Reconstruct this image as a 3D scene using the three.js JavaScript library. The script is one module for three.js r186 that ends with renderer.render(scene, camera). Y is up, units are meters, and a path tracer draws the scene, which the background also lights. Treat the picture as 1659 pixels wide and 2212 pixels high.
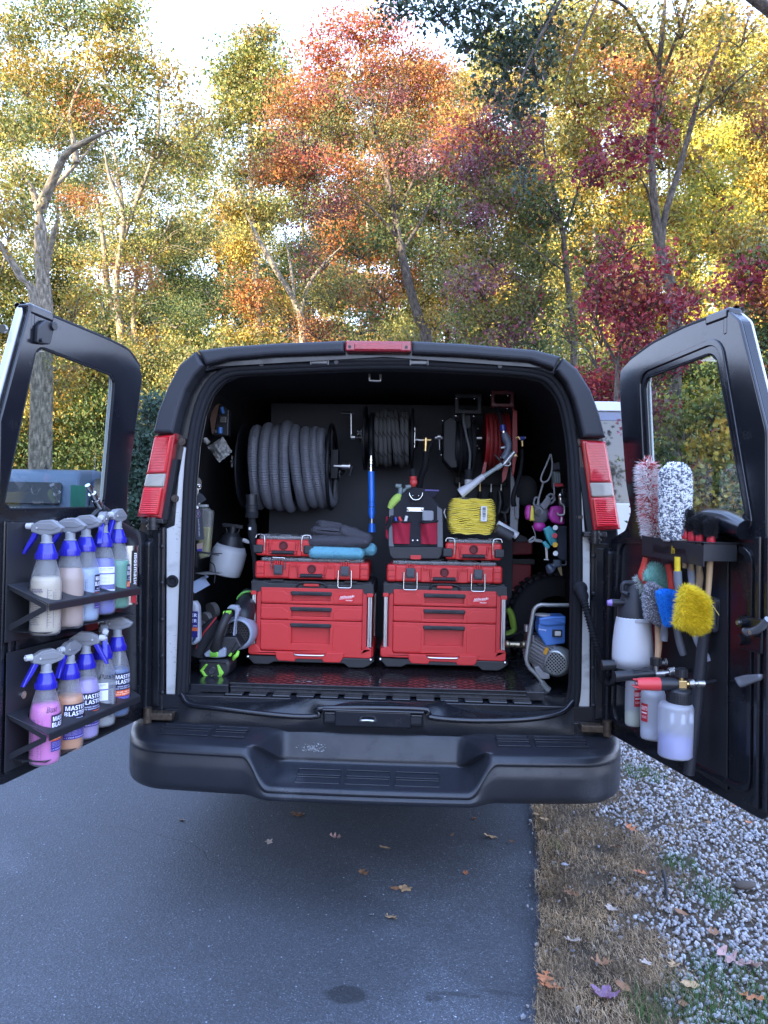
import * as THREE from 'three';
import { RoundedBoxGeometry } from 'three/addons/geometries/RoundedBoxGeometry.js';
import { mergeGeometries, mergeVertices, toCreasedNormals } from 'three/addons/utils/BufferGeometryUtils.js';
import { ImprovedNoise } from 'three/addons/math/ImprovedNoise.js';

// ---------------------------------------------------------------- camera, sky, sun, exposure
const scene = new THREE.Scene();
const camera = new THREE.PerspectiveCamera(67.3, 3 / 4, 0.05, 600);
camera.position.set(0.155, 1.5, 0);
camera.rotation.order = 'YXZ';
camera.rotation.set(0, 0.045, 0.019);
const renderer = new THREE.WebGLRenderer({ antialias: true });
renderer.toneMapping = THREE.LinearToneMapping;
renderer.toneMappingExposure = 5.2;
renderer.shadowMap.enabled = true;

const SUN = new THREE.Vector3(-0.75, 0.37, 0.58).normalize();
{
  const W = 512, H = 256, d = new Float32Array(W * H * 4);
  for (let j = 0; j < H; j++) for (let i = 0; i < W; i++) {
    const el = ((j + 0.5) / H - 0.5) * Math.PI, az = ((i + 0.5) / W - 0.5) * 2 * Math.PI;
    const y = Math.sin(el), c = Math.cos(el), x = Math.cos(az) * c, z = Math.sin(az) * c;
    const up = Math.max(0, y), k = Math.pow(1 - up, 2.2);
    const cs = Math.max(0, x * SUN.x + y * SUN.y + z * SUN.z), glow = Math.pow(cs, 6) * 0.35;
    const o = (j * W + i) * 4;
    d[o] = 0.36 + 0.38 * k + glow * 0.9; d[o + 1] = 0.53 + 0.3 * k + glow * 0.85; d[o + 2] = 0.98 + 0.06 * k + glow * 0.75; d[o + 3] = 1;
  }
  const t = new THREE.DataTexture(d, W, H, THREE.RGBAFormat, THREE.FloatType);
  t.mapping = THREE.EquirectangularReflectionMapping; t.magFilter = t.minFilter = THREE.LinearFilter; t.wrapS = THREE.RepeatWrapping; t.needsUpdate = true;
  scene.background = t; scene.environment = t;
}
const sun = new THREE.DirectionalLight(new THREE.Color().setRGB(1, 0.84, 0.6), 5);
sun.position.copy(SUN).multiplyScalar(60); sun.target.position.set(0, 3, -10); scene.add(sun, sun.target);
sun.castShadow = true; sun.shadow.radius = 1; sun.shadow.mapSize.set(4096, 4096);
Object.assign(sun.shadow.camera, { left: -45, right: 45, top: 45, bottom: -45, near: 1, far: 160 });

// ---------------------------------------------------------------- helpers
const V = (x, y, z) => new THREE.Vector3(x, y, z);
const PI = Math.PI;
function rng(s) { return () => { s |= 0; s = s + 0x6D2B79F5 | 0; let t = Math.imul(s ^ s >>> 15, 1 | s); t = t + Math.imul(t ^ t >>> 7, 61 | t) ^ t; return ((t ^ t >>> 14) >>> 0) / 4294967296; }; }
const R0 = rng(7);
const noise = new ImprovedNoise();
const N3 = (x, y, z = 0) => noise.noise(x, y, z);
const fbm = (x, y, z = 0, o = 4) => { let s = 0, a = 0.5; for (let i = 0; i < o; i++) { s += a * N3(x, y, z + i * 7.3); x *= 2.03; y *= 2.03; a *= 0.5; } return s; };
const lerp = (a, b, t) => a + (b - a) * t, cl = (v, a = 0, b = 1) => Math.min(b, Math.max(a, v)), sst = (a, b, v) => { const t = cl((v - a) / (b - a)); return t * t * (3 - 2 * t); };
// survey of the place: a sight line through a point of the 1659 x 2212 photograph, met with a plane of the place
const FPX = 1106 / Math.tan(33.65 * PI / 180);
function sight(x, y) { const X = (x - 829.5) / FPX, Y = -(y - 1106) / FPX, c = Math.cos(0.019), s = Math.sin(0.019), a = X * c - Y * s, b = X * s + Y * c, cy = Math.cos(0.045), sy = Math.sin(0.045); return [a * cy - sy, b, -cy - a * sy]; }
const CP = [0.155, 1.5, 0];
function at(x, y, z) { const r = sight(x, y), t = z / r[2]; return V(CP[0] + r[0] * t, CP[1] + r[1] * t, z); }
function atX(x, y, X) { const r = sight(x, y), t = (X - CP[0]) / r[0]; return V(X, CP[1] + r[1] * t, r[2] * t); }
function onY(x, y, Y) { const r = sight(x, y), t = (Y - CP[1]) / r[1]; return V(CP[0] + r[0] * t, Y, r[2] * t); }
const ml = (n, z) => n / FPX * Math.abs(z);

const nset = new Map();
function numbered(n) { const k = nset.get(n) || 0; nset.set(n, k + 1); return k ? n + '_' + String(k).padStart(3, '0') : n; }
function flat(g) { // one plain set of attributes, so that geometries merge
  if (g.index) g = g.toNonIndexed();
  if (!g.attributes.normal) g.computeVertexNormals();
  if (!g.attributes.uv) g.setAttribute('uv', new THREE.BufferAttribute(new Float32Array(g.attributes.position.count * 2), 2));
  for (const k of Object.keys(g.attributes)) if (!['position', 'normal', 'uv', 'color'].includes(k)) g.deleteAttribute(k);
  return g;
}
function merge(gs) { gs = [gs].flat(9).map(flat); return gs.length === 1 ? gs[0] : mergeGeometries(gs); }
function metreUV(g) { // uv in metres from the dominant direction of each face
  const p = g.attributes.position, n = g.attributes.normal, uv = new Float32Array(p.count * 2);
  for (let i = 0; i < p.count; i++) {
    const a = Math.abs(n.getX(i)), b = Math.abs(n.getY(i)), c = Math.abs(n.getZ(i));
    if (b >= a && b >= c) { uv[2 * i] = p.getX(i); uv[2 * i + 1] = p.getZ(i); } else if (a >= c) { uv[2 * i] = p.getZ(i); uv[2 * i + 1] = p.getY(i); } else { uv[2 * i] = p.getX(i); uv[2 * i + 1] = p.getY(i); }
  }
  g.setAttribute('uv', new THREE.BufferAttribute(uv, 2)); return g;
}
function part(name, gs, m, parent, label) {
  const g = merge(gs); if (m.userData.metre) metreUV(g);
  const o = new THREE.Mesh(g, m); o.name = parent && parent !== scene ? name : numbered(name); o.castShadow = o.receiveShadow = true;
  if (label) o.userData.label = label;
  (parent || scene).add(o); return o;
}
function sub(name, parent, pos = [0, 0, 0], ry = 0, label) { const o = new THREE.Group(); o.name = name; o.position.set(...pos); o.rotation.y = ry; if (label) o.userData.label = label; parent.add(o); return o; }
function thing(name, label, category, pos = [0, 0, 0], rot = [0, 0, 0], group) {
  const o = new THREE.Group(); o.name = numbered(name); scene.add(o);
  o.position.set(...(pos.isVector3 ? pos.toArray() : pos)); o.rotation.set(...rot); tag(o, label, category, group); return o;
}
function tag(o, label, category, group, kind) { Object.assign(o.userData, { label, category }); if (group) o.userData.group = group; if (kind) o.userData.kind = kind; return o; }
function copyOf(root, label, pos, rot, group) { const r = root.clone(); r.name = numbered(root.name.replace(/_\d+$/, '')); scene.add(r); r.userData = { ...root.userData, label }; if (group) r.userData.group = group; if (pos) r.position.set(...(pos.isVector3 ? pos.toArray() : pos)); if (rot) r.rotation.set(...rot); return r; }
// geometry
function mv(g, p = [0, 0, 0], r, s) { g = g.clone(); if (s) g.scale(...(Array.isArray(s) ? s : [s, s, s])); if (r) g.applyMatrix4(new THREE.Matrix4().makeRotationFromEuler(new THREE.Euler(...r))); if (p) g.translate(...(p.isVector3 ? p.toArray() : p)); return g; }
const box = (w, h, d, p, r, rad = 0.004, seg = 2) => mv(rad ? new RoundedBoxGeometry(w, h, d, seg, Math.min(rad, w / 2.01, h / 2.01, d / 2.01)) : new THREE.BoxGeometry(w, h, d), p, r);
const cyl = (r1, r2, h, p, r, n = 20, open = false) => mv(new THREE.CylinderGeometry(r1, r2, h, n, 1, open), p, r);
const sph = (r, p, s, n = 16) => mv(new THREE.SphereGeometry(r, n, Math.round(n * 0.7)), p, null, s);
const tor = (R, r, p, rot, n = 32, m = 10) => mv(new THREE.TorusGeometry(R, r, m, n), p, rot);
const lathe = (pts, p, r, n = 28) => mv(new THREE.LatheGeometry(pts.map(q => new THREE.Vector2(q[0], q[1])), n), p, r);
const v3 = q => q.isVector3 ? q : V(...q);
const tube = (pts, r, n, m = 8, closed = false, tension = 0.5) => new THREE.TubeGeometry(new THREE.CatmullRomCurve3(pts.map(v3), closed, 'catmullrom', tension), n || pts.length * 6, r, m, closed);
function poly(pts) { const s = new THREE.Shape(); pts.forEach((q, i) => i ? s.lineTo(q[0], q[1]) : s.moveTo(q[0], q[1])); s.closePath(); return s; }
function roundPts(pts, r, n = 5) { // polygon with rounded corners
  const out = [], L = pts.length;
  for (let i = 0; i < L; i++) {
    const p = pts[i], a = pts[(i + L - 1) % L], b = pts[(i + 1) % L], rr = p[2] ?? r;
    const la = Math.hypot(a[0] - p[0], a[1] - p[1]), lb = Math.hypot(b[0] - p[0], b[1] - p[1]), k = Math.min(rr, la / 2.05, lb / 2.05);
    const s = [p[0] + (a[0] - p[0]) / la * k, p[1] + (a[1] - p[1]) / la * k], e = [p[0] + (b[0] - p[0]) / lb * k, p[1] + (b[1] - p[1]) / lb * k];
    for (let j = 0; j <= n; j++) { const t = j / n; out.push([(1 - t) ** 2 * s[0] + 2 * t * (1 - t) * p[0] + t * t * e[0], (1 - t) ** 2 * s[1] + 2 * t * (1 - t) * p[1] + t * t * e[1]]); }
  }
  return out;
}
function ext(pts, depth, { bevel = 0, holes = [], p, r, seg = 2 } = {}) { // extrude toward +z from 0
  const s = poly(pts); for (const h of holes) s.holes.push(new THREE.Path(h.map(q => new THREE.Vector2(q[0], q[1])).concat([new THREE.Vector2(h[0][0], h[0][1])])));
  const g = new THREE.ExtrudeGeometry(s, { depth: Math.max(1e-4, depth - 2 * bevel), bevelEnabled: bevel > 0, bevelThickness: bevel, bevelSize: bevel, bevelOffset: -bevel, bevelSegments: seg, curveSegments: 6 });
  return mv(mv(g, [0, 0, bevel]), p || [0, 0, 0], r);
}
// a swept tube whose radius changes along it (limbs, hoses, handles)
function taper(pts, radii, m = 8, steps = 0, cap = true) {
  pts = pts.map(v3); const c = new THREE.CatmullRomCurve3(pts, false, 'catmullrom', 0.5), n = steps || (pts.length - 1) * 4;
  const fr = c.computeFrenetFrames(n, false), pos = [], nor = [], uv = [], idx = []; let len = 0, last = null;
  for (let i = 0; i <= n; i++) {
    const t = i / n, q = c.getPoint(t), f = t * (radii.length - 1), k = Math.min(radii.length - 2, Math.floor(f)), r = radii.length === 1 ? radii[0] : lerp(radii[k], radii[k + 1], f - k);
    if (last) len += q.distanceTo(last); last = q;
    for (let j = 0; j <= m; j++) { const a = j / m * 2 * PI, d = fr.normals[i].clone().multiplyScalar(Math.cos(a)).addScaledVector(fr.binormals[i], Math.sin(a)); pos.push(q.x + d.x * r, q.y + d.y * r, q.z + d.z * r); nor.push(d.x, d.y, d.z); uv.push(j / m * Math.max(0.1, Math.round(2 * PI * radii[0] * 4) / 4), len); }
  }
  const w = m + 1;
  for (let i = 0; i < n; i++) for (let j = 0; j < m; j++) { const a = i * w + j, b = a + w; idx.push(a, a + 1, b, b, a + 1, b + 1); }
  if (cap) for (const [i, d] of [[0, -1], [n, 1]]) {
    const q = c.getPoint(i / n), k = pos.length / 3, tg = fr.tangents[i]; pos.push(q.x, q.y, q.z); nor.push(tg.x * d, tg.y * d, tg.z * d); uv.push(0, 0);
    for (let j = 0; j <= m; j++) { const s = (i * w + j) * 3; pos.push(pos[s], pos[s + 1], pos[s + 2]); nor.push(tg.x * d, tg.y * d, tg.z * d); uv.push(0, 0); }
    for (let j = 0; j < m; j++) d > 0 ? idx.push(k, k + 1 + j, k + 2 + j) : idx.push(k, k + 2 + j, k + 1 + j);
  }
  const g = new THREE.BufferGeometry(); g.setAttribute('position', new THREE.Float32BufferAttribute(pos, 3)); g.setAttribute('normal', new THREE.Float32BufferAttribute(nor, 3)); g.setAttribute('uv', new THREE.Float32BufferAttribute(uv, 2)); g.setIndex(idx); return g;
}
// a box or cylinder laid between two points
function between(a, b, g) { a = v3(a); b = v3(b); const d = b.clone().sub(a), L = d.length(), q = new THREE.Quaternion().setFromUnitVectors(V(0, 1, 0), d.normalize()); g = g(L); g.applyQuaternion(q); const m = a.clone().add(b).multiplyScalar(0.5); g.translate(m.x, m.y, m.z); return g; }
const rod = (a, b, r1, r2 = r1, n = 16) => between(a, b, L => new THREE.CylinderGeometry(r2, r1, L, n));
function grid(nu, nv, f, flip) { // smooth surface from f(u, v) -> [x, y, z]
  const pos = [], uv = [], idx = [];
  for (let j = 0; j <= nv; j++) for (let i = 0; i <= nu; i++) { pos.push(...f(i / nu, j / nv)); uv.push(i / nu, j / nv); }
  for (let j = 0; j < nv; j++) for (let i = 0; i < nu; i++) { const a = j * (nu + 1) + i, b = a + nu + 1; flip ? idx.push(a, b, a + 1, b, b + 1, a + 1) : idx.push(a, a + 1, b, b, a + 1, b + 1); }
  const g = new THREE.BufferGeometry(); g.setAttribute('position', new THREE.Float32BufferAttribute(pos, 3)); g.setAttribute('uv', new THREE.Float32BufferAttribute(uv, 2)); g.setIndex(idx); g.computeVertexNormals(); return g;
}
// ---------------------------------------------------------------- textures and materials
function tex(w, h, f, { srgb = false, rx = 1, ry = 1 } = {}) { // f(i, j) -> [r, g, b] 0..255
  const d = new Uint8Array(w * h * 4);
  for (let j = 0; j < h; j++) for (let i = 0; i < w; i++) { const c = f(i, j), o = (j * w + i) * 4; if (typeof c === 'number') d[o] = d[o + 1] = d[o + 2] = c; else { d[o] = c[0]; d[o + 1] = c[1]; d[o + 2] = c[2]; } d[o + 3] = 255; }
  const t = new THREE.DataTexture(d, w, h, THREE.RGBAFormat); t.wrapS = t.wrapT = THREE.RepeatWrapping; t.magFilter = THREE.LinearFilter; t.minFilter = THREE.LinearMipmapLinearFilter; t.generateMipmaps = true; if (srgb) t.colorSpace = THREE.SRGBColorSpace; t.repeat.set(rx, ry); t.needsUpdate = true; return t;
}
const wrapN = (i, j, n, f, o = 4, z = 0) => { // tiling noise
  const u = i / n * f, v = j / n * f, a = i / n, b = j / n;
  return fbm(u, v, z, o) * (1 - a) * (1 - b) + fbm(u - f, v, z, o) * a * (1 - b) + fbm(u, v - f, z, o) * (1 - a) * b + fbm(u - f, v - f, z, o) * a * b;
};
const rep = (t, r) => { const c = t.clone(); c.repeat.set(r, r); c.needsUpdate = true; return c; };
const rr = rng(3);
const T_fine = tex(256, 256, (i, j) => cl(128 + 120 * (rr() - 0.5) + 200 * wrapN(i, j, 256, 40, 2)) * 0 + cl((128 + 120 * (rr() - 0.5) + 160 * wrapN(i, j, 256, 40, 2)) / 255) * 255);
const T_rough = tex(256, 256, (i, j) => { const v = 0.5 + 1.1 * wrapN(i, j, 256, 5, 5) + 0.12 * (rr() - 0.5); return [0, cl(v) * 255, 0]; });
const T_scuff = tex(512, 512, (i, j) => { const n = wrapN(i, j, 512, 6, 5, 9), m = wrapN(i, j, 512, 30, 3, 4); const v = 150 + 60 * n + 50 * m + (n > 0.16 && rr() > 0.6 ? 60 : 0); return [0, cl(v / 255) * 255, 0]; });
const mats = new Map();
function M(c, rough = 0.5, metal = 0, o = {}) {
  const { bump, bs, rmap, rrep = 3, brep = 4, ...rest } = o, key = JSON.stringify([c, rough, metal, bump, bs, rmap, rrep, brep, Object.entries(rest).map(([k, v]) => [k, v && v.uuid || v])]);
  if (mats.has(key)) return mats.get(key);
  const col = Array.isArray(c) ? new THREE.Color().setRGB(...c) : new THREE.Color(c);
  const m = new THREE.MeshPhysicalMaterial({ color: col, roughness: rough, metalness: metal, ...rest });
  if (bump) { m.bumpMap = rep(T_fine, brep); m.bumpScale = Math.min(bs || 0.0006, 0.6 / (256 * brep)); m.userData.metre = true; }
  if (rmap) { m.roughnessMap = rep(rmap === 2 ? T_scuff : T_rough, rrep); m.userData.metre = true; }
  mats.set(key, m); return m;
}
const texC = new Map();
function canvasTex(w, h, draw) { const c = document.createElement('canvas'); c.width = w; c.height = h; const x = c.getContext('2d'); draw(x, w, h); const t = new THREE.CanvasTexture(c); t.colorSpace = THREE.SRGBColorSpace; t.anisotropy = 4; return t; }
const K = {
  trim: M([0.028, 0.031, 0.04], 0.62, 0, { bump: 1, bs: 0.0012, brep: 9 }),
  bump: M([1, 1, 1], 0.62, 0, { bump: 1, bs: 0.0009, brep: 7, rmap: 2, rrep: 1.7, map: rep(tex(512, 512, (i, j) => { const n = wrapN(i, j, 512, 5, 5, 31), m = wrapN(i, j, 512, 60, 3, 33), g = sst(0.06, 0.3, n) * (0.35 + 0.65 * (rr() > 0.55 ? 1 : 0)), d = (m > 0.36 ? 14 : 0) + 34 * g; return [34 + d, 37 + d, 44 + d * 0.95]; }, { srgb: true }), 0.9) }),
  black: M([0.012, 0.013, 0.017], 0.38, 0, { rmap: 1, rrep: 2 }),
  gloss: M([0.008, 0.009, 0.013], 0.36, 0, { rmap: 2, rrep: 1.3, clearcoat: 0.25, clearcoatRoughness: 0.15 }),
  matte: M([0.013, 0.014, 0.018], 0.8),
  plastic: M([0.016, 0.017, 0.021], 0.42),
  rubber: M([0.011, 0.012, 0.016], 0.75, 0, { specularIntensity: 0.6 }),
  white: M([0.62, 0.63, 0.64], 0.35, 0, { clearcoat: 0.3, clearcoatRoughness: 0.25 }),
  chrome: M([0.62, 0.62, 0.6], 0.22, 1),
  steel: M([0.5, 0.5, 0.5], 0.38, 1),
  alu: M([0.66, 0.67, 0.68], 0.3, 1),
  brass: M([0.62, 0.44, 0.2], 0.32, 1),
  red: M([0.6, 0.03, 0.03], 0.45, 0, { bump: 1, bs: 0.0003, brep: 10 }),
  redDark: M([0.3, 0.012, 0.018], 0.5),
  grey: M([0.2, 0.21, 0.23], 0.5),
  lgrey: M([0.42, 0.43, 0.45], 0.45),
  blue: M([0.012, 0.02, 0.4], 0.3),
  lime: M([0.25, 0.62, 0.06], 0.42),
  wood: M([0.5, 0.34, 0.19], 0.6),
};
const whiteLine = (v) => M([v, v, v], 0.5);
// ---------------------------------------------------------------- ground
const hillY = (x, z) => 0.9 * sst(-7, -16, z) + 1.1 * sst(-15, -40, z);
const edgeX = z => { const t = Math.min(2.9, -z - 2.2); return 0.505 + 0.215 * t - 0.037 * t * Math.max(0, t) + 0.02 * N3(z * 2.1, 3) + 0.012 * N3(z * 9, 5); };
{
  const soil = tex(1024, 1024, (i, j) => { const n = wrapN(i, j, 1024, 14, 5), m = wrapN(i, j, 1024, 90, 3, 4), r = rr(); const v = 0.6 + n * 0.8 + m * 0.5 + (r - 0.5) * 0.3; return [118 * v + 10, 98 * v + 10, 74 * v + 10].map(q => cl(q / 255) * 255); }, { srgb: true });
  const sm = new THREE.MeshStandardMaterial({ map: rep(soil, 0.5), roughness: 0.95, bumpMap: rep(T_fine, 3), bumpScale: 0.01 }); sm.userData.metre = true;
  const g = grid(120, 160, (u, v) => { const x = (u - 0.5) * 2, X = Math.sign(x) * (Math.abs(x) ** 2) * 150, w = v * 2 - 1, Z = -10 + Math.sign(w) * w * w * 160; return [X, hillY(X, Z) + (X > edgeX(Z) ? -0.012 : -0.03), Z]; }, true);
  const o = part('ground', g, sm); o.userData = { kind: 'structure', label: 'bare brown earth under the leaf litter beside the driveway and under the trees' };
  // asphalt: fine aggregate, worn pale patches, hairline cracks, two oily spots near the viewer
  const cr = []; const r = rng(11);
  for (let k = 0; k < 15; k++) { let x = r() * 2.2, y = r() * 4, a = r() * 6.28; const p = [[x, y]]; for (let s = 0; s < 40; s++) { a += (r() - 0.5) * 0.9; x += Math.cos(a) * 0.025; y += Math.sin(a) * 0.025; p.push([x, y]); } cr.push(p); }
  const S = 2048, px = S / 4, crack = new Uint8Array(S * S);
  for (const p of cr) for (let i = 1; i < p.length; i++) for (let t = 0; t < 1; t += 0.06) { const x = Math.round(lerp(p[i - 1][0], p[i][0], t) * px), y = Math.round(lerp(p[i - 1][1], p[i][1], t) * px); crack[((y + S) % S) * S + (x + S) % S] = 1; if (r() > 0.6) crack[((y + S) % S) * S + (x + 1 + S) % S] = 1; }
  const grain = new Float32Array(S * S); const r2 = rng(5);
  for (let i = 0; i < S * S; i++) grain[i] = (r2() - 0.5) * 0.8;
  for (let k = 0; k < 150000; k++) { const x = r2() * S | 0, y = r2() * S | 0, b = 0.25 + r2() * 0.7; grain[y * S + x] += b; grain[y * S + (x + 1) % S] += b * 0.8; if (r2() > 0.5) grain[((y + 1) % S) * S + x] += b * 0.7; }
  for (let k = 0; k < 2600; k++) { const x = r2() * (S - 3) | 0, y = r2() * (S - 3) | 0, b = 0.7 + r2() * 0.9, w = 1 + (r2() * 2.4 | 0); for (let a = 0; a < w; a++) for (let c = 0; c < w; c++) grain[(y + a) * S + x + c] += b; }
  // texture space: u = x + 3.2 (0..4), v = -z - 2 (0..4)
  const spot = (x, z, cx, cz, rx, rz, k) => { const d = Math.hypot((x - cx) / rx, (z - cz) / rz) + 0.35 * fbm(x * 14, z * 14, k); return sst(1.05, 0.7, d); };
  const s1 = onY(745, 2152, 0), s2 = onY(975, 2150, 0), s3 = onY(935, 2160, 0), s4 = onY(1090, 2140, 0);
  const asp = tex(S, S, (i, j) => {
    const x = i / px - 3.2, z = -(j / px) - 2;
    let v = 0.98 + 0.26 * wrapN(i, j, S, 7, 5, 2) + grain[j * S + i] * 0.75;
    const worn = sst(0.08, 0.3, wrapN(i, j, S, 5, 6, 21) + 0.25 * sst(-0.6, 0.6, x) * sst(-4.2, -3, z) - 0.04);
    v += worn * (0.12 + 0.4 * Math.max(0, grain[j * S + i]));
    const oil = Math.max(spot(x, z, s1.x, s1.z, 0.07, 0.05, 1), spot(x, z, s2.x, s2.z, 0.09, 0.012, 2) * 0.6, spot(x, z, s3.x, s3.z, 0.03, 0.02, 3) * 0.7, spot(x, z, s4.x, s4.z, 0.08, 0.012, 4) * 0.5);
    v *= 1 - 0.34 * oil; if (crack[j * S + i]) v *= 0.45;
    return [63 * v, 67 * v, 73 * v].map(q => cl(q / 255) * 255);
  }, { srgb: true, rx: 0.25, ry: 0.25 });
  const hgt = tex(S / 2, S / 2, (i, j) => { const q = j * 2 * S + i * 2; return cl((120 + 110 * (grain[q] + grain[q + 1] * 0.5) - (crack[q] || crack[q + 1] ? 90 : 0)) / 255) * 255; }, { rx: 0.25, ry: 0.25 });
  const am = new THREE.MeshStandardMaterial({ map: asp, roughness: 0.72, bumpMap: hgt, bumpScale: 0.004 });
  const nz = 160, zz = v => 8 - v * 48;
  const ag = grid(30, nz * 3, (u, v) => { const Z = zz(v), e = edgeX(Z), X = lerp(e, -7, u); return [X, hillY(X, Z) + 0.004 - 0.02 * sst(0.012, 0, u), Z]; }, true);
  { const p = ag.attributes.position, uv = ag.attributes.uv; for (let i = 0; i < p.count; i++) uv.setXY(i, p.getX(i) + 3.2, -p.getZ(i) - 2); }
  const a = part('driveway', ag, am); a.userData = { kind: 'structure', label: 'dark asphalt driveway with pale flecks and hairline cracks' };
}
// ---------------------------------------------------------------- the white cargo van
const ZR = -3.1;                                  // plane of the rear frame
const A2 = (x, y, z = ZR) => { const p = at(x, y, z); return [p.x, p.y]; };
const path2 = (l, z) => l.map(q => A2(q[0], q[1], z));
const van = thing('cargo_van', 'white cargo van seen from behind with both rear doors open and a black bumper', 'van');
{
  const outerPx = [[303, 1575], [297, 1300], [301, 1122], [338, 940], [353, 895], [375, 842], [400, 795], [437, 766], [500, 757], [600, 750], [750, 745], [829, 744], [888, 745], [1000, 751], [1150, 764], [1210, 780], [1240, 805], [1268, 850], [1286, 900], [1299, 950], [1337, 1145], [1340, 1300], [1335, 1600]];
  const sealPx = [[391, 1520], [396, 1400], [403, 1200], [409, 1050], [417, 960], [430, 893], [447, 848], [472, 818], [505, 804], [600, 798], [829, 790], [1000, 796], [1125, 804], [1178, 816], [1204, 842], [1221, 880], [1234, 950], [1241, 1050], [1245, 1200], [1243, 1400], [1240, 1500], [1226, 1548]];
  const outer = path2(outerPx), seal = path2(sealPx);
  const bodyOut = outer.concat([[0.93, 0.42], [-0.96, 0.42]]);
  // shell: sides and roof running forward, with thickness
  const inner = bodyOut.map(([x, y]) => [x * 0.95, y < 1 ? y + 0.03 : 1.2 + (y - 1.2) * 0.95]);
  part('body_shell', ext(bodyOut, 5.3, { holes: [inner], p: [0, 0, -8.46] }), K.white, van);
  part('front_wall', ext(bodyOut.map(([x, y]) => [x * 0.99, y * 0.995]), 0.05, { p: [0, 0, -8.52] }), K.white, van);
  const apt = seal.concat([A2(1215, 1560), A2(405, 1545)]);
  part('rear_frame', ext(bodyOut.map(([x, y]) => [x * 0.997, y > 1 ? y - 0.006 : y]), 0.1, { holes: [apt], p: [0, 0, ZR - 0.1], bevel: 0.004 }), K.black, van);
  const dirt = tex(256, 512, (i, j) => { const n = wrapN(i, j, 256, 5, 5, 4), m = wrapN(i, j, 256, 30, 3, 8); const v = 1 - sst(0.08, 0.5, n) * 0.14 - (m > 0.4 ? 0.2 : 0); return [196 * v, 197 * v, 196 * v]; }, { srgb: true });
  const wm = new THREE.MeshPhysicalMaterial({ map: rep(dirt, 2), roughness: 0.42, clearcoat: 0.25, clearcoatRoughness: 0.3 }); wm.userData.metre = true;
  const pl = sub('door_pillar', van); part('pillar_panel', ext(path2([[399, 966], [388, 1030], [379, 1135], [362, 1142], [361, 1545], [391, 1545], [394, 1400], [401, 1200], [407, 1050], [413, 970]]), 0.014, { p: [0, 0, ZR + 0.001], bevel: 0.004 }), wm, pl);
  const pr = sub('door_pillar', van); part('pillar_panel', ext(path2([[1236, 962], [1245, 966], [1255, 1050], [1262, 1150], [1273, 1160], [1272, 1575], [1238, 1575], [1243, 1400], [1246, 1200], [1242, 1050]]), 0.014, { p: [0, 0, ZR + 0.001], bevel: 0.004 }), wm, pr);
  for (const [p, q, r] of [[pl, A2(375, 1255), 0.019], [pr, A2(1254, 1287), 0.022]]) part('grommet', [mv(new THREE.TorusGeometry(r, 0.007, 8, 20), [q[0], q[1], ZR + 0.017]), cyl(r, r, 0.012, [q[0], q[1], ZR + 0.012], [PI / 2, 0, 0])], K.rubber, p);
  for (const [x, y] of [[397, 955], [381, 1077], [1248, 957], [1249, 1117]]) { const q = A2(x, y); part('bolt', [cyl(0.014, 0.016, 0.01, [q[0], q[1], ZR + 0.02], [PI / 2, 0, 0]), cyl(0.007, 0.007, 0.012, [q[0], q[1], ZR + 0.025], [PI / 2, 0, 0], 6)], M([0.09, 0.07, 0.06], 0.6, 0.6), van); }
  // black jamb strips beside the pillars, with clips
  const jl = part('jamb_strip', [ext(path2([[323, 1133], [361, 1138], [358, 1536], [326, 1540]]), 0.03, { p: [0, 0, ZR + 0.002], bevel: 0.008 }), ext(path2([[337, 1150], [352, 1150], [350, 1520], [337, 1520]]), 0.012, { p: [0, 0, ZR + 0.03], bevel: 0.004 })], K.black, van);
  const jr = part('jamb_strip', [ext(path2([[1275, 1168], [1311, 1172], [1309, 1560], [1274, 1575]]), 0.03, { p: [0, 0, ZR + 0.002], bevel: 0.008 }), ext(path2([[1282, 1182], [1300, 1184], [1298, 1545], [1280, 1550]]), 0.012, { p: [0, 0, ZR + 0.03], bevel: 0.004 })], K.black, van);
  for (let k = 0; k < 5; k++) { const a = A2(356, 1180 + k * 78), b = A2(1278, 1200 + k * 80); part('clip', sph(0.008, [a[0], a[1], ZR + 0.033], [1, 1, 0.7], 8), K.plastic, jl); part('clip', sph(0.008, [b[0], b[1], ZR + 0.033], [1, 1, 0.7], 8), K.plastic, jr); }
  // roof trim in three pieces round the third brake light
  const band = (o, i) => ext(path2(o).concat(path2(i).reverse()), 0.1, { p: [0, 0, ZR - 0.02], bevel: 0.014, seg: 3 });
  part('roof_trim', band([[344, 938], [355, 893], [375, 842], [400, 795], [434, 767]], [[386, 940], [398, 893], [412, 850], [430, 820], [451, 797]]), K.trim, van);
  part('roof_trim', band([[438, 765], [500, 757], [600, 750], [748, 744]], [[455, 795], [505, 783], [600, 775], [748, 770]]), K.trim, van);
  part('roof_trim', band([[890, 745], [1000, 751], [1150, 764], [1205, 778]], [[890, 771], [1000, 776], [1140, 787], [1190, 804]]), K.trim, van);
  part('roof_trim', band([[1209, 780], [1240, 805], [1268, 850], [1286, 900], [1299, 948]], [[1194, 806], [1216, 834], [1232, 870], [1243, 910], [1252, 948]]), K.trim, van);
  part('roof_panel', ext(path2([[445, 775], [600, 757], [829, 750], [1060, 760], [1200, 786], [1190, 800], [829, 775], [455, 797]]), 0.07, { p: [0, 0, ZR - 0.03] }), K.black, van);
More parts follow.
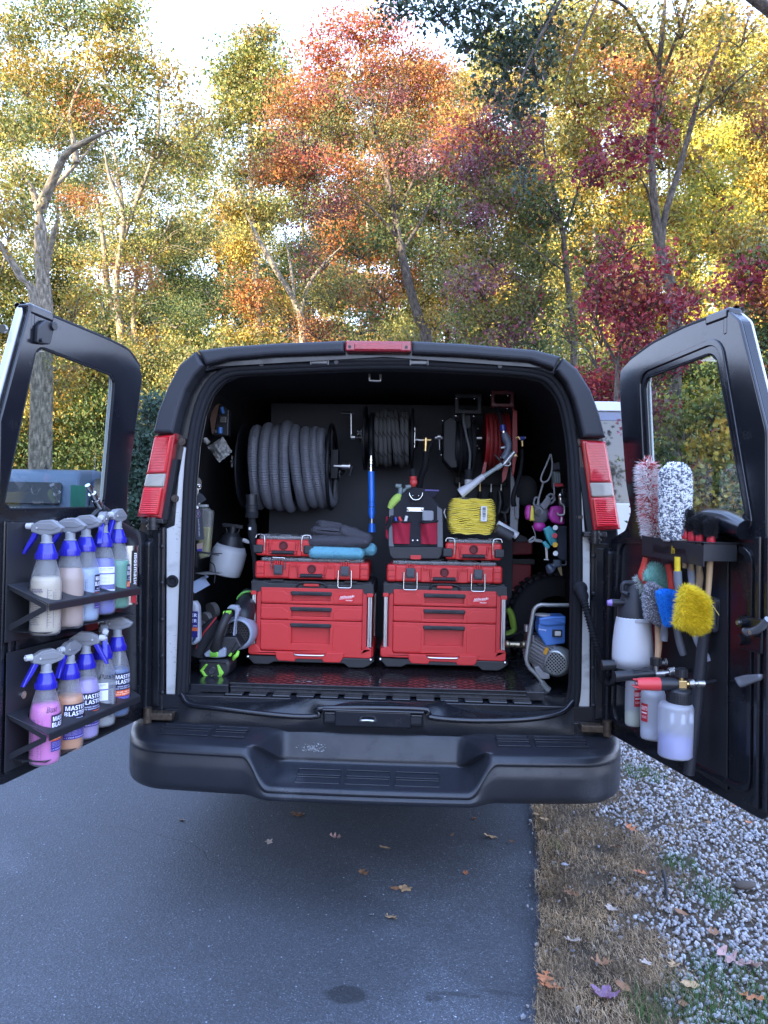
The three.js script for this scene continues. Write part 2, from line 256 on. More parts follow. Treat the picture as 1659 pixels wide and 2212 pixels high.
  const lens = (c, n, dirx) => M(c, 0.16, 0, { clearcoat: 1, clearcoatRoughness: 0.05, bumpMap: tex(64, 64, (i, j) => dirx ? 128 + 100 * Math.sin(i / 64 * 2 * PI * 4) * Math.sin(j / 64 * 2 * PI * 4) : 128 + 110 * Math.sin(j / 64 * 2 * PI * 4), { rx: n, ry: n }), bumpScale: 0.003 });
  const bl = sub('brake_light', van);
  const q1 = A2(750, 746), q2 = A2(888, 768), bx = (q1[0] + q2[0]) / 2, by = (q1[1] + q2[1]) / 2, bw = q2[0] - q1[0];
  part('lens_housing', ext(roundPts([[-bw / 2, -0.021], [bw / 2, -0.021], [bw / 2, 0.02], [-bw / 2, 0.02]], 0.008), 0.105, { p: [bx, by, ZR - 0.02], bevel: 0.006 }), M([0.3, 0.014, 0.025], 0.25, 0, { clearcoat: 0.6 }), bl);
  part('lens', box(bw * 0.72, 0.026, 0.01, [bx, by - 0.003, ZR + 0.083]), lens([0.75, 0.016, 0.035], 6, 1), bl);
  for (const s of [-1, 1]) part('screw', cyl(0.006, 0.006, 0.004, [bx + s * bw * 0.43, by - 0.004, ZR + 0.086], [PI / 2, 0, 0], 10), K.plastic, bl);
  // gutter over the opening with its fittings
  part('gutter', tube([[448, 800], [480, 793], [600, 783], [829, 778], [1000, 783], [1130, 791], [1196, 808]].map(q => [...A2(...q), ZR + 0.02]), 0.009, 60), K.trim, van);
  for (const [x, y] of [[692, 785], [905, 786]]) { const q = A2(x, y); part('bracket', [box(0.07, 0.016, 0.012, [q[0], q[1], ZR + 0.025]), box(0.008, 0.026, 0.02, [q[0] - 0.035, q[1], ZR + 0.025]), box(0.008, 0.026, 0.02, [q[0] + 0.035, q[1], ZR + 0.025])], M([0.16, 0.16, 0.16], 0.45, 0.4), van); }
  for (const [x, y] of [[568, 790], [1078, 794], [728, 786]]) { const q = A2(x, y); part('screw', cyl(0.009, 0.009, 0.008, [q[0], q[1], ZR + 0.03], [PI / 2, 0, 0], 10), K.plastic, van); }
  const hk = [[798, 808], [798, 822], [822, 823], [822, 809]].map(q => at(q[0], q[1], ZR - 0.12)); part('latch_loop', [tube([hk[0], hk[0].clone().lerp(hk[1], 0.9), hk[1].clone().lerp(hk[2], 0.1), hk[1].clone().lerp(hk[2], 0.9), hk[2].clone().lerp(hk[3], 0.1), hk[3]], 0.006, 30, 6, false, 0.1)], K.steel, van);
  // door seal: two rubber lips round the opening
  const sl = sealPx.map(q => at(q[0], q[1], ZR + 0.012)), cen = at(829, 1150, ZR + 0.012);
  const lp = (k, dz) => sl.map(p => p.clone().lerp(cen, k).add(V(0, 0, dz)));
  part('door_seal', [tube(lp(-0.014, 0.004), 0.014, 160, 8), tube(lp(0.006, 0.0), 0.013, 160, 8), tube(lp(0.018, -0.014), 0.01, 160, 8)], K.rubber, van);
  // inside: walls, ceiling, floor
  const zi = -5.2, dk = M([0.006, 0.0065, 0.009], 0.85);
  const carpet = M([0.052, 0.055, 0.064], 0.95, 0, { bump: 1, bs: 0.003, brep: 12 });
  part('interior_lining', ext(bodyOut.map(([x, y]) => [x * 0.945, y < 1 ? y + 0.2 : 1.2 + (y - 1.2) * 0.945]), 2, { holes: [bodyOut.map(([x, y]) => [x * 0.93, y < 1 ? y + 0.215 : 1.2 + (y - 1.2) * 0.93])], p: [0, 0, zi] }), dk, van);
  part('bulkhead', box(1.84, 1.7, 0.03, [-0.015, 1.4, zi], null, 0), dk, van);
  const w0 = A2(575, 1440, -4), w1 = A2(1103, 1440, -4); part('partition', ext([[w0[0], 0.75], [w1[0], 0.75], [w1[0], 2.06], [w0[0], 2.06]], 0.03, { p: [0, 0, -4.03], bevel: 0.003 }), carpet, van);
  part('floor_pan', box(1.84, 0.06, 2.3, [-0.015, 0.715, -4.22], null, 0.004), K.black, van);
  // ribbed floor between the platform and the sill mat
  const rib = []; for (let k = 0; k < 13; k++) rib.push(box(0.076, 0.011, 0.16, [-0.58 + k * 0.097, 0.749, -3.16], null, 0.007)); const fr = part('floor_rib', rib[0], K.gloss, van); for (let k = 1; k < 13; k++) part('floor_rib', rib[k], K.gloss, van);
  // glossy sill mat with a wavy front edge that follows the bumper
  const edge = [[392, 1500], [410, 1522], [470, 1530], [560, 1541], [640, 1548], [690, 1546], [700, 1530], [912, 1532], [925, 1548], [1000, 1556], [1100, 1556], [1170, 1550], [1215, 1538], [1238, 1515]], back = [[1220, 1496], [1130, 1494], [1040, 1500], [960, 1513], [829, 1516], [690, 1512], [620, 1500], [560, 1490], [440, 1482]];
  const zE = k => -3.0 - 0.07 * Math.pow(Math.abs(k * 2 - 1), 3), eW = edge.map((q, i) => at(q[0], q[1], zE(i / (edge.length - 1)))), eC = new THREE.CatmullRomCurve3(eW), bC = new THREE.CatmullRomCurve3(back.slice().reverse().map(q => onY(q[0], q[1], 0.752)));
  const sg = grid(70, 10, (u, v) => { const a = bC.getPoint(u), b = eC.getPoint(u), p = a.clone().lerp(b, v); return [p.x, p.y + 0.006 * Math.sin(v * PI), p.z]; }, true);
  const mr = tex(256, 256, (i, j) => { const n = wrapN(i, j, 256, 6, 5, 3); return [0, cl(0.2 + 0.25 * sst(0, 0.35, n) + (rr() > 0.992 ? 0.4 : 0)) * 255, 0]; });
  const mm = new THREE.MeshPhysicalMaterial({ color: new THREE.Color().setRGB(0.01, 0.011, 0.014), roughness: 1, roughnessMap: rep(mr, 3), specularIntensity: 1 }); mm.userData.metre = true;
  part('sill_mat', sg, mm, van);
  const ep = eW;
  part('sill_lip', tube(ep, 0.011, 120, 8), K.gloss, van);
  const swp = grid(60, 6, (u, v) => { const k = u * (ep.length - 1), i = Math.min(ep.length - 2, Math.floor(k)), p = ep[i].clone().lerp(ep[i + 1], k - i); return [p.x, lerp(p.y - 0.004, 0.6, v) + 0.004 * Math.sin(u * 40) * v * (1 - v) * 2, lerp(p.z, -3.03, v) - 0.004 + 0.012 * Math.sin(v * 3) + 0.004 * N3(u * 14, v * 3, 1)]; }, true);
  part('sill_face', swp, M([0.012, 0.013, 0.017], 0.32, 0, { bump: 1, bs: 0.0008, brep: 3, side: THREE.DoubleSide }), van);
  part('sill_beam', box(1.7, 0.1, 0.1, [-0.01, 0.64, -3.11], null, 0.01), K.black, van);
  const st = sub('latch_striker', van), sp = at(806, 1549, -2.995);
  part('striker_box', [box(0.3, 0.066, 0.05, [sp.x, sp.y - 0.004, sp.z - 0.005], null, 0.008), box(0.39, 0.05, 0.045, [sp.x, sp.y - 0.006, sp.z - 0.012], null, 0.008), box(0.4, 0.012, 0.06, [sp.x, sp.y + 0.026, sp.z - 0.01], null, 0.005)], K.gloss, st);
  part('striker_loop', tube([[-0.05, -0.01, 0.02], [-0.045, -0.004, 0.042], [-0.02, -0.002, 0.044], [0.005, -0.004, 0.042], [0.01, -0.01, 0.02]].map(q => sp.clone().add(V(...q))), 0.005, 30), K.steel, st);
  for (const s of [-1, 1]) part('recess', box(0.055, 0.026, 0.01, [sp.x + s * 0.16, sp.y - 0.005, sp.z + 0.011], null, 0.003), K.matte, st);
  // rusty lower hinges
  for (const [x, y, s] of [[338, 1545, 1], [1292, 1572, -1]]) { const q = at(x, y, -3.04); part('hinge', [box(0.1, 0.03, 0.05, [q.x + s * 0.02, q.y, q.z], null, 0.006), cyl(0.017, 0.017, 0.06, [q.x - s * 0.03, q.y + 0.005, q.z + 0.02])], M([0.1, 0.075, 0.055], 0.6, 0.5, { rmap: 1, rrep: 8 }), van); }
  for (const [x, y] of [[330, 1131], [1285, 1160]]) { const q = at(x, y, -3.05); part('hinge', [cyl(0.02, 0.02, 0.05, [q.x, q.y, q.z]), box(0.09, 0.02, 0.06, [q.x, q.y + 0.01, q.z - 0.02]), cyl(0.026, 0.026, 0.008, [q.x, q.y - 0.01, q.z]), cyl(0.026, 0.026, 0.008, [q.x, q.y + 0.012, q.z])], M([0.05, 0.05, 0.055], 0.35, 0.7), van); }
  // tail lights
  const tails = [[[338, 943], [384, 937], [352, 1120], [301, 1116]], [[1305, 954], [1252, 951], [1279, 1146], [1337, 1143]]];
  tails.forEach((t, k) => {
    const g = sub('tail_light', van), [a, b, c, d] = path2(t, -3.08), L = (p, q, f) => [lerp(p[0], q[0], f), lerp(p[1], q[1], f)];
    const ins = (f0, f1, m) => [L(L(a, d, f0), L(b, c, f0), m), L(L(a, d, f0), L(b, c, f0), 1 - m), L(L(a, d, f1), L(b, c, f1), 1 - m), L(L(a, d, f1), L(b, c, f1), m)];
    part('lens_housing', ext([a, b, c, d].map(p => p), 0.06, { p: [0, 0, ZR - 0.01], bevel: 0.008 }), M([0.42, 0.014, 0.025], 0.22, 0, { clearcoat: 1, clearcoatRoughness: 0.08 }), g);
    const seg = (f0, f1, m, mat, h) => part('lens', ext(roundPts(ins(f0, f1, m), 0.008), h, { p: [0, 0, ZR + 0.045], bevel: 0.006, seg: 3 }), mat, g);
    seg(0.025, 0.465, 0.1, lens([0.72, 0.016, 0.03], 40, 0), 0.022); seg(0.475, 0.63, 0.08, lens([0.55, 0.52, 0.45], 60, 1), 0.02); seg(0.64, 0.96, 0.1, lens([0.74, 0.012, 0.025], 30, 0), 0.024);
    part('lens_base', ext([L(a, d, 0.3), L(b, c, 0.3), L(b, c, 1.02), L(a, d, 1.02)].map(p => [p[0] + (k ? -0.02 : 0.02), p[1]]), 0.03, { p: [0, 0, ZR + 0.001] }), K.matte, g);
  });
  // platform with a tread plate, in front of the drawer boxes
  const f0 = onY(497, 1474, 0.79), f1 = onY(1175, 1490, 0.79), zf = f0.z;
  part('platform', box(f1.x - f0.x, 0.036, 1.0, [(f0.x + f1.x) / 2, 0.77, zf - 0.5], null, 0.004), M([0.02, 0.021, 0.026], 0.5, 0, { rmap: 1, rrep: 3 }), van);
  part('platform', box(0.3, 0.034, 0.9, [f0.x - 0.156, 0.763, zf - 0.45], null, 0.004), K.black, van);
  const pr2 = onY(1130, 1480, 0.79), pw = pr2.x - f0.x;
  part('tread_plate', box(pw, 0.003, 0.62, [(f0.x + pr2.x) / 2, 0.7895, zf - 0.312], null, 0.001), M([0.016, 0.012, 0.014], 0.24, 0.0, { rmap: 1, rrep: 4 }), van);
  const b0 = new THREE.BoxGeometry(0.026, 0.002, 0.006), bars = []; for (let j = 0; j < 16; j++) for (let i = 0; i < 46; i++) { const X = f0.x + 0.02 + i * (pw - 0.04) / 45; bars.push(mv(b0, [X + (j % 2) * 0.004, 0.7915, zf - 0.018 - j * 0.025], [0, (i + j) % 2 ? 0.75 : -0.75, 0])); }
  part('tread_bar', bars, M([0.016, 0.012, 0.014], 0.22), van).userData.kind = 'stuff';
  part('trim_strip', [box(pw, 0.008, 0.01, [(f0.x + pr2.x) / 2, 0.787, zf + 0.002], null, 0.002), box(pw, 0.006, 0.006, [(f0.x + pr2.x) / 2, 0.772, zf + 0.002], null, 0.002)], K.gloss, van);
  // rear wheels under the van
  for (const s of [-1, 1]) { const w = sub('wheel', van, [s * 0.82, 0.37, -4.75]); part('tyre', lathe([[0.2, -0.12], [0.33, -0.12], [0.365, -0.08], [0.37, 0.08], [0.33, 0.12], [0.2, 0.12]], [0, 0, 0], [0, 0, PI / 2]), K.rubber, w); part('rim', cyl(0.2, 0.2, 0.16, [0, 0, 0], [0, 0, PI / 2]), K.steel, w); }
}
// the bumper: one skin swept along the width, with a step let into its middle
{
  const bp = sub('bumper', van), cx = -0.011, hw = 0.975;
  const side = [[-3.06, 0.60], [-3.04, 0.64], [-2.95, 0.643], [-2.855, 0.628], [-2.815, 0.615], [-2.799, 0.598], [-2.797, 0.588], [-2.804, 0.581], [-2.795, 0.54], [-2.80, 0.47], [-2.82, 0.442], [-2.87, 0.43], [-3.06, 0.43]];
  const mid = [[-3.06, 0.60], [-3.04, 0.632], [-3.01, 0.626], [-2.975, 0.545], [-2.96, 0.518], [-2.79, 0.496], [-2.768, 0.483], [-2.767, 0.475], [-2.772, 0.468], [-2.765, 0.458], [-2.775, 0.44], [-2.85, 0.428], [-3.05, 0.428]];
  const smooth = (P, n) => { const c = new THREE.CatmullRomCurve3(P.map(p => V(0, p[1], p[0])), false, 'catmullrom', 0.35); return t => { const q = c.getPoint(t); return [q.z, q.y]; }; };
  const fs = smooth(side), fm = smooth(mid);
  const surf = (nu, nv, v0, v1) => grid(nu, nv, (u, vv) => {
    let s = u * 2 - 1; const e = Math.sign(s) * (1 - Math.pow(1 - Math.abs(s), 1.25)); s = e;
    const v = lerp(v0, v1, vv), x = s * hw, w = sst(0.455, 0.35, Math.abs(x) + (v < 0.3 ? 0.02 : -0.015 * sst(0.3, 0.5, v))), a = fs(v), b = fm(v);
    let z = lerp(a[0], b[0], w), y = lerp(a[1], b[1], w); z -= 0.055 * s * s;
    const k = sst(0.8, 1, Math.abs(s)), d = Math.abs(s) > 0.8 ? (Math.abs(s) - 0.8) / 0.2 : 0, rnd = 1 - Math.sqrt(Math.max(0, 1 - d * d)); // rounded ends
    z = lerp(z, -3.1, rnd * 0.96); y = lerp(y, y > 0.53 ? y - 0.016 : y + 0.03, rnd * 0.6);
    return [cx + x, y, z];
  });
  part('bumper_cap', surf(180, 40, 0, 0.56), K.bump, bp); part('bumper_face', surf(180, 26, 0.56, 1), K.bump, bp);
  // tread pads on the step and on both shoulders: raised frames round sunk fields
  const pad = (w, d, p, rx, ry = 0) => { const o = roundPts([[-w / 2, -d / 2], [w / 2, -d / 2], [w / 2, d / 2], [-w / 2, d / 2]], 0.008), i = roundPts([[-w / 2 + 0.004, -d / 2 + 0.004], [w / 2 - 0.004, -d / 2 + 0.004], [w / 2 - 0.004, d / 2 - 0.004], [-w / 2 + 0.004, d / 2 - 0.004]], 0.006); const g = ext(o, 0.004, { holes: [i], bevel: 0.001, seg: 1 }); g.rotateX(-PI / 2); g.rotateX(rx); g.rotateY(ry); g.translate(...p); return g; };
  for (let j = 0; j < 2; j++) for (let i = 0; i < 3; i++) part('tread_pad', pad(0.17, 0.05, [cx - 0.19 + i * 0.185, 0.5 + (j ? 0.0095 : 0.001), -2.835 - j * 0.062], 0.138), K.bump, bp);
  for (const s of [-1, 1]) for (let j = 0; j < 2; j++) for (let i = 0; i < 2; i++) part('tread_pad', pad(i ? 0.2 : 0.13, 0.045, [cx + s * (0.54 + i * 0.18), 0.643 - (j ? 0 : 0.0065) - i * 0.001, -2.895 - j * 0.055 - 0.055 * ((0.54 + i * 0.18) / hw) ** 2], j ? 0.0 : 0.12, s * 0.06), K.bump, bp);
  // paint scraped off the step's back wall
  { const r = rng(9), fl = []; for (let k = 0; k < 150; k++) { const a = (r() + r() + r() - 1.5), b = (r() + r() + r() - 1.5), s = 0.0008 + 0.0026 * r() * r(); fl.push(mv(new THREE.CircleGeometry(s, 5), [-0.235 + a * 0.055, 0.572 + b * 0.022, -2.9797 + b * 0.0083], [-0.36, 0, 0], [1.6, 0.8, 1])); } part('scrape', fl, M([0.22, 0.235, 0.25], 0.7), bp).userData.kind = 'stuff'; }
}
// ---------------------------------------------------------------- the two open rear doors (parts of the van)
const DOOR = {};
for (const [k, x, deg, sg] of [['L', 325, 11, -1], ['R', 1309, 15, 1]]) {
  const a = deg * PI / 180, h = at(x, 1300, -3.08); DOOR[k] = { h, dx: sg * Math.sin(a), dz: Math.cos(a), nx: -sg * Math.cos(a), nz: Math.sin(a), sg, ry: sg > 0 ? a - PI / 2 : -PI / 2 - a };
}
function dp(k, x, y, w = 0) { // sight line met with the door's plane moved w to its inner side -> [u along the door, height]
  const D = DOOR[k], r = sight(x, y), hx = D.h.x + D.nx * w, hz = D.h.z + D.nz * w, t = ((hx - CP[0]) * D.nx + hz * D.nz) / (r[0] * D.nx + r[2] * D.nz);
  const X = CP[0] + r[0] * t, Z = r[2] * t; return [(X - hx) * D.dx + (Z - hz) * D.dz, CP[1] + r[1] * t];
}
const dw = (k, u, v, w) => { const D = DOOR[k]; return V(D.h.x + D.dx * u + D.nx * w, v, D.h.z + D.dz * u + D.nz * w); };
const dpw = (k, x, y, w) => { const q = dp(k, x, y, w); return dw(k, q[0], q[1], w); };
const tint = M([0.74, 0.79, 0.75], 0.02, 0, { transmission: 1, thickness: 0, ior: 1.75, specularIntensity: 1 });
for (const k of ['L', 'R']) {
  const D = DOOR[k], L = k === 'L', sg = D.sg;
  const g = sub('rear_door', van, [D.h.x, 0, D.h.z], D.ry, L ? 'left rear door swung open, carrying the bottle racks' : 'right rear door swung open, carrying brushes and foam cannons');
  const zw = w => sg * w;                          // local z of a distance to the inner side
  const slab = (pts, w0, w1, o = {}) => ext(pts, Math.abs(w1 - w0), { p: [0, 0, Math.min(zw(w0), zw(w1))], ...o });
  const P = l => l.map(q => q.length > 2 ? [...dp(k, q[0], q[1]), q[2]] : dp(k, q[0], q[1]));
  const bot = L ? 0.655 : 0.652, uN = L ? 0.862 : 0.93;
  let out, win;
  if (L) {
    out = P([[66, 662], [150, 697], [240, 735], [280, 757], [303, 790], [308, 815], [304, 850], [293, 930], [277, 1050], [275, 1112], [285, 1140], [320, 1152]]).concat([[0.01, bot + 0.03], [0.04, bot], [uN - 0.03, bot - 0.002], [uN, bot + 0.03]], P([[0, 908]]));
    win = roundPts(P([[80, 747], [249, 813], [225, 1096], [7, 1100]]), 0.045, 6);
  } else {
    out = P([[1573, 670], [1480, 705], [1410, 740], [1362, 775], [1339, 800], [1337, 840], [1344, 950], [1352, 1050], [1362, 1105], [1350, 1145], [1318, 1165]]).concat([[0.01, bot + 0.03], [0.04, bot], [uN - 0.03, bot], [uN, bot + 0.03]], P([[1655, 930], [1596, 690]]));
    win = roundPts(P([[1545, 760], [1391, 818], [1405, 1097], [1612, 1127]]), 0.05, 6);
  }
  const o2 = roundPts(out, 0.012, 2), shr = (l, m) => { const cx = l.reduce((s, q) => s + q[0], 0) / l.length, cy = l.reduce((s, q) => s + q[1], 0) / l.length; return l.map(([x, y]) => { const d = Math.hypot(x - cx, y - cy); return [x + (cx - x) / d * m, y + (cy - y) / d * m]; }); };
  part('door_panel', slab(o2, -0.013, 0, { holes: [win], bevel: 0.005, seg: 3 }), K.gloss, g);
  part('door_core', slab(shr(o2, 0.003), L ? -0.023 : -0.04, -0.014, { holes: [shr(win, -0.045)] }), K.black, g);
  part('door_skin', slab(shr(o2, L ? -0.006 : 0.002), -0.05, L ? -0.024 : -0.041, { holes: [shr(win, -0.047)], bevel: L ? 0.005 : 0.003 }), K.white, g);
  part('window_seal', tube(win.map(q => [q[0], q[1], zw(-0.004)]), 0.0045, 90, 6, true), K.rubber, g);
  const gp = win.slice(); const pane = new THREE.ShapeGeometry(poly(gp)); pane.translate(0, 0, zw(-0.009)); part('window_glass', pane, tint, g);
  // pressed frame round the window, cap along the top edge, belt bulge and inner tray
  const fr = shr(win, -0.05), fr2 = shr(win, -0.028); if (!L) part('window_frame', slab(fr, -0.004, 0.006, { holes: [fr2], bevel: 0.003 }), K.gloss, g);
  const topN = L ? 5 : 4, cap = out.slice(0, topN).map(q => [q[0], q[1] + 0.004, zw(-0.03)]);
  part('top_weatherstrip', [tube(cap, 0.013, 40, 8), tube(cap.map(q => [q[0], q[1] - 0.006, zw(-0.008)]), 0.009, 40, 8)], K.rubber, g);
  part('top_strip', tube(cap.map(q => [q[0], q[1] + 0.001, zw(-0.05)]), 0.01, 40, 8), L ? K.black : M([0.45, 0.42, 0.36], 0.6), g);
  part('corner_cap', [box(0.12, 0.04, 0.055, [out[0][0] - 0.055, out[0][1] - 0.008, zw(-0.024)], [0, 0, Math.atan2(out[0][1] - out[1][1], out[0][0] - out[1][0])], 0.014, 3), box(0.035, 0.09, 0.05, [out[0][0] - 0.012, out[0][1] - 0.035, zw(-0.024)], null, 0.014, 3)], K.gloss, g);
  const tray = roundPts([[0.06, bot + 0.05], [uN - 0.07, bot + 0.05], [uN - 0.08, 1.42], [0.09, 1.42]], 0.06, 6);
  part('inner_tray', slab(tray, -0.004, 0.008, { holes: [roundPts([[0.08, bot + 0.07], [uN - 0.09, bot + 0.07], [uN - 0.1, 1.4], [0.11, 1.4]], 0.05, 6)], bevel: 0.003 }), K.gloss, g);
  part('hinge_bulge', slab(roundPts([[0.012, bot + 0.04], [0.05, bot + 0.03], [0.052, 1.36], [0.014, 1.38]], 0.012), -0.004, 0.02, { bevel: 0.008, seg: 3 }), K.black, g);
  part('edge_channel', [slab([[uN - 0.055, bot + 0.03], [uN - 0.035, bot + 0.03], [uN - 0.045, 1.45], [uN - 0.065, 1.45]], -0.002, 0.012, { bevel: 0.005 }), slab([[uN - 0.02, bot + 0.03], [uN - 0.006, bot + 0.03], [uN - 0.016, 1.45], [uN - 0.03, 1.45]], -0.002, 0.008, { bevel: 0.003 })], K.gloss, g);
  if (L) {
    part('latch', [slab(roundPts(P([[92, 690], [110, 705], [100, 745], [72, 742], [74, 705]]), 0.01), 0, 0.016, { bevel: 0.004 }), cyl(0.006, 0.006, 0.03, [...dp(k, 77, 735), zw(0.012)], [PI / 2, 0, 0], 10), cyl(0.014, 0.014, 0.012, [...dp(k, 105, 705), zw(0.018)], [PI / 2, 0, 0], 12)], K.plastic, g);
    const q = dp(k, 52, 715); part('edge_latch', [cyl(0.013, 0.013, 0.01, [q[0] + 0.035, q[1], zw(-0.045)], [0, 0, PI / 2], 14)], K.steel, g);
    const st = dp(k, 184, 1072); part('sticker', mv(new THREE.PlaneGeometry(0.085, 0.075), [st[0], st[1], zw(-0.028)]), M([0.04, 0.2, 0.15], 0.5, 0, { side: THREE.DoubleSide }), g);
    part('badge_print', mv(new THREE.PlaneGeometry(0.05, 0.05), [...dp(k, 22, 1073), zw(-0.029)], [0, PI, 0]), new THREE.MeshStandardMaterial({ transparent: true, alphaTest: 0.4, side: THREE.DoubleSide, roughness: 0.5, ...(() => { const t = canvasTex(128, 128, (x) => { x.clearRect(0, 0, 128, 128); x.fillStyle = '#15181f'; x.font = '14px sans-serif'; for (let i = 0; i < 4; i++) x.fillText(['GLASS AS2', 'SAFETY DOT', 'M 100', 'TINTED'][i], 4, 20 + i * 22); x.fillRect(100, 4, 20, 20); }); return { map: t, alphaMap: null }; })() }), g);
    for (const [x, y] of [[41, 1500], [41, 1638]]) part('screw', cyl(0.012, 0.012, 0.012, [...dp(k, x, y), zw(0.012)], [PI / 2, 0, 0], 10), K.chrome, g);
  } else {
    // latch mechanism, pull handle and reflector of the right door
    const m = dp(k, 1628, 1370); part('latch_plate', [box(0.1, 0.1, 0.012, [m[0], m[1], zw(0.008)], null, 0.01), cyl(0.014, 0.014, 0.03, [m[0] - 0.025, m[1] + 0.03, zw(0.015)], [PI / 2, 0, 0]), cyl(0.014, 0.014, 0.03, [m[0] + 0.03, m[1] + 0.01, zw(0.015)], [PI / 2, 0, 0]), cyl(0.016, 0.016, 0.03, [m[0] - 0.03, m[1] - 0.02, zw(0.015)], [PI / 2, 0, 0])], K.gloss, g);
    for (const [a, b] of [[-0.025, 0.03], [0.03, 0.01]]) part('latch_bolt', cyl(0.006, 0.006, 0.034, [m[0] + a, m[1] + b, zw(0.02)], [PI / 2, 0, 0]), K.steel, g);
    const hpt = [[1607, 1362], [1618, 1366], [1640, 1358], [1659, 1338]].map(q => [...dp(k, q[0], q[1], 0.025), zw(0.025)]); part('pull_handle', taper(hpt, [0.008, 0.012, 0.012, 0.01], 8, 20), M([0.2, 0.21, 0.24], 0.25, 0.6), g);
    const rp = roundPts([[1595, 1463], [1620, 1457], [1652, 1455], [1650, 1470], [1608, 1486]].map(q => dp(k, ...q)), 0.01); part('reflector', slab(rp, 0, 0.02, { bevel: 0.007, seg: 3 }), M([0.35, 0.37, 0.42], 0.15, 0, { transmission: 0.5, clearcoat: 1 }), g);
    part('lock_rod', taper([[1500, 1095], [1530, 1080], [1570, 1085], [1610, 1100]].map(q => [...dp(k, q[0], q[1] + 45, 0.012), zw(0.012)]), [0.03, 0.04, 0.04, 0.03], 10, 20), K.gloss, g);
  }
}
// ---------------------------------------------------------------- left door: two racks with ten spray bottles
const BLUE = M([0.02, 0.018, 0.38], 0.28, 0, { clearcoat: 0.5 }), SHR = M([0.2, 0.205, 0.22], 0.5), NOZ = M([0.5, 0.51, 0.52], 0.45), KN = M([0.26, 0.27, 0.29], 0.5);
const font = (c, s) => { c.font = s; };
function labelTex(kind) { // prints on the bottles
  return canvasTex(256, 512, (x, w, h) => {
    x.fillStyle = '#14143c'; x.fillRect(0, 0, w, h);
    x.textAlign = 'center'; x.fillStyle = '#f2f4ff'; font(x, 'bold 76px sans-serif');
    x.save(); x.scale(0.8, 1.15); x.fillText('MASTER', 160, 76); x.fillText('BLASTER', 160, 148); x.restore();
    x.fillStyle = '#d7dcf4'; font(x, 'bold 27px sans-serif'); x.fillText('WIDE MOUTH', 128, 222); x.fillText('HIGH OUTPUT SPRAY', 128, 254);
    x.fillStyle = '#e0622e'; x.fillRect(0, 275, w, 92); x.fillStyle = '#ffe9dc'; font(x, 'bold 27px sans-serif'); x.fillText('32 OZ - 946 ML', 128, 312); x.fillText('FULLY ADJUSTABLE', 128, 346);
    x.fillStyle = '#3a2f86'; x.fillRect(0, 367, w, 145); x.fillStyle = '#c9c6ee'; font(x, '16px sans-serif'); for (let i = 0; i < 4; i++) x.fillText('chemical resistant sprayer bottle', 128, 396 + i * 20); font(x, 'bold 24px sans-serif'); x.fillText('+ 5 YEAR GUARANTEE', 128, 496);
  });
}
const LABEL = labelTex(0);
const PRINT = canvasTex(256, 512, (x, w, h) => { x.clearRect(0, 0, w, h); x.fillStyle = '#3d3560'; x.strokeStyle = '#4a4470'; x.lineWidth = 2; font(x, 'bold 26px sans-serif'); x.fillText('MASTER', 8, 40); x.fillText('BLASTER', 8, 66); for (let i = 0; i < 17; i++) x.fillRect(8, 96 + i * 22, 60 + (i * 37 % 30), 5); x.strokeRect(150, 20, 1, 470); x.strokeRect(200, 60, 1, 430); font(x, '15px sans-serif'); for (let i = 0; i < 14; i++) { x.fillRect(150, 40 + i * 32, i % 2 ? 18 : 36, 3); x.fillText(String(30 - i * 2), 210, 46 + i * 32); } });
const SLIP = canvasTex(256, 256, (x, w, h) => { x.fillStyle = '#e6e8f2'; x.fillRect(0, 0, w, 90); x.fillRect(0, 108, w, 148); x.fillStyle = '#5a5a9a'; x.fillRect(0, 90, w, 18); x.fillStyle = '#22222e'; font(x, 'bold 22px sans-serif'); x.fillText('Fill In Product Name', 10, 34); x.fillRect(10, 50, 190, 3); font(x, '15px sans-serif'); for (let i = 0; i < 6; i++) x.fillText('read directions before use', 10, 132 + i * 20); });
const hand = s => canvasTex(256, 128, (x) => { x.clearRect(0, 0, 256, 128); x.fillStyle = '#17171f'; x.font = 'italic 84px serif'; x.fillText(s, 6, 88); });
function wrap(r, a0, a1, h, y, t, o = {}) { const g = new THREE.CylinderGeometry(r, r, h, 14, 1, true, a0, a1 - a0); g.translate(0, y, 0); return [g, new THREE.MeshStandardMaterial({ map: t, roughness: 0.5, side: THREE.DoubleSide, ...o })]; }
const shell = M([0.93, 0.94, 0.96], 0.28, 0, { transmission: 0.9, thickness: 0, specularIntensity: 0.6 });
const bodyProf = [[0.0, 0], [0.036, 0], [0.043, 0.004], [0.0455, 0.014], [0.0455, 0.03], [0.0445, 0.034], [0.0455, 0.04], [0.0458, 0.15], [0.0445, 0.165], [0.039, 0.19], [0.03, 0.222], [0.026, 0.238], [0.026, 0.246]];
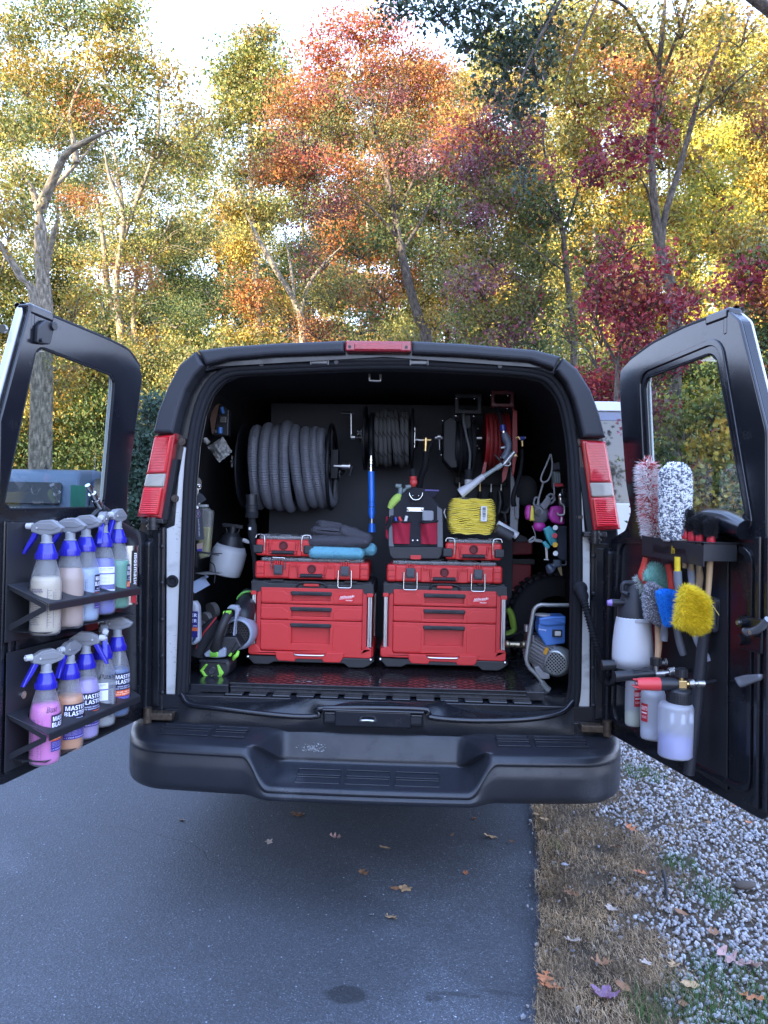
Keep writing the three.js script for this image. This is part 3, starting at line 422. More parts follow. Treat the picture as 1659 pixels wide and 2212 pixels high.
// pieces of a trigger head, facing +x
const shroudPts = [[-0.052, 0.012], [-0.012, 0.0], [0.012, 0.0], [0.052, 0.012], [0.05, 0.036], [0.02, 0.052], [-0.02, 0.056], [-0.062, 0.028]];
function bottle(row, i, label, liq, level, turn, prints, opt = {}) {
  const ks = row ? LOW : UPP, [x, y] = ks[i], q = dp('L', x, y, 0.082), pos = dw('L', q[0], q[1], 0.082);
  const b = thing('spray_bottle', label, 'spray bottle', pos, [0, turn, 0], row ? 'spray bottles on the lower door rack' : 'spray bottles on the upper door rack');
  part('bottle_body', lathe(bodyProf), shell, b);
  const lp = bodyProf.filter(p => p[1] <= level).map(p => [Math.max(0, p[0] - 0.003), p[1] + 0.003]); const lr = level < 0.15 ? 0.0425 : lerp(0.0425, 0.03, (level - 0.15) / 0.07); lp.push([lr, level], [0, level]);
  part('liquid', lathe(lp), M(liq, 0.3, 0, { transmission: 0.25, thickness: 0 }), b);
  part('cap', [lathe([[0.0315, 0.232], [0.0315, 0.25], [0.029, 0.254], [0.0215, 0.278], [0.017, 0.281], [0, 0.281]])], BLUE, b);
  part('cap_rim', Array.from({ length: 26 }, (_, k) => box(0.0025, 0.016, 0.003, [Math.cos(k / 26 * 2 * PI) * 0.0318, 0.241, Math.sin(k / 26 * 2 * PI) * 0.0318], [0, -k / 26 * 2 * PI, 0], 0)), BLUE, b).userData.kind = 'stuff';
  part('neck', lathe([[0.019, 0.281], [0.019, 0.284], [0.0155, 0.285], [0.0155, 0.304], [0.013, 0.309], [0, 0.309]]), KN, b);
  const hd = sub('spray_head', b, [0, 0.305, 0], opt.head || 0); hd.scale.setScalar(0.88);
  part('shroud', [ext(roundPts(shroudPts, 0.004, 2), 0.028, { p: [0, 0, -0.014], bevel: 0.004 }), ext([[-0.05, 0.03], [-0.02, 0.045], [0.03, 0.043], [0.03, 0.02], [-0.03, 0.018]], 0.0325, { p: [0, 0, -0.01625], bevel: 0.003 }), cyl(0.013, 0.013, 0.03, [0.0, 0.0, 0], null, 14)], SHR, hd);
  part('nozzle', [cyl(0.0105, 0.0125, 0.022, [0.062, 0.031, 0], [0, 0, -PI / 2], 14), cyl(0.004, 0.004, 0.006, [0.074, 0.031, 0], [0, 0, -PI / 2], 8)], NOZ, hd);
  part('trigger', ext([[0.02, 0.03], [0.042, 0.034], [0.046, 0.012], [0.058, -0.012], [0.074, -0.042], [0.085, -0.066], [0.077, -0.068], [0.06, -0.044], [0.042, -0.018], [0.03, 0.004], [0.016, 0.012]], 0.02, { p: [0, 0, -0.01], bevel: 0.003 }), BLUE, hd);
  part('pivot', cyl(0.0035, 0.0035, 0.036, [0.028, 0.026, 0], [PI / 2, 0, 0], 8), NOZ, hd);
  for (const p of prints) {
    // a0/a1 are directions round the bottle as seen from the viewer, -90 left edge .. 90 right edge
    const view = Math.atan2(CP[0] - pos.x, -pos.z) - turn, a = s => view + s * PI / 180;
    const [g, m] = wrap(p.r || 0.0463, a(p.a0), a(p.a1), p.h, p.y, p.t, p.clear ? { transparent: true, alphaTest: 0.35 } : {}); part(p.name || 'label', g, m, b);
  }
  return b;
}
const UPP = [[97, 1370], [148, 1355], [182, 1341], [219, 1326], [250, 1313]], LOW = [[96, 1648], [147, 1619], [182, 1592], [219, 1566], [250, 1544]];
const viewTurn = (x) => 0; // heads are turned one by one
const ML = { t: LABEL, h: 0.112, y: 0.1 }, PR = { t: PRINT, h: 0.13, y: 0.085, clear: true, name: 'print' };
bottle(0, 0, 'nearest spray bottle on the upper rack, filled with pale cream liquid', [0.62, 0.52, 0.36], 0.178, PI, [{ ...PR, a0: -62, a1: 55 }]);
bottle(0, 1, 'second spray bottle on the upper rack, holding light brown liquid', [0.5, 0.34, 0.25], 0.19, PI, []);
bottle(0, 2, 'third spray bottle on the upper rack, with nearly clear pale blue liquid', [0.36, 0.48, 0.66], 0.176, PI, [{ ...PR, a0: -60, a1: 20 }, { ...ML, a0: 42, a1: 100 }]);
bottle(0, 3, 'spray bottle of violet blue liquid with white write-on label on the upper rack', [0.14, 0.16, 0.55], 0.19, -PI / 2 + 0.25, [{ t: SLIP, h: 0.06, y: 0.135, a0: -40, a1: 60 }, { t: SLIP, h: 0.035, y: 0.07, a0: -50, a1: 65 }]);
bottle(0, 4, 'spray bottle of green liquid at the hinge end of the upper rack', [0.05, 0.36, 0.22], 0.17, -PI / 2 - 0.1, [{ ...PR, a0: -60, a1: 10 }, { ...ML, a0: 52, a1: 105 }]);
bottle(1, 0, 'spray bottle of bright pink liquid at the near end of the lower rack', [0.8, 0.16, 0.55], 0.186, -PI / 2 - 0.7, [{ ...PR, a0: -65, a1: 0 }, { ...ML, a0: 22, a1: 110 }, { t: hand('Bust'), h: 0.036, y: 0.172, a0: 0, a1: 62, r: 0.0468, clear: true, name: 'handwriting' }]);
bottle(1, 1, 'spray bottle of orange liquid second on the lower rack', [0.72, 0.3, 0.1], 0.178, -PI / 2 - 0.1, [{ ...ML, a0: -20, a1: 85 }]);
bottle(1, 2, 'spray bottle of lilac liquid in the middle of the lower rack', [0.4, 0.3, 0.66], 0.196, 0.1, [{ ...ML, a0: -18, a1: 88 }]);
bottle(1, 3, 'spray bottle of colourless grey liquid with handwriting on the lower rack', [0.4, 0.42, 0.42], 0.15, -PI / 2 + 0.5, [{ t: SLIP, h: 0.06, y: 0.125, a0: -70, a1: 25 }, { t: hand('Passion'), h: 0.036, y: 0.175, a0: -20, a1: 85, r: 0.0468, clear: true, name: 'handwriting' }, { ...PR, a0: 28, a1: 80 }]);
bottle(1, 4, 'spray bottle of deep blue liquid at the hinge end of the lower rack', [0.04, 0.14, 0.36], 0.166, PI + 0.2, [{ ...ML, a0: -10, a1: 85 }]);
// the racks: bent black sheet with round holes for the bottles
{
  const D = DOOR.L, sheet = K.plastic;
  [UPP, LOW].forEach((row, r) => {
    const us = row.map(q => dp('L', q[0], q[1], 0.082)), u0 = us[4][0] - 0.075, u1 = us[0][0] + 0.075, v = us.reduce((s, q) => s + q[1], 0) / 5 - 0.003;
    const t = thing('bottle_rack', r ? 'lower black sheet metal bottle rack on the left rear door' : 'upper black sheet metal bottle rack on the left rear door', 'rack', dw('L', u0, v, 0), [0, D.ry, 0], 'bottle racks on the left door');
    const W = u1 - u0, sg = -1;
    const flatSheet = (pts, y, holes) => { const g = ext(pts.map(p => [p[0], p[1]]), 0.003, { holes, bevel: 0.0008, seg: 1 }); g.rotateX(PI / 2 * -1); g.translate(0, y, 0); return g; }; // (u, w) -> local (u, y, -w)
    part('back_panel', box(W + 0.03, r ? 0.36 : 0.36, 0.003, [W / 2, 0.15, -0.012], null, 0.001), sheet, t);
    part('shelf', [flatSheet([[0, 0.012], [W - 0.02, 0.012], [W - 0.03, 0.12], [0.03, 0.125]], -0.004)], sheet, t);
    const hole = us.map(q => Array.from({ length: 20 }, (_, k) => [q[0] - u0 + 0.049 * Math.cos(-k / 20 * 2 * PI), 0.082 + 0.049 * Math.sin(-k / 20 * 2 * PI)]));
    const tilt = g => { const p = g.attributes.position; for (let i = 0; i < p.count; i++) p.setY(i, p.getY(i) + 0.42 * (p.getZ(i) + 0.012)); g.computeVertexNormals(); return g; };
    part('rail', [tilt(flatSheet([[-0.005, 0.012], [W + 0.01, 0.012], [W - 0.01, 0.142], [0.012, 0.142]], 0.142, hole)), box(W - 0.03, 0.02, 0.003, [W / 2, 0.078, -0.142], null, 0.001)], sheet, t);
    part('brace', ext([[0.012, 0.002], [0.142, 0.07], [0.142, 0.088], [0.012, 0.142], [0.012, 0.128], [0.125, 0.08], [0.012, 0.022]], 0.003, { p: [W - 0.002, 0, 0], r: [0, PI / 2, 0] }), sheet, t);
  });
}
// polished surface-cleaner tube standing at the hinge end of the rack
{
  const p = dpw('L', 275, 1303, 0.075), t = thing('lance_tube', 'polished metal lance tube with white lettering beside the green bottle', 'tube', p);
  part('tube_body', [cyl(0.034, 0.034, 0.21, [0, 0.105, 0], null, 28), cyl(0.036, 0.036, 0.006, [0, 0.0, 0], null, 28), cyl(0.0355, 0.0355, 0.005, [0, 0.21, 0], null, 28)], K.chrome, t);
  const vw = Math.atan2(CP[0] - p.x, -p.z), [g, m] = wrap(0.0345, vw + 0.35, vw + 1.05, 0.19, 0.1, canvasTex(64, 512, (x) => { x.fillStyle = '#101014'; x.fillRect(0, 0, 64, 512); x.fillStyle = '#c03038'; x.fillRect(0, 430, 64, 82); x.save(); x.translate(46, 20); x.rotate(PI / 2); x.fillStyle = '#f2f2f2'; x.font = 'bold 68px sans-serif'; x.fillText('mosmatic', 0, 20); x.restore(); })); part('label', g, m, t);
  const a = dpw('L', 258, 1400, 0.03), s = thing('support_rod', 'thin steel rod below the lance tube on the left door', 'rod', a); part('shaft', cyl(0.007, 0.007, 0.25, [0, -0.02, 0]), K.steel, s); part('collar', cyl(0.012, 0.012, 0.03, [0, 0.11, 0]), K.plastic, s);
}
// trigger gun hanging above the bottles
{
  const p0 = dpw('L', 262, 1150, 0.06), t = thing('spray_gun', 'black pressure washer trigger gun with steel quick connect above the left rack', 'spray gun', p0);
  const L = (x, y) => dpw('L', x, y, 0.06).sub(p0);
  const body = [[212, 1100], [226, 1088], [236, 1100], [258, 1130], [292, 1150], [298, 1175], [262, 1205], [248, 1190], [250, 1160], [238, 1128]].map(q => { const v = L(...q); return v; });
  part('gun_body', [taper([L(217, 1098), L(232, 1112), L(250, 1134), L(272, 1152)], [0.018, 0.021, 0.024, 0.03], 10), taper([L(272, 1152), L(280, 1165), L(286, 1205), L(290, 1225)], [0.03, 0.034, 0.022, 0.018], 10)], K.plastic, t);
  part('trigger_guard', taper([L(215, 1100), L(198, 1118), L(187, 1140), L(186, 1152)], [0.008, 0.009, 0.009, 0.008], 8), K.plastic, t);
  part('trigger', taper([L(190, 1130), L(215, 1120), L(240, 1140)], [0.008, 0.01, 0.01], 8), K.plastic, t);
  part('quick_connect', [rod(L(216, 1097), L(207, 1080), 0.013, 0.013, 6), rod(L(207, 1080), L(200, 1068), 0.011), rod(L(203, 1074), L(199, 1066), 0.015, 0.014), rod(L(199, 1066), L(190, 1050), 0.008), rod(L(194, 1057), L(189, 1048), 0.011, 0.009)], K.chrome, t);
}
// ---------------------------------------------------------------- red drawer boxes, organisers and what lies on them
const crop = (ox, oy, s) => (x, y) => [ox + s * x, oy + s * y];
const C3 = crop(371.6, 763, 0.2963), C4 = crop(763.1, 796.3, 0.3), C5 = crop(371.6, 1095, 0.2963), C6 = crop(796.3, 1095, 0.3), CL = crop(398.2, 929, 0.15), CB = crop(398.2, 1227.7, 0.12), CR = crop(1075, 929, 0.15);
const loc = (c, z, base) => (x, y, dz = 0) => at(...c(x, y), z + dz).sub(base);
const p2 = (L, l) => l.map(q => { const v = L(q[0], q[1]); return q.length > 2 ? [v.x, v.y, q[2]] : [v.x, v.y]; });
const RED = K.red, RED2 = M([0.5, 0.025, 0.028], 0.5, 0, { bump: 1, bs: 0.0003, brep: 10 }), BLK = M([0.02, 0.021, 0.026], 0.5, 0, { bump: 1, bs: 0.0004, brep: 12 });
const FR = -3.46;                                  // front of the boxes
const logoT = canvasTex(256, 112, (x) => { x.fillStyle = '#d01822'; x.fillRect(0, 0, 256, 112); x.fillStyle = '#fff'; x.save(); x.transform(1, -0.12, -0.2, 1, 22, 26); x.font = 'italic bold 50px serif'; x.fillText('Milwaukee', 0, 34); x.fillRect(0, 42, 210, 4); x.restore(); x.font = 'italic bold 24px sans-serif'; x.fillText('PACKOUT', 118, 92); });
{
  const s = 0.000614, X = x => (x - 1002) * s, Y = y => (1130 - y) * s;
  const bp = at(669, 1428, FR), t = thing('drawer_box', 'left red three drawer tool box, below the towels', 'tool box', bp, [0, 0, 0], 'three drawer tool boxes');
  part('case', [box(0.535, 0.33, 0.34, [0, 0.185, -0.19], null, 0.008)], RED2, t);
  const ft = pts => pts.map(q => [X(q[0]), Y(q[1]), q[2] ?? 0.002]);
  // frame of the front: sides and base flange
  part('base_flange', [ext(roundPts(ft([[545, 1030], [600, 1012], [628, 1040], [640, 1062], [1375, 1062], [1390, 1040], [1412, 1012], [1458, 1030], [1458, 1088], [1440, 1098], [560, 1090], [545, 1080]]), 0.003), 0.035, { p: [0, 0, -0.028], bevel: 0.004 }), ext(roundPts(ft([[745, 1060], [875, 1060], [890, 1085], [1110, 1085], [1125, 1060], [1260, 1060], [1245, 1110], [1225, 1132], [1110, 1132], [1095, 1112], [905, 1112], [890, 1132], [775, 1128], [755, 1110]]), 0.003), 0.03, { p: [0, 0, -0.014], bevel: 0.004 }), box(0.57, 0.05, 0.3, [0, 0.04, -0.19], null, 0.01)], RED, t);
  part('latch_bar', [tube([[X(890), Y(1075), 0.012], [X(910), Y(1082), 0.02], [X(1090), Y(1082), 0.02], [X(1110), Y(1075), 0.012]], 0.0042, 30)], K.alu, t);
  part('side_frame', ext(ft([[600, 640], [632, 600], [632, 1050], [600, 1020]]), 0.03, { p: [0, 0, -0.03], bevel: 0.003 }), RED2, t);
  part('side_frame', ext(ft([[1384, 600], [1416, 640], [1416, 1020], [1384, 1050]]), 0.03, { p: [0, 0, -0.03], bevel: 0.003 }), RED2, t);
  part('top_frame', [ext(roundPts(ft([[553, 552], [640, 545], [690, 560], [1360, 562], [1400, 548], [1462, 556], [1468, 640], [1385, 634], [1375, 600], [640, 592], [628, 632], [556, 632]]), 0.003), 0.34, { p: [0, 0, -0.34], bevel: 0.005 }), box(0.55, 0.02, 0.33, [0, 0.352, -0.18], null, 0.006), box(0.06, 0.012, 0.03, [X(745), 0.36, -0.02]), box(0.06, 0.012, 0.03, [X(1290), 0.36, -0.02])], BLK, t);
  part('top_latch', ext(roundPts(ft([[948, 552], [1062, 552], [1062, 580], [948, 580]]), 0.003), 0.02, { p: [0, 0, -0.008], bevel: 0.004 }), RED, t);
  part('top_handle', taper([[X(895), Y(585), 0.004], [X(930), Y(552), 0.01], [X(1080), Y(552), 0.01], [X(1120), Y(585), 0.004]], [0.005, 0.007, 0.005], 8, 24), BLK, t);
  for (const [a, b, z] of [[560, 592, 0], [1418, 1456, 0], [560, 592, -0.32], [1418, 1456, -0.32]]) { const p = sub('corner_post', t); part('rail', [cyl((b - a) * s * 0.27, (b - a) * s * 0.27, 0.235, [X(a + (b - a) * 0.27), Y(828), z - 0.012], null, 14), cyl((b - a) * s * 0.27, (b - a) * s * 0.27, 0.235, [X(a + (b - a) * 0.75), Y(828), z - 0.012], null, 14), box((b - a) * s * 0.5, 0.235, 0.012, [X((a + b) / 2), Y(828), z - 0.014], null, 0)], K.alu, p); part('collar', box((b - a + 10) * s, 0.018, 0.03, [X((a + b) / 2), Y(636), z - 0.012], null, 0.003), RED, p); }
  for (const [y0, y1, hy, hh] of [[593, 709, 615, 700], [716, 829, 731, 815], [833, 1056, 850, 1012]]) {
    const d = sub('drawer', t);
    part('drawer_face', [ext(roundPts(ft([[632, y0, 0.004], [1384, y0, 0.004], [1384, y1 - 6, 0.006], [1366, y1, 0.006], [650, y1, 0.006], [632, y1 - 6, 0.006]]), 0.003), 0.03, { p: [0, 0, -0.026], bevel: 0.0035, holes: [roundPts(ft([[852, hy], [1158, hy], [1152, hh], [856, hh]]), 0.003)] }),
      ext(roundPts(ft([[635, y0 + 24], [792, y0 + 24], [842, y0 + 52], [842, y1 - 8], [655, y1 - 8], [635, y1 - 14]]), 0.004), 0.008, { p: [0, 0, -0.002], bevel: 0.0025 }), ext(roundPts(ft([[1382, y0 + 24], [1215, y0 + 24], [1168, y0 + 52], [1168, y1 - 8], [1362, y1 - 8], [1382, y1 - 14]]), 0.004), 0.008, { p: [0, 0, -0.002], bevel: 0.0025 }),
      box(0.19, (hh - hy) * s, 0.004, [X(1005), Y((hy + hh) / 2), -0.022], null, 0), box(0.188, 0.012, 0.016, [X(1005), Y(hh) + 0.002, -0.01], null, 0.004)], RED, d);
    part('drawer_pull', [ext(roundPts(ft([[858, hy + 2], [1152, hy + 2], [1160, hy + 12], [1154, hy + 32], [858, hy + 32], [851, hy + 12]]), 0.002), 0.028, { p: [0, 0, -0.018], bevel: 0.004 })], BLK, d);
    part('grip_rib', Array.from({ length: 12 }, (_, k) => box(0.0035, 0.01, 0.003, [X(925 + k * 14.5), Y(hy + 19), 0.0105], null, 0.0008)), K.matte, d).userData.kind = 'stuff';
  }
  part('logo_plate', ext(roundPts(ft([[1205, 634], [1326, 634], [1326, 692], [1205, 692]]), 0.004), 0.003, { p: [0, 0, 0.005] }), RED, t);
  part('logo', mv(new THREE.PlaneGeometry(0.071, 0.033), [X(1265), Y(662), 0.0087]), new THREE.MeshStandardMaterial({ map: logoT, roughness: 0.45 }), t);
  // black mounting plate under the box
  part('mounting_plate', [ext(roundPts(ft([[535, 1098], [1470, 1098], [1478, 1118], [1440, 1150], [1400, 1168], [1290, 1168], [1255, 1140], [740, 1140], [700, 1160], [590, 1160], [555, 1125]]), 0.003), 0.3, { p: [0, 0, -0.29], bevel: 0.004 })], K.plastic, t);
  for (const x of [545, 1452]) part('bolt', sph(0.008, [X(x), Y(1106), 0.014], [1, 1, 0.6], 10), K.chrome, t);
  copyOf(t, 'right red three drawer tool box, below the tool tote', at(956.5, 1434, FR));
}
// organiser cases; the large ones close with two wire latches, the small ones with side latches
const clear = M([0.75, 0.76, 0.78], 0.12, 0, { transmission: 0.85, thickness: 0 });
function organiser(w, h, dep, label, pos, small, group) {
  const t = thing('organiser_case', label, 'organiser', pos, [0, 0, 0], group), hw = w / 2;
  part('case', [box(w, h * 0.78, dep, [0, h * 0.39, -dep / 2], null, 0.012, 3), ...[-1, 1].map(s => box(small ? 0.05 : 0.045, h * 0.8, 0.04, [s * (hw - (small ? 0.022 : 0.015)), h * 0.4, -0.012], null, 0.012, 3)), box(w * (small ? 0.66 : 0.42), h * 0.72, 0.02, [0, h * 0.36, -0.004], null, 0.006)], RED, t);
  if (!small) part('corner_rib', [-1, 1].flatMap(s => [0.25, 0.55].map(f => box(0.036, 0.006, 0.008, [s * (hw - 0.016), h * f, 0.006], null, 0.002))), RED2, t).userData.kind = 'stuff';
  part('lid', [box(w * 0.93, h * 0.2, dep * 0.95, [0, h * 0.87, -dep / 2], null, 0.008), ...Array.from({ length: small ? 3 : 6 }, (_, k) => box(0.05, 0.006, dep * 0.7, [lerp(-0.38, 0.38, k / (small ? 2 : 5)) * w, h * 0.985, -dep / 2], null, 0.003))], clear, t);
  part('tray', box(w * 0.86, 0.006, dep * 0.88, [0, h * 0.775, -dep / 2], null, 0), M([0.11, 0.06, 0.065], 0.7), t);
  part('contents', Array.from({ length: small ? 6 : 12 }, (_, k) => box(0.03 + 0.02 * ((k * 7) % 3) / 2, h * 0.1, 0.05, [lerp(-0.38, 0.38, (k % 6) / 5) * w, h * 0.83, -0.05 - 0.08 * Math.floor(k / 6) - 0.01 * (k % 2)], [0, k, 0], 0.004)), M([0.16, 0.13, 0.12], 0.6), t).userData.kind = 'stuff';
  const hy = small ? h * 0.5 : h * 0.48, ring = sub('handle', t);
  part('finger_ring', [mv(new THREE.TorusGeometry(0.0165, 0.004, 8, 24), [0, hy, 0.006]), cyl(0.0155, 0.0155, 0.004, [0, hy, 0.0045], [PI / 2, 0, 0], 20)], M([0.12, 0.008, 0.012], 0.6), ring);
  part('grip', [cyl(0.0085, 0.0085, 0.1, [0, hy - 0.03, 0.016], [0, 0, PI / 2], 12), ...Array.from({ length: 13 }, (_, k) => mv(new THREE.TorusGeometry(0.0088, 0.0016, 5, 12), [-0.046 + k * 0.0077, hy - 0.03, 0.016], [0, PI / 2, 0]))], BLK, ring).userData.kind = 'stuff';
  part('pull_bail', taper([[-0.062, hy + 0.012, 0.008], [-0.06, hy - 0.02, 0.012], [-0.052, hy - 0.034, 0.014], [0.052, hy - 0.034, 0.014], [0.06, hy - 0.02, 0.012], [0.062, hy + 0.012, 0.008]], [0.005], 8, 30), RED2, ring);
  for (const s of [-1, 1]) part('hinge', [0, 1, 2].flatMap(k => [box(0.007, 0.018, 0.012, [s * (small ? 0.072 : 0.078) + (k - 1) * 0.0125, h * 0.62, 0.006], null, 0.002), cyl(0.0035, 0.0035, 0.01, [s * (small ? 0.072 : 0.078) + (k - 0.5) * 0.0125, h * 0.63, 0.008], [0, 0, PI / 2], 8)]), RED, t).userData.kind = 'stuff';
  for (const s of [-1, 1]) {
    const l = sub('latch', t, [s * (small ? hw - 0.02 : w * 0.3), 0, 0]);
    if (small) { part('latch_tab', box(0.046, h * 0.42, 0.022, [s * 0.012, h * 0.33, 0.006], null, 0.007, 3), BLK, l); part('latch_wire', tube([[-s * 0.018, h * 0.25, 0.014], [-s * 0.019, h * 0.8, 0.014], [-s * 0.012, h * 1.0, 0.01], [s * 0.016, h * 1.01, 0.008], [s * 0.022, h * 0.86, 0.01]], 0.0028, 30, 6), K.chrome, l); }
    else { part('latch_tab', [box(0.04, 0.044, 0.014, [0, h * 0.42, 0.012], null, 0.004), box(0.03, 0.012, 0.008, [0, h * 0.42 - 0.01, 0.018], null, 0.002)], M([0.05, 0.055, 0.068], 0.4), l); part('latch_comb', Array.from({ length: 4 }, (_, k) => box(0.006, 0.026, 0.012, [-0.016 + k * 0.0105, h * 0.7, 0.006], null, 0.002)), RED, l).userData.kind = 'stuff'; const up = pos.upLatch && s < 0; const y0 = h * 0.45, y1 = up ? h * 0.97 : -h * 0.34; part('latch_wire', tube([[-0.029, y0, 0.012], [-0.03, lerp(y0, y1, 0.9), 0.017], [-0.024, y1, 0.018], [0.024, y1, 0.018], [0.03, lerp(y0, y1, 0.9), 0.017], [0.029, y0, 0.012]], 0.003, 40, 6, false, 0.2), K.chrome, l); }
  }
  return t;
}
const mid5 = (x0, x1, y, z) => at(...C5((x0 + x1) / 2, y), z), mid6 = (x0, x1, y, z) => at(...C6((x0 + x1) / 2, y), z);
{ const p = mid5(612, 1424, 528, FR + 0.01); p.upLatch = 1; organiser(0.502, 0.098, 0.34, 'wide flat red organiser case carrying the towels and a smaller case', p, false, 'wide organiser cases'); }
organiser(0.502, 0.098, 0.34, 'wide flat red organiser case under the tool tote and yellow cloths', mid6(137, 950, 546, FR + 0.01), false, 'wide organiser cases');
organiser(0.247, 0.094, 0.32, 'compact red organiser case beside the folded towels', mid5(612, 1013, 358, FR + 0.0), true, 'compact organiser cases');
organiser(0.247, 0.094, 0.32, 'compact red organiser case beneath the yellow cloth pack', mid6(553, 955, 382, FR + 0.0), true, 'compact organiser cases');
// folded towels: soft slabs with creases and a fuzzy nap
function fuzz(geo, n, len, m, parent, name, seed, o = {}) { // short fibres over a surface, one part
  const g = flat(geo.clone()), p = g.attributes.position, nn = g.attributes.normal, r = rng(seed), tri = p.count / 3, ar = []; let tot = 0; const a = V(0, 0, 0), b = V(0, 0, 0), c = V(0, 0, 0);
  for (let i = 0; i < tri; i++) { a.fromBufferAttribute(p, 3 * i); b.fromBufferAttribute(p, 3 * i + 1); c.fromBufferAttribute(p, 3 * i + 2); tot += b.clone().sub(a).cross(c.clone().sub(a)).length(); ar.push(tot); }
  const leaf = o.fibre || (() => { const q = new THREE.ConeGeometry(o.w || 0.0016, 1, 3, 1, true); q.translate(0, 0.5, 0); return q; })();
  const im = new THREE.InstancedMesh(leaf, m, n), mt = new THREE.Matrix4(), q = new THREE.Quaternion(), up = V(0, 1, 0), col = new THREE.Color();
  for (let k = 0; k < n; k++) {
    const t = r() * tot; let lo = 0, hi = tri - 1; while (lo < hi) { const md = (lo + hi) >> 1; ar[md] < t ? lo = md + 1 : hi = md; }
    let u = r(), v = r(); if (u + v > 1) { u = 1 - u; v = 1 - v; } a.fromBufferAttribute(p, 3 * lo); b.fromBufferAttribute(p, 3 * lo + 1); c.fromBufferAttribute(p, 3 * lo + 2);
    const pos = a.clone().multiplyScalar(1 - u - v).addScaledVector(b, u).addScaledVector(c, v), nr = V(nn.getX(3 * lo), nn.getY(3 * lo), nn.getZ(3 * lo));
    const d = nr.clone().add(V(r() - 0.5, r() - 0.5, r() - 0.5).multiplyScalar(o.spread ?? 1.2)); if (o.dir) d.add(o.dir); d.normalize();
    q.setFromUnitVectors(up, d); const L = len * (0.6 + 0.8 * r()); mt.compose(pos, q, V(1, L, 1)); im.setMatrixAt(k, mt);
    if (o.color) { o.color(col, pos, r); im.setColorAt(k, col); }
  }
  im.name = name; im.userData.kind = 'stuff'; parent.add(im); return im;
}
function cloth(w, h, d, seed, lump = 0.012) {
  const g = new RoundedBoxGeometry(w, h, d, 14, Math.min(h, d) * 0.48), p = g.attributes.position;
  for (let i = 0; i < p.count; i++) { const x = p.getX(i), y = p.getY(i), z = p.getZ(i); const n = N3(x * 9 + seed, y * 26, z * 9), m = N3(x * 30, y * 60 + seed, z * 30), f = Math.sin(y * 130 / (h / 0.05) + n * 4) * 0.5; p.setXYZ(i, x * (1 + 0.03 * n), y + lump * N3(x * 7 + seed, 3, z * 7) * (y > 0 ? 1 : 0.2) + 0.003 * m, z + lump * 0.6 * n + 0.004 * f + 0.003 * m); }
  const q = mergeVertices(g.deleteAttribute('normal').deleteAttribute('uv'), 1e-5); q.computeVertexNormals(); return q;
}
{
  const GT = M([0.07, 0.07, 0.085], 1, 0, { sheen: 0.5, sheenRoughness: 0.6, sheenColor: new THREE.Color(0.2, 0.2, 0.25) }), BT = M([0.17, 0.44, 0.55], 1, 0, { sheen: 0.5 });
  const bp = mid5(1015, 1400, 370, FR - 0.06), b = thing('towel', 'folded light blue microfibre towel under the dark grey one', 'towel', bp), L = loc(C5, FR - 0.06, bp);
  const g1 = mv(cloth(0.245, 0.05, 0.17, 3, 0.008), [0, 0.025, 0]); part('folded_cloth', g1, BT, b); fuzz(g1, 9000, 0.004, BT, b, 'nap', 5);
  const e = mv(cloth(0.06, 0.05, 0.14, 8), L(1440, 310, -0.06)); part('fold_end', e, BT, b); fuzz(e, 1800, 0.004, BT, b, 'nap', 6);
  const gp = mid5(1020, 1440, 295, FR - 0.08), t = thing('towel', 'crumpled dark grey towel heaped on the light blue towel', 'towel', gp);
  const g2 = merge([mv(cloth(0.27, 0.055, 0.2, 11, 0.024), [0.0, 0.03, 0]), mv(cloth(0.215, 0.05, 0.16, 15, 0.026), [-0.02, 0.072, -0.01], [0, 0, -0.16]), mv(cloth(0.15, 0.05, 0.15, 19, 0.022), [0.07, 0.058, 0.015], [0, 0, -0.4]), mv(cloth(0.11, 0.035, 0.12, 25, 0.016), [-0.055, 0.098, 0.0], [0, 0.3, -0.1])]);
  part('folded_cloth', g2, GT, t); fuzz(g2, 14000, 0.004, GT, t, 'nap', 7);
}
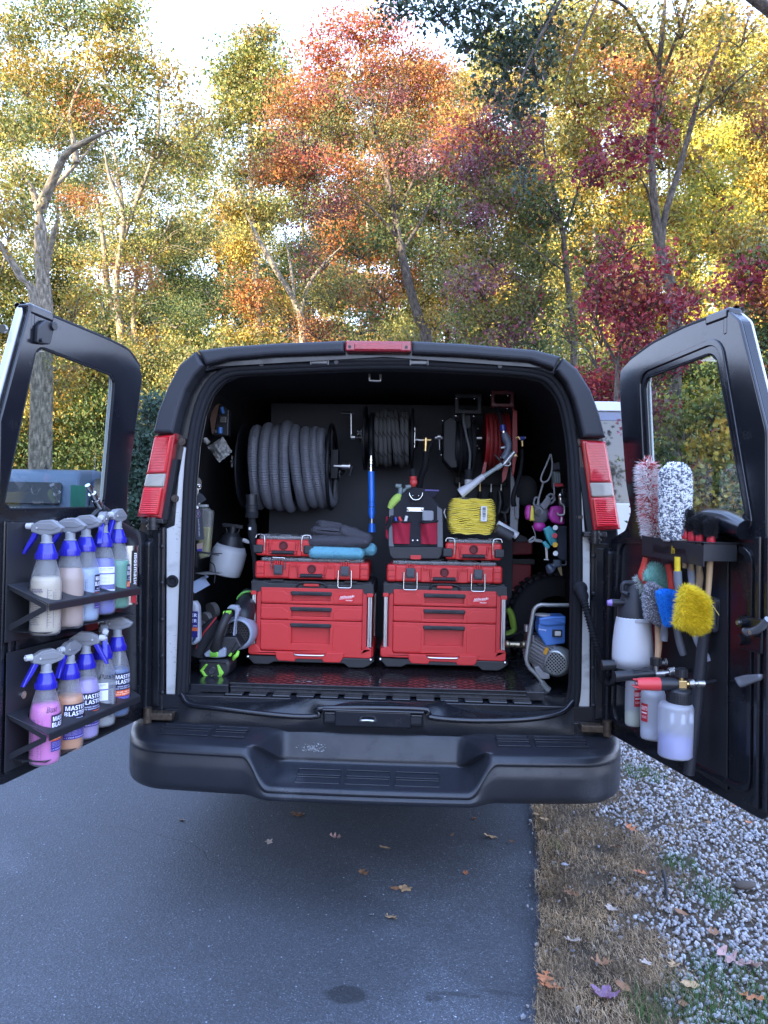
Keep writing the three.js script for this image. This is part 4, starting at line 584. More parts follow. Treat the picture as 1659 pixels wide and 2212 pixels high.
// open-topped tool tote with red pockets
{
  const z = FR - 0.01, bp = at(...C4(450, 1368), z - 0.08), t = thing('tool_tote', 'black fabric tool tote with two red pockets and a metal ring', 'tool bag', bp), L = loc(C4, z, bp);
  const fab = M([0.018, 0.019, 0.026], 0.9, 0, { bump: 1, bs: 0.0014, brep: 20 }), rf = M([0.42, 0.018, 0.05], 0.85, 0, { bump: 1, bs: 0.001, brep: 16 }), gf = M([0.16, 0.165, 0.18], 0.9, 0, { bump: 1, bs: 0.001, brep: 20 });
  const zb = L(0, 0).z;
  part('body', [ext(roundPts(p2(L, [[256, 1012], [395, 872, 0.02], [440, 856, 0.01], [490, 858, 0.01], [520, 880], [640, 1010, 0.02], [648, 1285], [254, 1285]]), 0.01), 0.016, { p: [0, 0, zb - 0.016], bevel: 0.004 }), box(0.245, 0.15, 0.16, [0, 0.125, zb - 0.1], null, 0.02)], fab, t);
  part('base_tray', ext(roundPts(p2(L, [[252, 1284], [648, 1284], [640, 1340], [618, 1372], [285, 1372], [260, 1340]]), 0.006), 0.18, { p: [0, 0, zb - 0.17], bevel: 0.006 }), BLK, t);
  part('base_clip', ext(roundPts(p2(L, [[412, 1342], [488, 1342], [488, 1372], [412, 1372]]), 0.003), 0.01, { p: [0, 0, zb + 0.006], bevel: 0.002 }), RED, t);
  for (const q of [[[258, 1020], [290, 985], [292, 1282], [256, 1280]], [[604, 990], [640, 1015], [646, 1285], [606, 1285]]]) part('side_strip', ext(p2(L, q), 0.004, { p: [0, 0, zb - 0.001], bevel: 0.001 }), gf, t);
  const pocket = (pts, s) => { const a = p2(L, pts), x0 = a[0][0], x1 = a[1][0], y0 = a[2][1], y1 = a[0][1]; return grid(14, 12, (u, v) => { const y = lerp(y0, y1, v), sq = lerp((a[2][0] - a[3][0]) / (x1 - x0), 1, v), cx = lerp((a[2][0] + a[3][0]) / 2, (x0 + x1) / 2, v); const bulge = Math.sin(u * PI) ** 0.6; return [cx + (u - 0.5) * (x1 - x0) * sq, y + 0.004 * Math.sin(u * PI) * (v > 0.9 ? -1 : 0), zb + 0.001 + bulge * (0.012 + 0.028 * v) + 0.004 * Math.sin(u * 9 + v * 4 + s) * bulge]; }); };
  const DS = { side: THREE.DoubleSide }, rf2 = M([0.42, 0.018, 0.05], 0.85, 0, { bump: 1, bs: 0.001, brep: 16, ...DS });
  for (const [q, s] of [[[[278, 1098], [412, 1100], [404, 1262], [284, 1258]], 0], [[[484, 1104], [608, 1096], [602, 1264], [488, 1262]], 2]]) { const pk = sub('pocket', t); part('pocket_front', pocket(q, s), rf2, pk); const a = p2(L, q); part('pocket_hem', tube([[a[0][0], a[0][1], zb + 0.002], [lerp(a[0][0], a[1][0], 0.25), a[0][1] - 0.003, zb + 0.036], [lerp(a[0][0], a[1][0], 0.75), a[1][1] - 0.003, zb + 0.036], [a[1][0], a[1][1], zb + 0.002]], 0.0045, 24), fab, pk); }
  part('side_pocket', ext(roundPts(p2(L, [[232, 1065], [252, 1060], [252, 1240], [230, 1210]]), 0.006), 0.05, { p: [0, 0, zb - 0.07], bevel: 0.006 }), rf, t);
  part('side_loop', taper([L(240, 1130, 0.0), L(262, 1085, 0.02), L(285, 1062, 0.02), L(280, 1090, 0.02), L(240, 1155, 0.0)], [0.007], 8, 24), fab, t);
  { const a = L(385, 998), b = L(508, 1032); part('metal_plate', box(b.x - a.x, a.y - b.y, 0.005, [(a.x + b.x) / 2, (a.y + b.y) / 2, zb + 0.003], null, 0.002), K.alu, t); for (const x of [396, 496]) part('rivet', sph(0.006, [L(x, 1015).x, L(x, 1015).y, zb + 0.006], [1, 1, 0.6], 10), K.chrome, t); for (const x of [428, 462]) part('rivet', sph(0.006, [L(x, 1238).x, L(x, 1238).y, zb + 0.002], [1, 1, 0.6], 10), K.chrome, t); }
  part('loop_patch', [box(0.05, 0.06, 0.006, [L(450, 960).x, L(450, 935).y, zb + 0.001], null, 0.002), box(0.05, 0.008, 0.01, [L(450, 915).x, L(450, 912).y, zb + 0.004], null, 0.003)], fab, t);
  part('ring', tube([L(405, 895, 0.012), L(407, 912, 0.015), L(428, 940, 0.016), L(452, 945, 0.016), L(478, 938, 0.016), L(496, 912, 0.015), L(498, 895, 0.012)], 0.004, 40), K.chrome, t);
  for (const x of [428, 470]) part('rivet', sph(0.0045, [L(x, 916).x, L(x, 916).y, zb + 0.01], null, 8), K.chrome, t);
  // tools standing in the tote
  const tool = (n, l, c) => thing(n, l, c, bp);
  let o = tool('pry_tool', 'red handled tool with black cap standing in the tote', 'tool'); part('handle', [rod(L(432, 850, -0.05), L(430, 775, -0.05), 0.013, 0.0165), mv(sph(0.018, [0, 0, 0], [1, 1, 0.6]), L(434, 820, -0.04))], M([0.6, 0.05, 0.05], 0.4), o); part('cap', rod(L(430, 776, -0.05), L(425, 722, -0.05), 0.0165, 0.014), K.rubber, o);
  o = tool('spray_trigger', 'grey spray trigger poking out of the tote behind the lime cloth', 'sprayer'); part('head', [rod(L(335, 905, -0.04), L(342, 855, -0.04), 0.011, 0.009), between(L(305, 842, -0.04), L(345, 850, -0.04), h => new THREE.CylinderGeometry(0.012, 0.009, h, 8)), rod(L(348, 895, -0.05), L(395, 848, -0.05), 0.007), rod(L(380, 855, -0.05), L(415, 845, -0.05), 0.012, 0.009)], M([0.2, 0.25, 0.26], 0.45), o);
  o = tool('cloth', 'lime green cloth hanging out of the tote', 'cloth'); part('rag', taper([L(262, 1005, -0.005), L(285, 965, -0.0), L(318, 930, -0.01), L(335, 915, -0.03)], [0.012, 0.018, 0.02, 0.01], 9, 20), M([0.42, 0.6, 0.12], 0.95, 0, { bump: 1, bs: 0.003, brep: 14 }), o);
  o = tool('detail_brush', 'wide black detail brush with purple tips behind the tote', 'brush'); part('bristles', ext(roundPts(p2(L, [[515, 872], [620, 876], [600, 915], [580, 935], [545, 925]]), 0.006), 0.03, { p: [0, 0, zb - 0.08], bevel: 0.006 }), M([0.02, 0.02, 0.035], 0.9), o); part('tips', ext(roundPts(p2(L, [[513, 866], [622, 870], [618, 886], [518, 884]]), 0.004), 0.032, { p: [0, 0, zb - 0.081], bevel: 0.006 }), M([0.16, 0.14, 0.36], 0.9), o); part('handle', rod(L(560, 930, -0.06), L(560, 1010, -0.06), 0.012, 0.02), K.plastic, o);
  o = tool('bristle_brush', 'pale grey rounded brush in the right tote pocket', 'brush'); part('head', box(0.052, 0.05, 0.02, L(537, 1062, 0.018).toArray(), null, 0.012, 4), M([0.3, 0.31, 0.34], 0.9, 0, { bump: 1, bs: 0.003, brep: 12 }), o); part('bristles', box(0.05, 0.01, 0.018, L(540, 1095, 0.018).toArray(), null, 0.003), K.rubber, o);
  o = tool('marker', 'red and white markers in the left tote pocket', 'markers'); part('cap', rod(L(345, 1100, 0.015), L(328, 1068, 0.012), 0.008, 0.007), K.red, o); part('barrel', rod(L(375, 1100, 0.015), L(385, 1062, 0.01), 0.007), M([0.7, 0.7, 0.7], 0.5), o); part('clip', rod(L(310, 1100, 0.012), L(302, 1070, 0.01), 0.006), M([0.05, 0.08, 0.4], 0.4), o);
}
// shrink-wrapped pack of yellow cloths
{
  const z = FR - 0.02, bp = at(...C4(862, 1208), z - 0.06), t = thing('cloth_pack', 'shrink wrapped pack of yellow microfibre cloths with a barcode sticker', 'cloth pack', bp), L = loc(C4, z, bp), a = L(678, 930), b = L(1035, 1200), w = b.x - a.x, h = a.y - b.y, cx = (a.x + b.x) / 2, cy = (a.y + b.y) / 2;
  const ym = M([0.85, 0.66, 0.08], 0.95, 0, { bump: 1, bs: 0.002, brep: 20 }), ym2 = M([0.9, 0.74, 0.14], 0.95, 0, { bump: 1, bs: 0.002, brep: 20 }), n = 22;
  for (let k = 0; k < n; k++) {
    const f = (k + 0.5) / n * 2 - 1, y = cy + f * h / 2 * 0.98, ww = w * (1 - 0.2 * Math.pow(Math.abs(f), 4)), th = h / n;
    const g = grid(36, 20, (u, v) => { const x = (u - 0.5), e = Math.abs(x) * 2, ang = v * 2 * PI, ca = Math.cos(ang), sa = Math.sin(ang), rd = Math.pow(1 - Math.pow(e, 8), 0.5); const wav = 0.0045 * Math.sin(x * 14 + k * 0.35) + 0.004 * N3(x * 6, k * 0.4, 2) + 0.0015 * N3(x * 30, k * 2.7, 5); return [cx + x * ww, y + wav * (1 - Math.abs(f) * 0.4) + Math.sign(sa) * Math.pow(Math.abs(sa), 0.7) * th * 0.52 * rd, Math.sign(ca) * Math.pow(Math.abs(ca), 0.14) * 0.062 * (rd * 0.85 + 0.15) * (1 - 0.12 * f * f) + 0.003 * N3(x * 18, k * 3.1, 1)]; });
    part('cloth', g, k % 3 ? ym : ym2, t);
  }
  const wrapG = new RoundedBoxGeometry(w * 1.07, h * 1.05, 0.142, 10, 0.06), p = wrapG.attributes.position; for (let i = 0; i < p.count; i++) { const x = p.getX(i), y = p.getY(i); const e = sst(0.6, 1, Math.max(Math.abs(x) / w * 2, Math.abs(y) / h * 2)); p.setXYZ(i, x + cx + 0.004 * e * N3(y * 60, x * 60, 3), y + cy + 0.004 * e * N3(x * 70, y * 40, 7), p.getZ(i) + 0.005 * N3(x * 30, y * 50, 4) + 0.004 * e * N3(x * 90, y * 90, 1)); }
  const wg = mergeVertices(wrapG.deleteAttribute('normal').deleteAttribute('uv'), 1e-5); wg.computeVertexNormals(); { const q = wg.attributes.position, ix = wg.index.array, keep = []; for (let i = 0; i < ix.length; i += 3) { let f = 1; for (let j = 0; j < 3; j++) { const k = ix[i + j]; if (Math.max(Math.abs(q.getX(k) - cx) / w * 2, Math.abs(q.getY(k) - cy) / h * 2) > 0.8) f = 0; } if (!f) keep.push(ix[i], ix[i + 1], ix[i + 2]); } wg.setIndex(keep); } part('plastic_wrap', wg, M([1, 1, 1], 0.05, 0, { transmission: 1, thickness: 0, ior: 1.25 }), t);
  part('seam', [tube([L(662, 1010, 0.0), L(655, 1040, 0.01), L(668, 1075, 0)], 0.003, 12, 5)], M([0.8, 0.8, 0.82], 0.2, 0, { transmission: 0.6 }), t);
  const c = L(939, 1045); part('barcode_sticker', mv(new THREE.PlaneGeometry(0.027, 0.068), [c.x, c.y, 0.0745]), new THREE.MeshStandardMaterial({ roughness: 0.5, map: canvasTex(96, 256, (x) => { x.fillStyle = '#e4e6ea'; x.fillRect(0, 0, 96, 256); x.fillStyle = '#1b1b22'; const r = rng(2); for (let y = 20; y < 190; y += 2 + r() * 5) x.fillRect(26, y, 50, 1 + r() * 3); x.save(); x.translate(18, 30); x.rotate(PI / 2); x.font = '13px sans-serif'; x.fillText('X0027 31LT Q9', 0, 0); x.restore(); x.fillRect(30, 205, 40, 3); x.fillRect(30, 215, 46, 3); x.fillRect(30, 225, 30, 3); }) }), t);
}
// ---------------------------------------------------------------- hose reels on the partition
const disc = (R, w, cx, y, z, o = {}) => lathe([[R * 0.2, -w / 2], [R * 0.86, -w / 2], [R * 0.95, -w * 1.4], [R, -w], [R, w], [R * 0.95, w * 1.4], [R * 0.86, w / 2], [R * 0.2, w / 2]], [cx, y, z], [0, 0, PI / 2], 44);
function hoseLoop(x, dx, y, z, R, r, ridges, amp, seed, sx = 1) { // one turn of hose round the x axis; dx = sideways drift over the turn
  const n = ridges ? ridges * 5 : 90;
  return grid(n, 14, (u, v) => {
    const a = u * 2 * PI, b = v * 2 * PI, rr = r + (ridges ? amp * Math.sin(u * ridges * 2 * PI) : 0), Rw = R + 0.006 * Math.sin(a * 2 + seed) + 0.004 * Math.sin(a * 3 + seed * 2);
    const c = Rw + rr * Math.cos(b); return [x + dx * 0.5 * Math.cos(a + 0.6 + seed * 0.1) + rr * Math.sin(b), y + c * Math.sin(a), z + c * Math.cos(a) * sx];
  });
}
const K4 = { hose: M([0.1, 0.106, 0.125], 0.4), frame: M([0.009, 0.01, 0.013], 0.5, 0, { specularIntensity: 0.5 }), grey: M([0.14, 0.14, 0.145], 0.75) };
{ // vacuum hose
  const z = -3.74, c = at(...C3(830, 825), z), t = thing('hose_reel', 'large reel wound with ribbed grey vacuum hose', 'hose reel', c), L = loc(C3, z, c);
  const xs = [588, 668, 738, 812, 888, 966, 1030, 1085], R = [0.182, 0.194, 0.186, 0.194, 0.19, 0.178, 0.176, 0.166];
  xs.forEach((x, i) => { const p = L(x, 825, 0.17); part('hose_loop', hoseLoop(p.x * 1.045, i > 3 ? 0.05 : 0.022, -0.004, 0, R[i], i > 5 ? 0.0225 : 0.0245, 110, 0.0015, i * 1.7), K4.hose, t); });
  part('drum', cyl(0.15, 0.15, 0.3, [0, 0, 0], [0, 0, PI / 2]), K4.frame, t);
  const fx = L(1165, 825).x, f0 = L(548, 825).x - 0.012;
  part('flange', [mv(new THREE.TorusGeometry(0.205, 0.009, 8, 50), [fx, 0, 0], [0, PI / 2, 0]), cyl(0.16, 0.16, 0.004, [fx - 0.004, 0, 0], [0, 0, PI / 2], 40), box(0.012, 0.36, 0.075, [fx, 0, 0.0]), box(0.012, 0.075, 0.36, [fx, 0, 0])], K4.frame, t);
  part('flange', [disc(0.205, 0.004, f0, 0, 0)], K4.frame, t);
  part('bearing_plate', [box(0.035, 0.14, 0.08, [fx + 0.022, 0.01, 0.05], null, 0.003), ...[[0.055, 0.03], [0.055, 0.07], [-0.045, 0.03], [-0.045, 0.07]].map(q => sph(0.004, [fx + 0.0, q[0], 0.098 - 0.0], null, 8))], K4.frame, t);
  part('crank_hub', [cyl(0.009, 0.009, 0.06, [fx + 0.05, 0.0, 0.09], [0, 0, PI / 2]), cyl(0.015, 0.015, 0.035, [fx + 0.075, 0.0, 0.09], [0, 0, PI / 2]), cyl(0.019, 0.019, 0.008, [fx + 0.095, 0, 0.09], [0, 0, PI / 2])], K.steel, t);
  part('crank_arm', box(0.012, 0.055, 0.014, [fx + 0.102, -0.022, 0.09], [0, 0, -0.25]), K4.frame, t);
  part('star_knob', [0, 1, 2].map(k => box(0.012, 0.04, 0.012, [fx + 0.05, -0.04, 0.1], [k * PI / 3, 0, 0], 0.005)), K.plastic, t);
  part('axle', [cyl(0.008, 0.008, 0.05, [f0 - 0.03, 0.01, 0.06], [0, 0, PI / 2]), box(0.012, 0.06, 0.02, [f0 - 0.045, 0.015, 0.07], null, 0.005), sph(0.01, [f0 - 0.045, 0.015, 0.085], null, 8)], K.steel, t);
  part('bracket', box(0.04, 0.03, 0.3, [fx + 0.02, 0, -0.15]), K4.frame, t);
  const cuff = [[580, 1030], [580, 1110], [583, 1160]].map(q => L(q[0], q[1], 0.215));
  const cs = sub('hose_cuff', t); part('cuff_body', [rod(cuff[0], cuff[1], 0.0275, 0.0265), rod(cuff[1], cuff[2], 0.03, 0.0275, 20)], K.plastic, cs); part('cuff_ring', [mv(new THREE.TorusGeometry(0.028, 0.003, 8, 24), cuff[1], [PI / 2, 0, 0]), mv(new THREE.TorusGeometry(0.027, 0.003, 8, 24), cuff[1].clone().add(V(0, -0.012, 0)), [PI / 2, 0, 0]), rod(L(583, 1155, 0.215), L(582, 1200, 0.215), 0.031, 0.03)], K.rubber, cs);
  const b2 = at(...C3(585, 1240), z + 0.215), w = thing('crevice_tool', 'long black crevice wand hanging from the vacuum hose cuff', 'vacuum tool', b2), W = loc(C3, z + 0.215, b2);
  part('wand', [rod(W(583, 1200), W(585, 1250), 0.0165, 0.0165), rod(W(585, 1245), W(587, 1310), 0.0215, 0.0225), taper([W(587, 1310), W(594, 1400), W(600, 1490), W(603, 1568)], [0.0225, 0.0165, 0.0115, 0.0105], 12, 20)], K.rubber, w);
  part('grip', Array.from({ length: 16 }, (_, k) => mv(new THREE.TorusGeometry(0.0108, 0.0022, 6, 14), W(603 + k * 0.5, 1625 + (k - 7) * 14), [PI / 2, 0, 0])).concat([rod(W(603, 1510), W(608, 1830), 0.0105, 0.0095)]), K.rubber, w).userData.kind = 'stuff';
  part('size_label', box(0.011, 0.013, 0.002, W(568, 1278, 0.0215).toArray(), null, 0), M([0.7, 0.7, 0.7], 0.5), w);
}
{ // pressure hose
  const z = -3.78, c = at(...C4(262, 505), z), t = thing('hose_reel', 'middle reel wound with braided grey pressure hose', 'hose reel', c), L = loc(C4, z, c);
  const braid = tex(64, 128, (i, j) => { const a = (i + j * 0.5) % 64; return a < 7 ? [16, 17, 18] : [74 + 10 * (rr() - 0.5), 74, 75]; }, { srgb: true }), bm = new THREE.MeshStandardMaterial({ map: (() => { const q = braid.clone(); q.repeat.set(9, 1); q.needsUpdate = true; return q; })(), roughness: 0.8 });
  [172, 202, 232, 262, 294, 326, 358, 388].forEach((x, i) => { const p = L(x, 505); part('hose_loop', hoseLoop(p.x * 1.0, i === 4 || i === 5 ? 0.03 : 0.008, 0, 0, 0.123 + (i % 3) * 0.003, 0.0112, 0, 0, i * 2.1), bm, t); });
  part('hose_loop', hoseLoop(L(135, 505).x, 0.004, 0.002, 0, 0.118, 0.012, 0, 0, 1), K4.frame, t);
  const f0 = L(88, 505).x, f1 = L(425, 505).x; part('drum', cyl(0.1, 0.1, f1 - f0, [(f0 + f1) / 2, 0, 0], [0, 0, PI / 2]), K4.frame, t);
  part('flange', disc(0.158, 0.005, f0, 0, 0), K4.frame, t); part('flange', disc(0.15, 0.005, f1, 0, 0), K4.frame, t);
  part('end_plate', [box(0.006, 0.1, 0.1, [f1 + 0.012, 0, 0.03]), ...[-0.03, 0.03].map(y => sph(0.004, [f1 + 0.014, y, 0.085], null, 8)), box(0.006, 0.08, 0.1, [f0 - 0.01, 0, 0.05])], K.chrome, t);
  part('bracket', [box(0.014, 0.04, 0.28, [f0 - 0.02, 0, -0.12]), box(0.014, 0.04, 0.28, [f1 + 0.02, 0, -0.12])], K4.frame, t);
  const ck = sub('crank', t), H = (x, y, dz = 0) => loc(C3, z, c)(x, y, dz);
  part('crank_arm', [rod(H(1305, 440, 0.1), H(1306, 615, 0.1), 0.0045), rod(H(1306, 612, 0.1), H(1355, 612, 0.08), 0.0065), rod(H(1306, 612, 0.1), H(1335, 612, 0.1), 0.011)], K.steel, ck);
  part('crank_grip', [rod(H(1236, 438, 0.1), H(1300, 438, 0.1), 0.009, 0.011), rod(H(1300, 438, 0.1), H(1325, 441, 0.1), 0.004)], K.plastic, ck);
  part('star_knob', [0, 1].map(k => box(0.014, 0.036, 0.01, H(1366, 580, 0.09).toArray(), [0, 0, PI / 4 + k * PI / 2], 0.004)).concat([rod(H(1355, 615, 0.07), H(1385, 615, 0.07), 0.014)]), K.plastic, ck);
  // swivel and supply hose on its right
  part('swivel', [rod(L(448, 512, 0.05), L(505, 512, 0.05), 0.006), rod(L(468, 515, 0.05), L(505, 515, 0.05), 0.009, 0.009, 6), rod(L(540, 512, 0.05), L(590, 505, 0.05), 0.005)], K.steel, t);
  part('tee', [rod(L(500, 515, 0.05), L(560, 515, 0.05), 0.01), rod(L(522, 500, 0.05), L(520, 560, 0.05), 0.012), rod(L(520, 560, 0.05), L(518, 600, 0.05), 0.009)], K.brass, t);
  part('supply_hose', [taper([L(590, 495, 0.05), L(565, 520, 0.055), L(545, 570, 0.055), L(528, 640, 0.05)], [0.0075], 8), taper([L(520, 595, 0.05), L(521, 650, 0.05)], [0.013, 0.014], 10), taper([L(524, 645, 0.05), L(515, 710, 0.045), L(490, 780, 0.03), L(470, 900, 0.0), L(470, 1000, -0.03)], [0.0165, 0.0165, 0.018], 10)], K.rubber, t);
  part('valve', [rod(L(588, 498, 0.05), L(645, 500, 0.05), 0.008), rod(L(606, 490, 0.05), L(630, 490, 0.05), 0.012), rod(L(620, 505, 0.05), L(622, 585, 0.055), 0.003)], K.steel, t);
}
{ // blue trigger-less lance on the pressure hose
  const z = -3.64, b = at(...C4(132, 1180), z), t = thing('foam_lance', 'bright blue spray lance hanging from the middle hose reel', 'spray lance', b), L = loc(C4, z, b);
  const bl = M([0.008, 0.16, 0.72], 0.32, 0, { clearcoat: 0.3 });
  part('handle', [taper([L(128, 740), L(129, 800), L(131, 900), L(132, 985)], [0.0155, 0.0155, 0.016, 0.015], 16, 20), taper([L(132, 985), L(132, 1040), L(133, 1080)], [0.0165, 0.0165, 0.0105], 14, 12)], bl, t);
  part('handle_band', [rod(L(132, 992), L(132, 999), 0.0168), rod(L(132, 960), L(132, 963), 0.0164)], M([0.008, 0.07, 0.3], 0.4), t);
  part('coupling', [rod(L(126, 740), L(126, 712), 0.0125, 0.0125, 6), rod(L(126, 712), L(127, 690), 0.007), rod(L(127, 686), L(127, 678), 0.0135), rod(L(127, 665), L(127, 657), 0.0135), rod(L(127, 680), L(127, 650), 0.009), rod(L(127, 655), L(128, 625), 0.009, 0.009, 6)], K.chrome, t);
  part('hose_tail', taper([L(128, 630, 0), L(126, 560, -0.01), L(124, 480, -0.04), L(124, 380, -0.06)], [0.012], 10), K4.frame, t);
  part('nozzle', [rod(L(133, 1080), L(133, 1115), 0.008), rod(L(133, 1088), L(133, 1094), 0.0105), rod(L(133, 1102), L(133, 1108), 0.0105)], K.steel, t);
  part('nozzle_tip', [rod(L(134, 1114), L(134, 1178), 0.0145, 0.0165, 20)], bl, t);
}
{ // two enclosed reels at the right
  const z = -3.74, c = at(...C4(790, 560), z), t = thing('enclosed_reel', 'black spring reel wound with dark electric cord', 'cord reel', c), L = loc(C4, z, c), zf = 0.06;
  const side = p2(L, [[645, 392], [700, 355], [740, 385], [745, 720], [700, 728], [642, 660]]);
  part('side_plate', [ext(roundPts(side, 0.01), 0.2, { p: [0, 0, -0.12], bevel: 0.006 })], K4.frame, t);
  [765, 795, 825, 855].forEach((x, i) => part('cord_loop', hoseLoop(L(x, 560).x, 0.008, 0, -0.02, 0.12, 0.0085, 0, 0, i), K.rubber, t));
  part('drum', cyl(0.115, 0.115, 0.09, [L(810, 0).x, 0, -0.02], [0, 0, PI / 2]), K4.frame, t);
  part('side_disc', [disc(0.125, 0.004, L(750, 0).x, 0, -0.02), disc(0.125, 0.004, L(880, 0).x, 0, -0.02)], K4.frame, t);
  const a = L(722, 208), b = L(908, 352), gb = sub('guide_box', t);
  part('guide_frame', ext([[a.x, b.y], [b.x, b.y], [b.x, a.y], [a.x, a.y]], 0.05, { p: [0, 0, zf + 0.02], bevel: 0.004, holes: [roundPts([[a.x + 0.02, b.y + 0.02], [b.x - 0.02, b.y + 0.02], [b.x - 0.02, a.y - 0.02], [a.x + 0.02, a.y - 0.02]], 0.01)] }), K4.frame, gb);
  for (const q of [[742, 212], [872, 216], [738, 340], [866, 342]]) part('bolt', sph(0.0052, L(q[0], q[1], zf + 0.072).toArray(), [1, 1, 0.7], 10), K.chrome, gb);
  part('arm', box(0.05, 0.08, 0.08, [L(815, 0).x, L(0, 380).y, 0.04], null, 0.01), K4.frame, t);
  part('cord', taper([L(800, 300, zf + 0.04), L(793, 360, zf + 0.08), L(812, 470, zf + 0.09), L(838, 590, zf + 0.09), L(840, 660, zf + 0.09), L(833, 740, zf + 0.09)], [0.0062], 8, 40), M([0.09, 0.095, 0.1], 0.6), t);
  part('plug', [rod(L(832, 725, zf + 0.09), L(830, 800, zf + 0.09), 0.0205, 0.0195)], K.rubber, t); part('plug_ring', rod(L(830, 796, zf + 0.09), L(829, 834, zf + 0.09), 0.019, 0.0185), M([0.5, 0.5, 0.52], 0.5), t);
  for (const q of [[643, 375], [633, 622]]) part('bolt', sph(0.005, L(q[0], q[1], 0.085).toArray(), null, 8), K.chrome, t);
  part('axle_fitting', [rod(L(885, 500, 0.06), L(925, 500, 0.06), 0.008), ...[[898, 432], [884, 470], [892, 555], [905, 575]].map(q => sph(0.004, L(q[0], q[1], 0.06).toArray(), null, 8))], K.steel, t);
  // red one
  const c2 = at(...C4(1050, 520), z), r = thing('enclosed_reel', 'red spring reel wound with red air hose', 'hose reel', c2), L2 = loc(C4, z, c2), rm = M([0.3, 0.012, 0.016], 0.45);
  [975, 1005, 1035, 1065, 1095].forEach((x, i) => part('hose_loop', hoseLoop(L2(x, 520).x, 0.01, 0, -0.02, 0.128 + (i % 2) * 0.004, 0.0092, 0, 0, i), M([0.22, 0.018, 0.02], 0.6), r));
  part('drum', cyl(0.122, 0.122, 0.09, [L2(1035, 0).x, 0, -0.02], [0, 0, PI / 2]), rm, r);
  part('side_disc', [disc(0.135, 0.004, L2(960, 0).x, 0, -0.02)], rm, r); part('side_disc', disc(0.135, 0.004, L2(1118, 0).x, 0, -0.02), rm, r);
  part('frame_plate', [ext(p2(L2, [[1132, 300], [1166, 320], [1168, 610], [1140, 780], [1128, 780]]), 0.01, { p: [0, 0, 0.07], bevel: 0.002 }), ext(p2(L2, [[912, 780], [932, 690], [945, 640], [960, 640], [940, 780]]), 0.01, { p: [0, 0, 0.05] }), ext(p2(L2, [[1060, 760], [1080, 690], [1110, 700], [1085, 800], [1062, 824]]), 0.01, { p: [0, 0, 0.06] })], rm, r);
  const a2 = L2(976, 186), b2 = L2(1134, 302), g2 = sub('guide_box', r); part('guide_frame', ext([[a2.x, b2.y], [b2.x, b2.y], [b2.x, a2.y], [a2.x, a2.y]], 0.05, { p: [0, 0, zf + 0.02], bevel: 0.004, holes: [roundPts([[a2.x + 0.017, b2.y + 0.017], [b2.x - 0.017, b2.y + 0.017], [b2.x - 0.017, a2.y - 0.017], [a2.x + 0.017, a2.y - 0.017]], 0.01)] }), M([0.1, 0.012, 0.016], 0.4), g2);
  for (const q of [[990, 190], [1114, 194], [1108, 286]]) part('bolt', sph(0.0045, L2(q[0], q[1], zf + 0.072).toArray(), [1, 1, 0.7], 10), K.chrome, g2);
  part('bend_restrictor', Array.from({ length: 6 }, (_, k) => rod(L2(1025 + k * 7, 250 + k * 19, 0.1 + k * 0.008), L2(1028 + k * 7, 262 + k * 19, 0.1 + k * 0.008), 0.0125 - k * 0.0008)).concat([taper([L2(1025, 240, 0.06), L2(1035, 280, 0.11), L2(1058, 360, 0.14), L2(1072, 408, 0.15)], [0.0085], 8)]), K.rubber, r);
  part('swivel_fitting', [rod(L2(1168, 498, 0.08), L2(1205, 497, 0.08), 0.006), rod(L2(1185, 488, 0.08), L2(1200, 512, 0.08), 0.008), rod(L2(1216, 520, 0.08), L2(1218, 560, 0.08), 0.008, 0.008, 6), rod(L2(1224, 497, 0.08), L2(1243, 497, 0.08), 0.005)], K.brass, r);
  part('swivel_valve', rod(L2(1200, 500, 0.08), L2(1234, 500, 0.08), 0.011), M([0.02, 0.06, 0.4], 0.35), r);
  part('feed_hose', taper([L2(1216, 580, 0.08), L2(1212, 680, 0.085), L2(1196, 770, 0.09), L2(1172, 850, 0.09), L2(1152, 930, 0.09), L2(1158, 990, 0.08)], [0.0075, 0.0095, 0.012, 0.012], 8, 40), K.rubber, r);
}
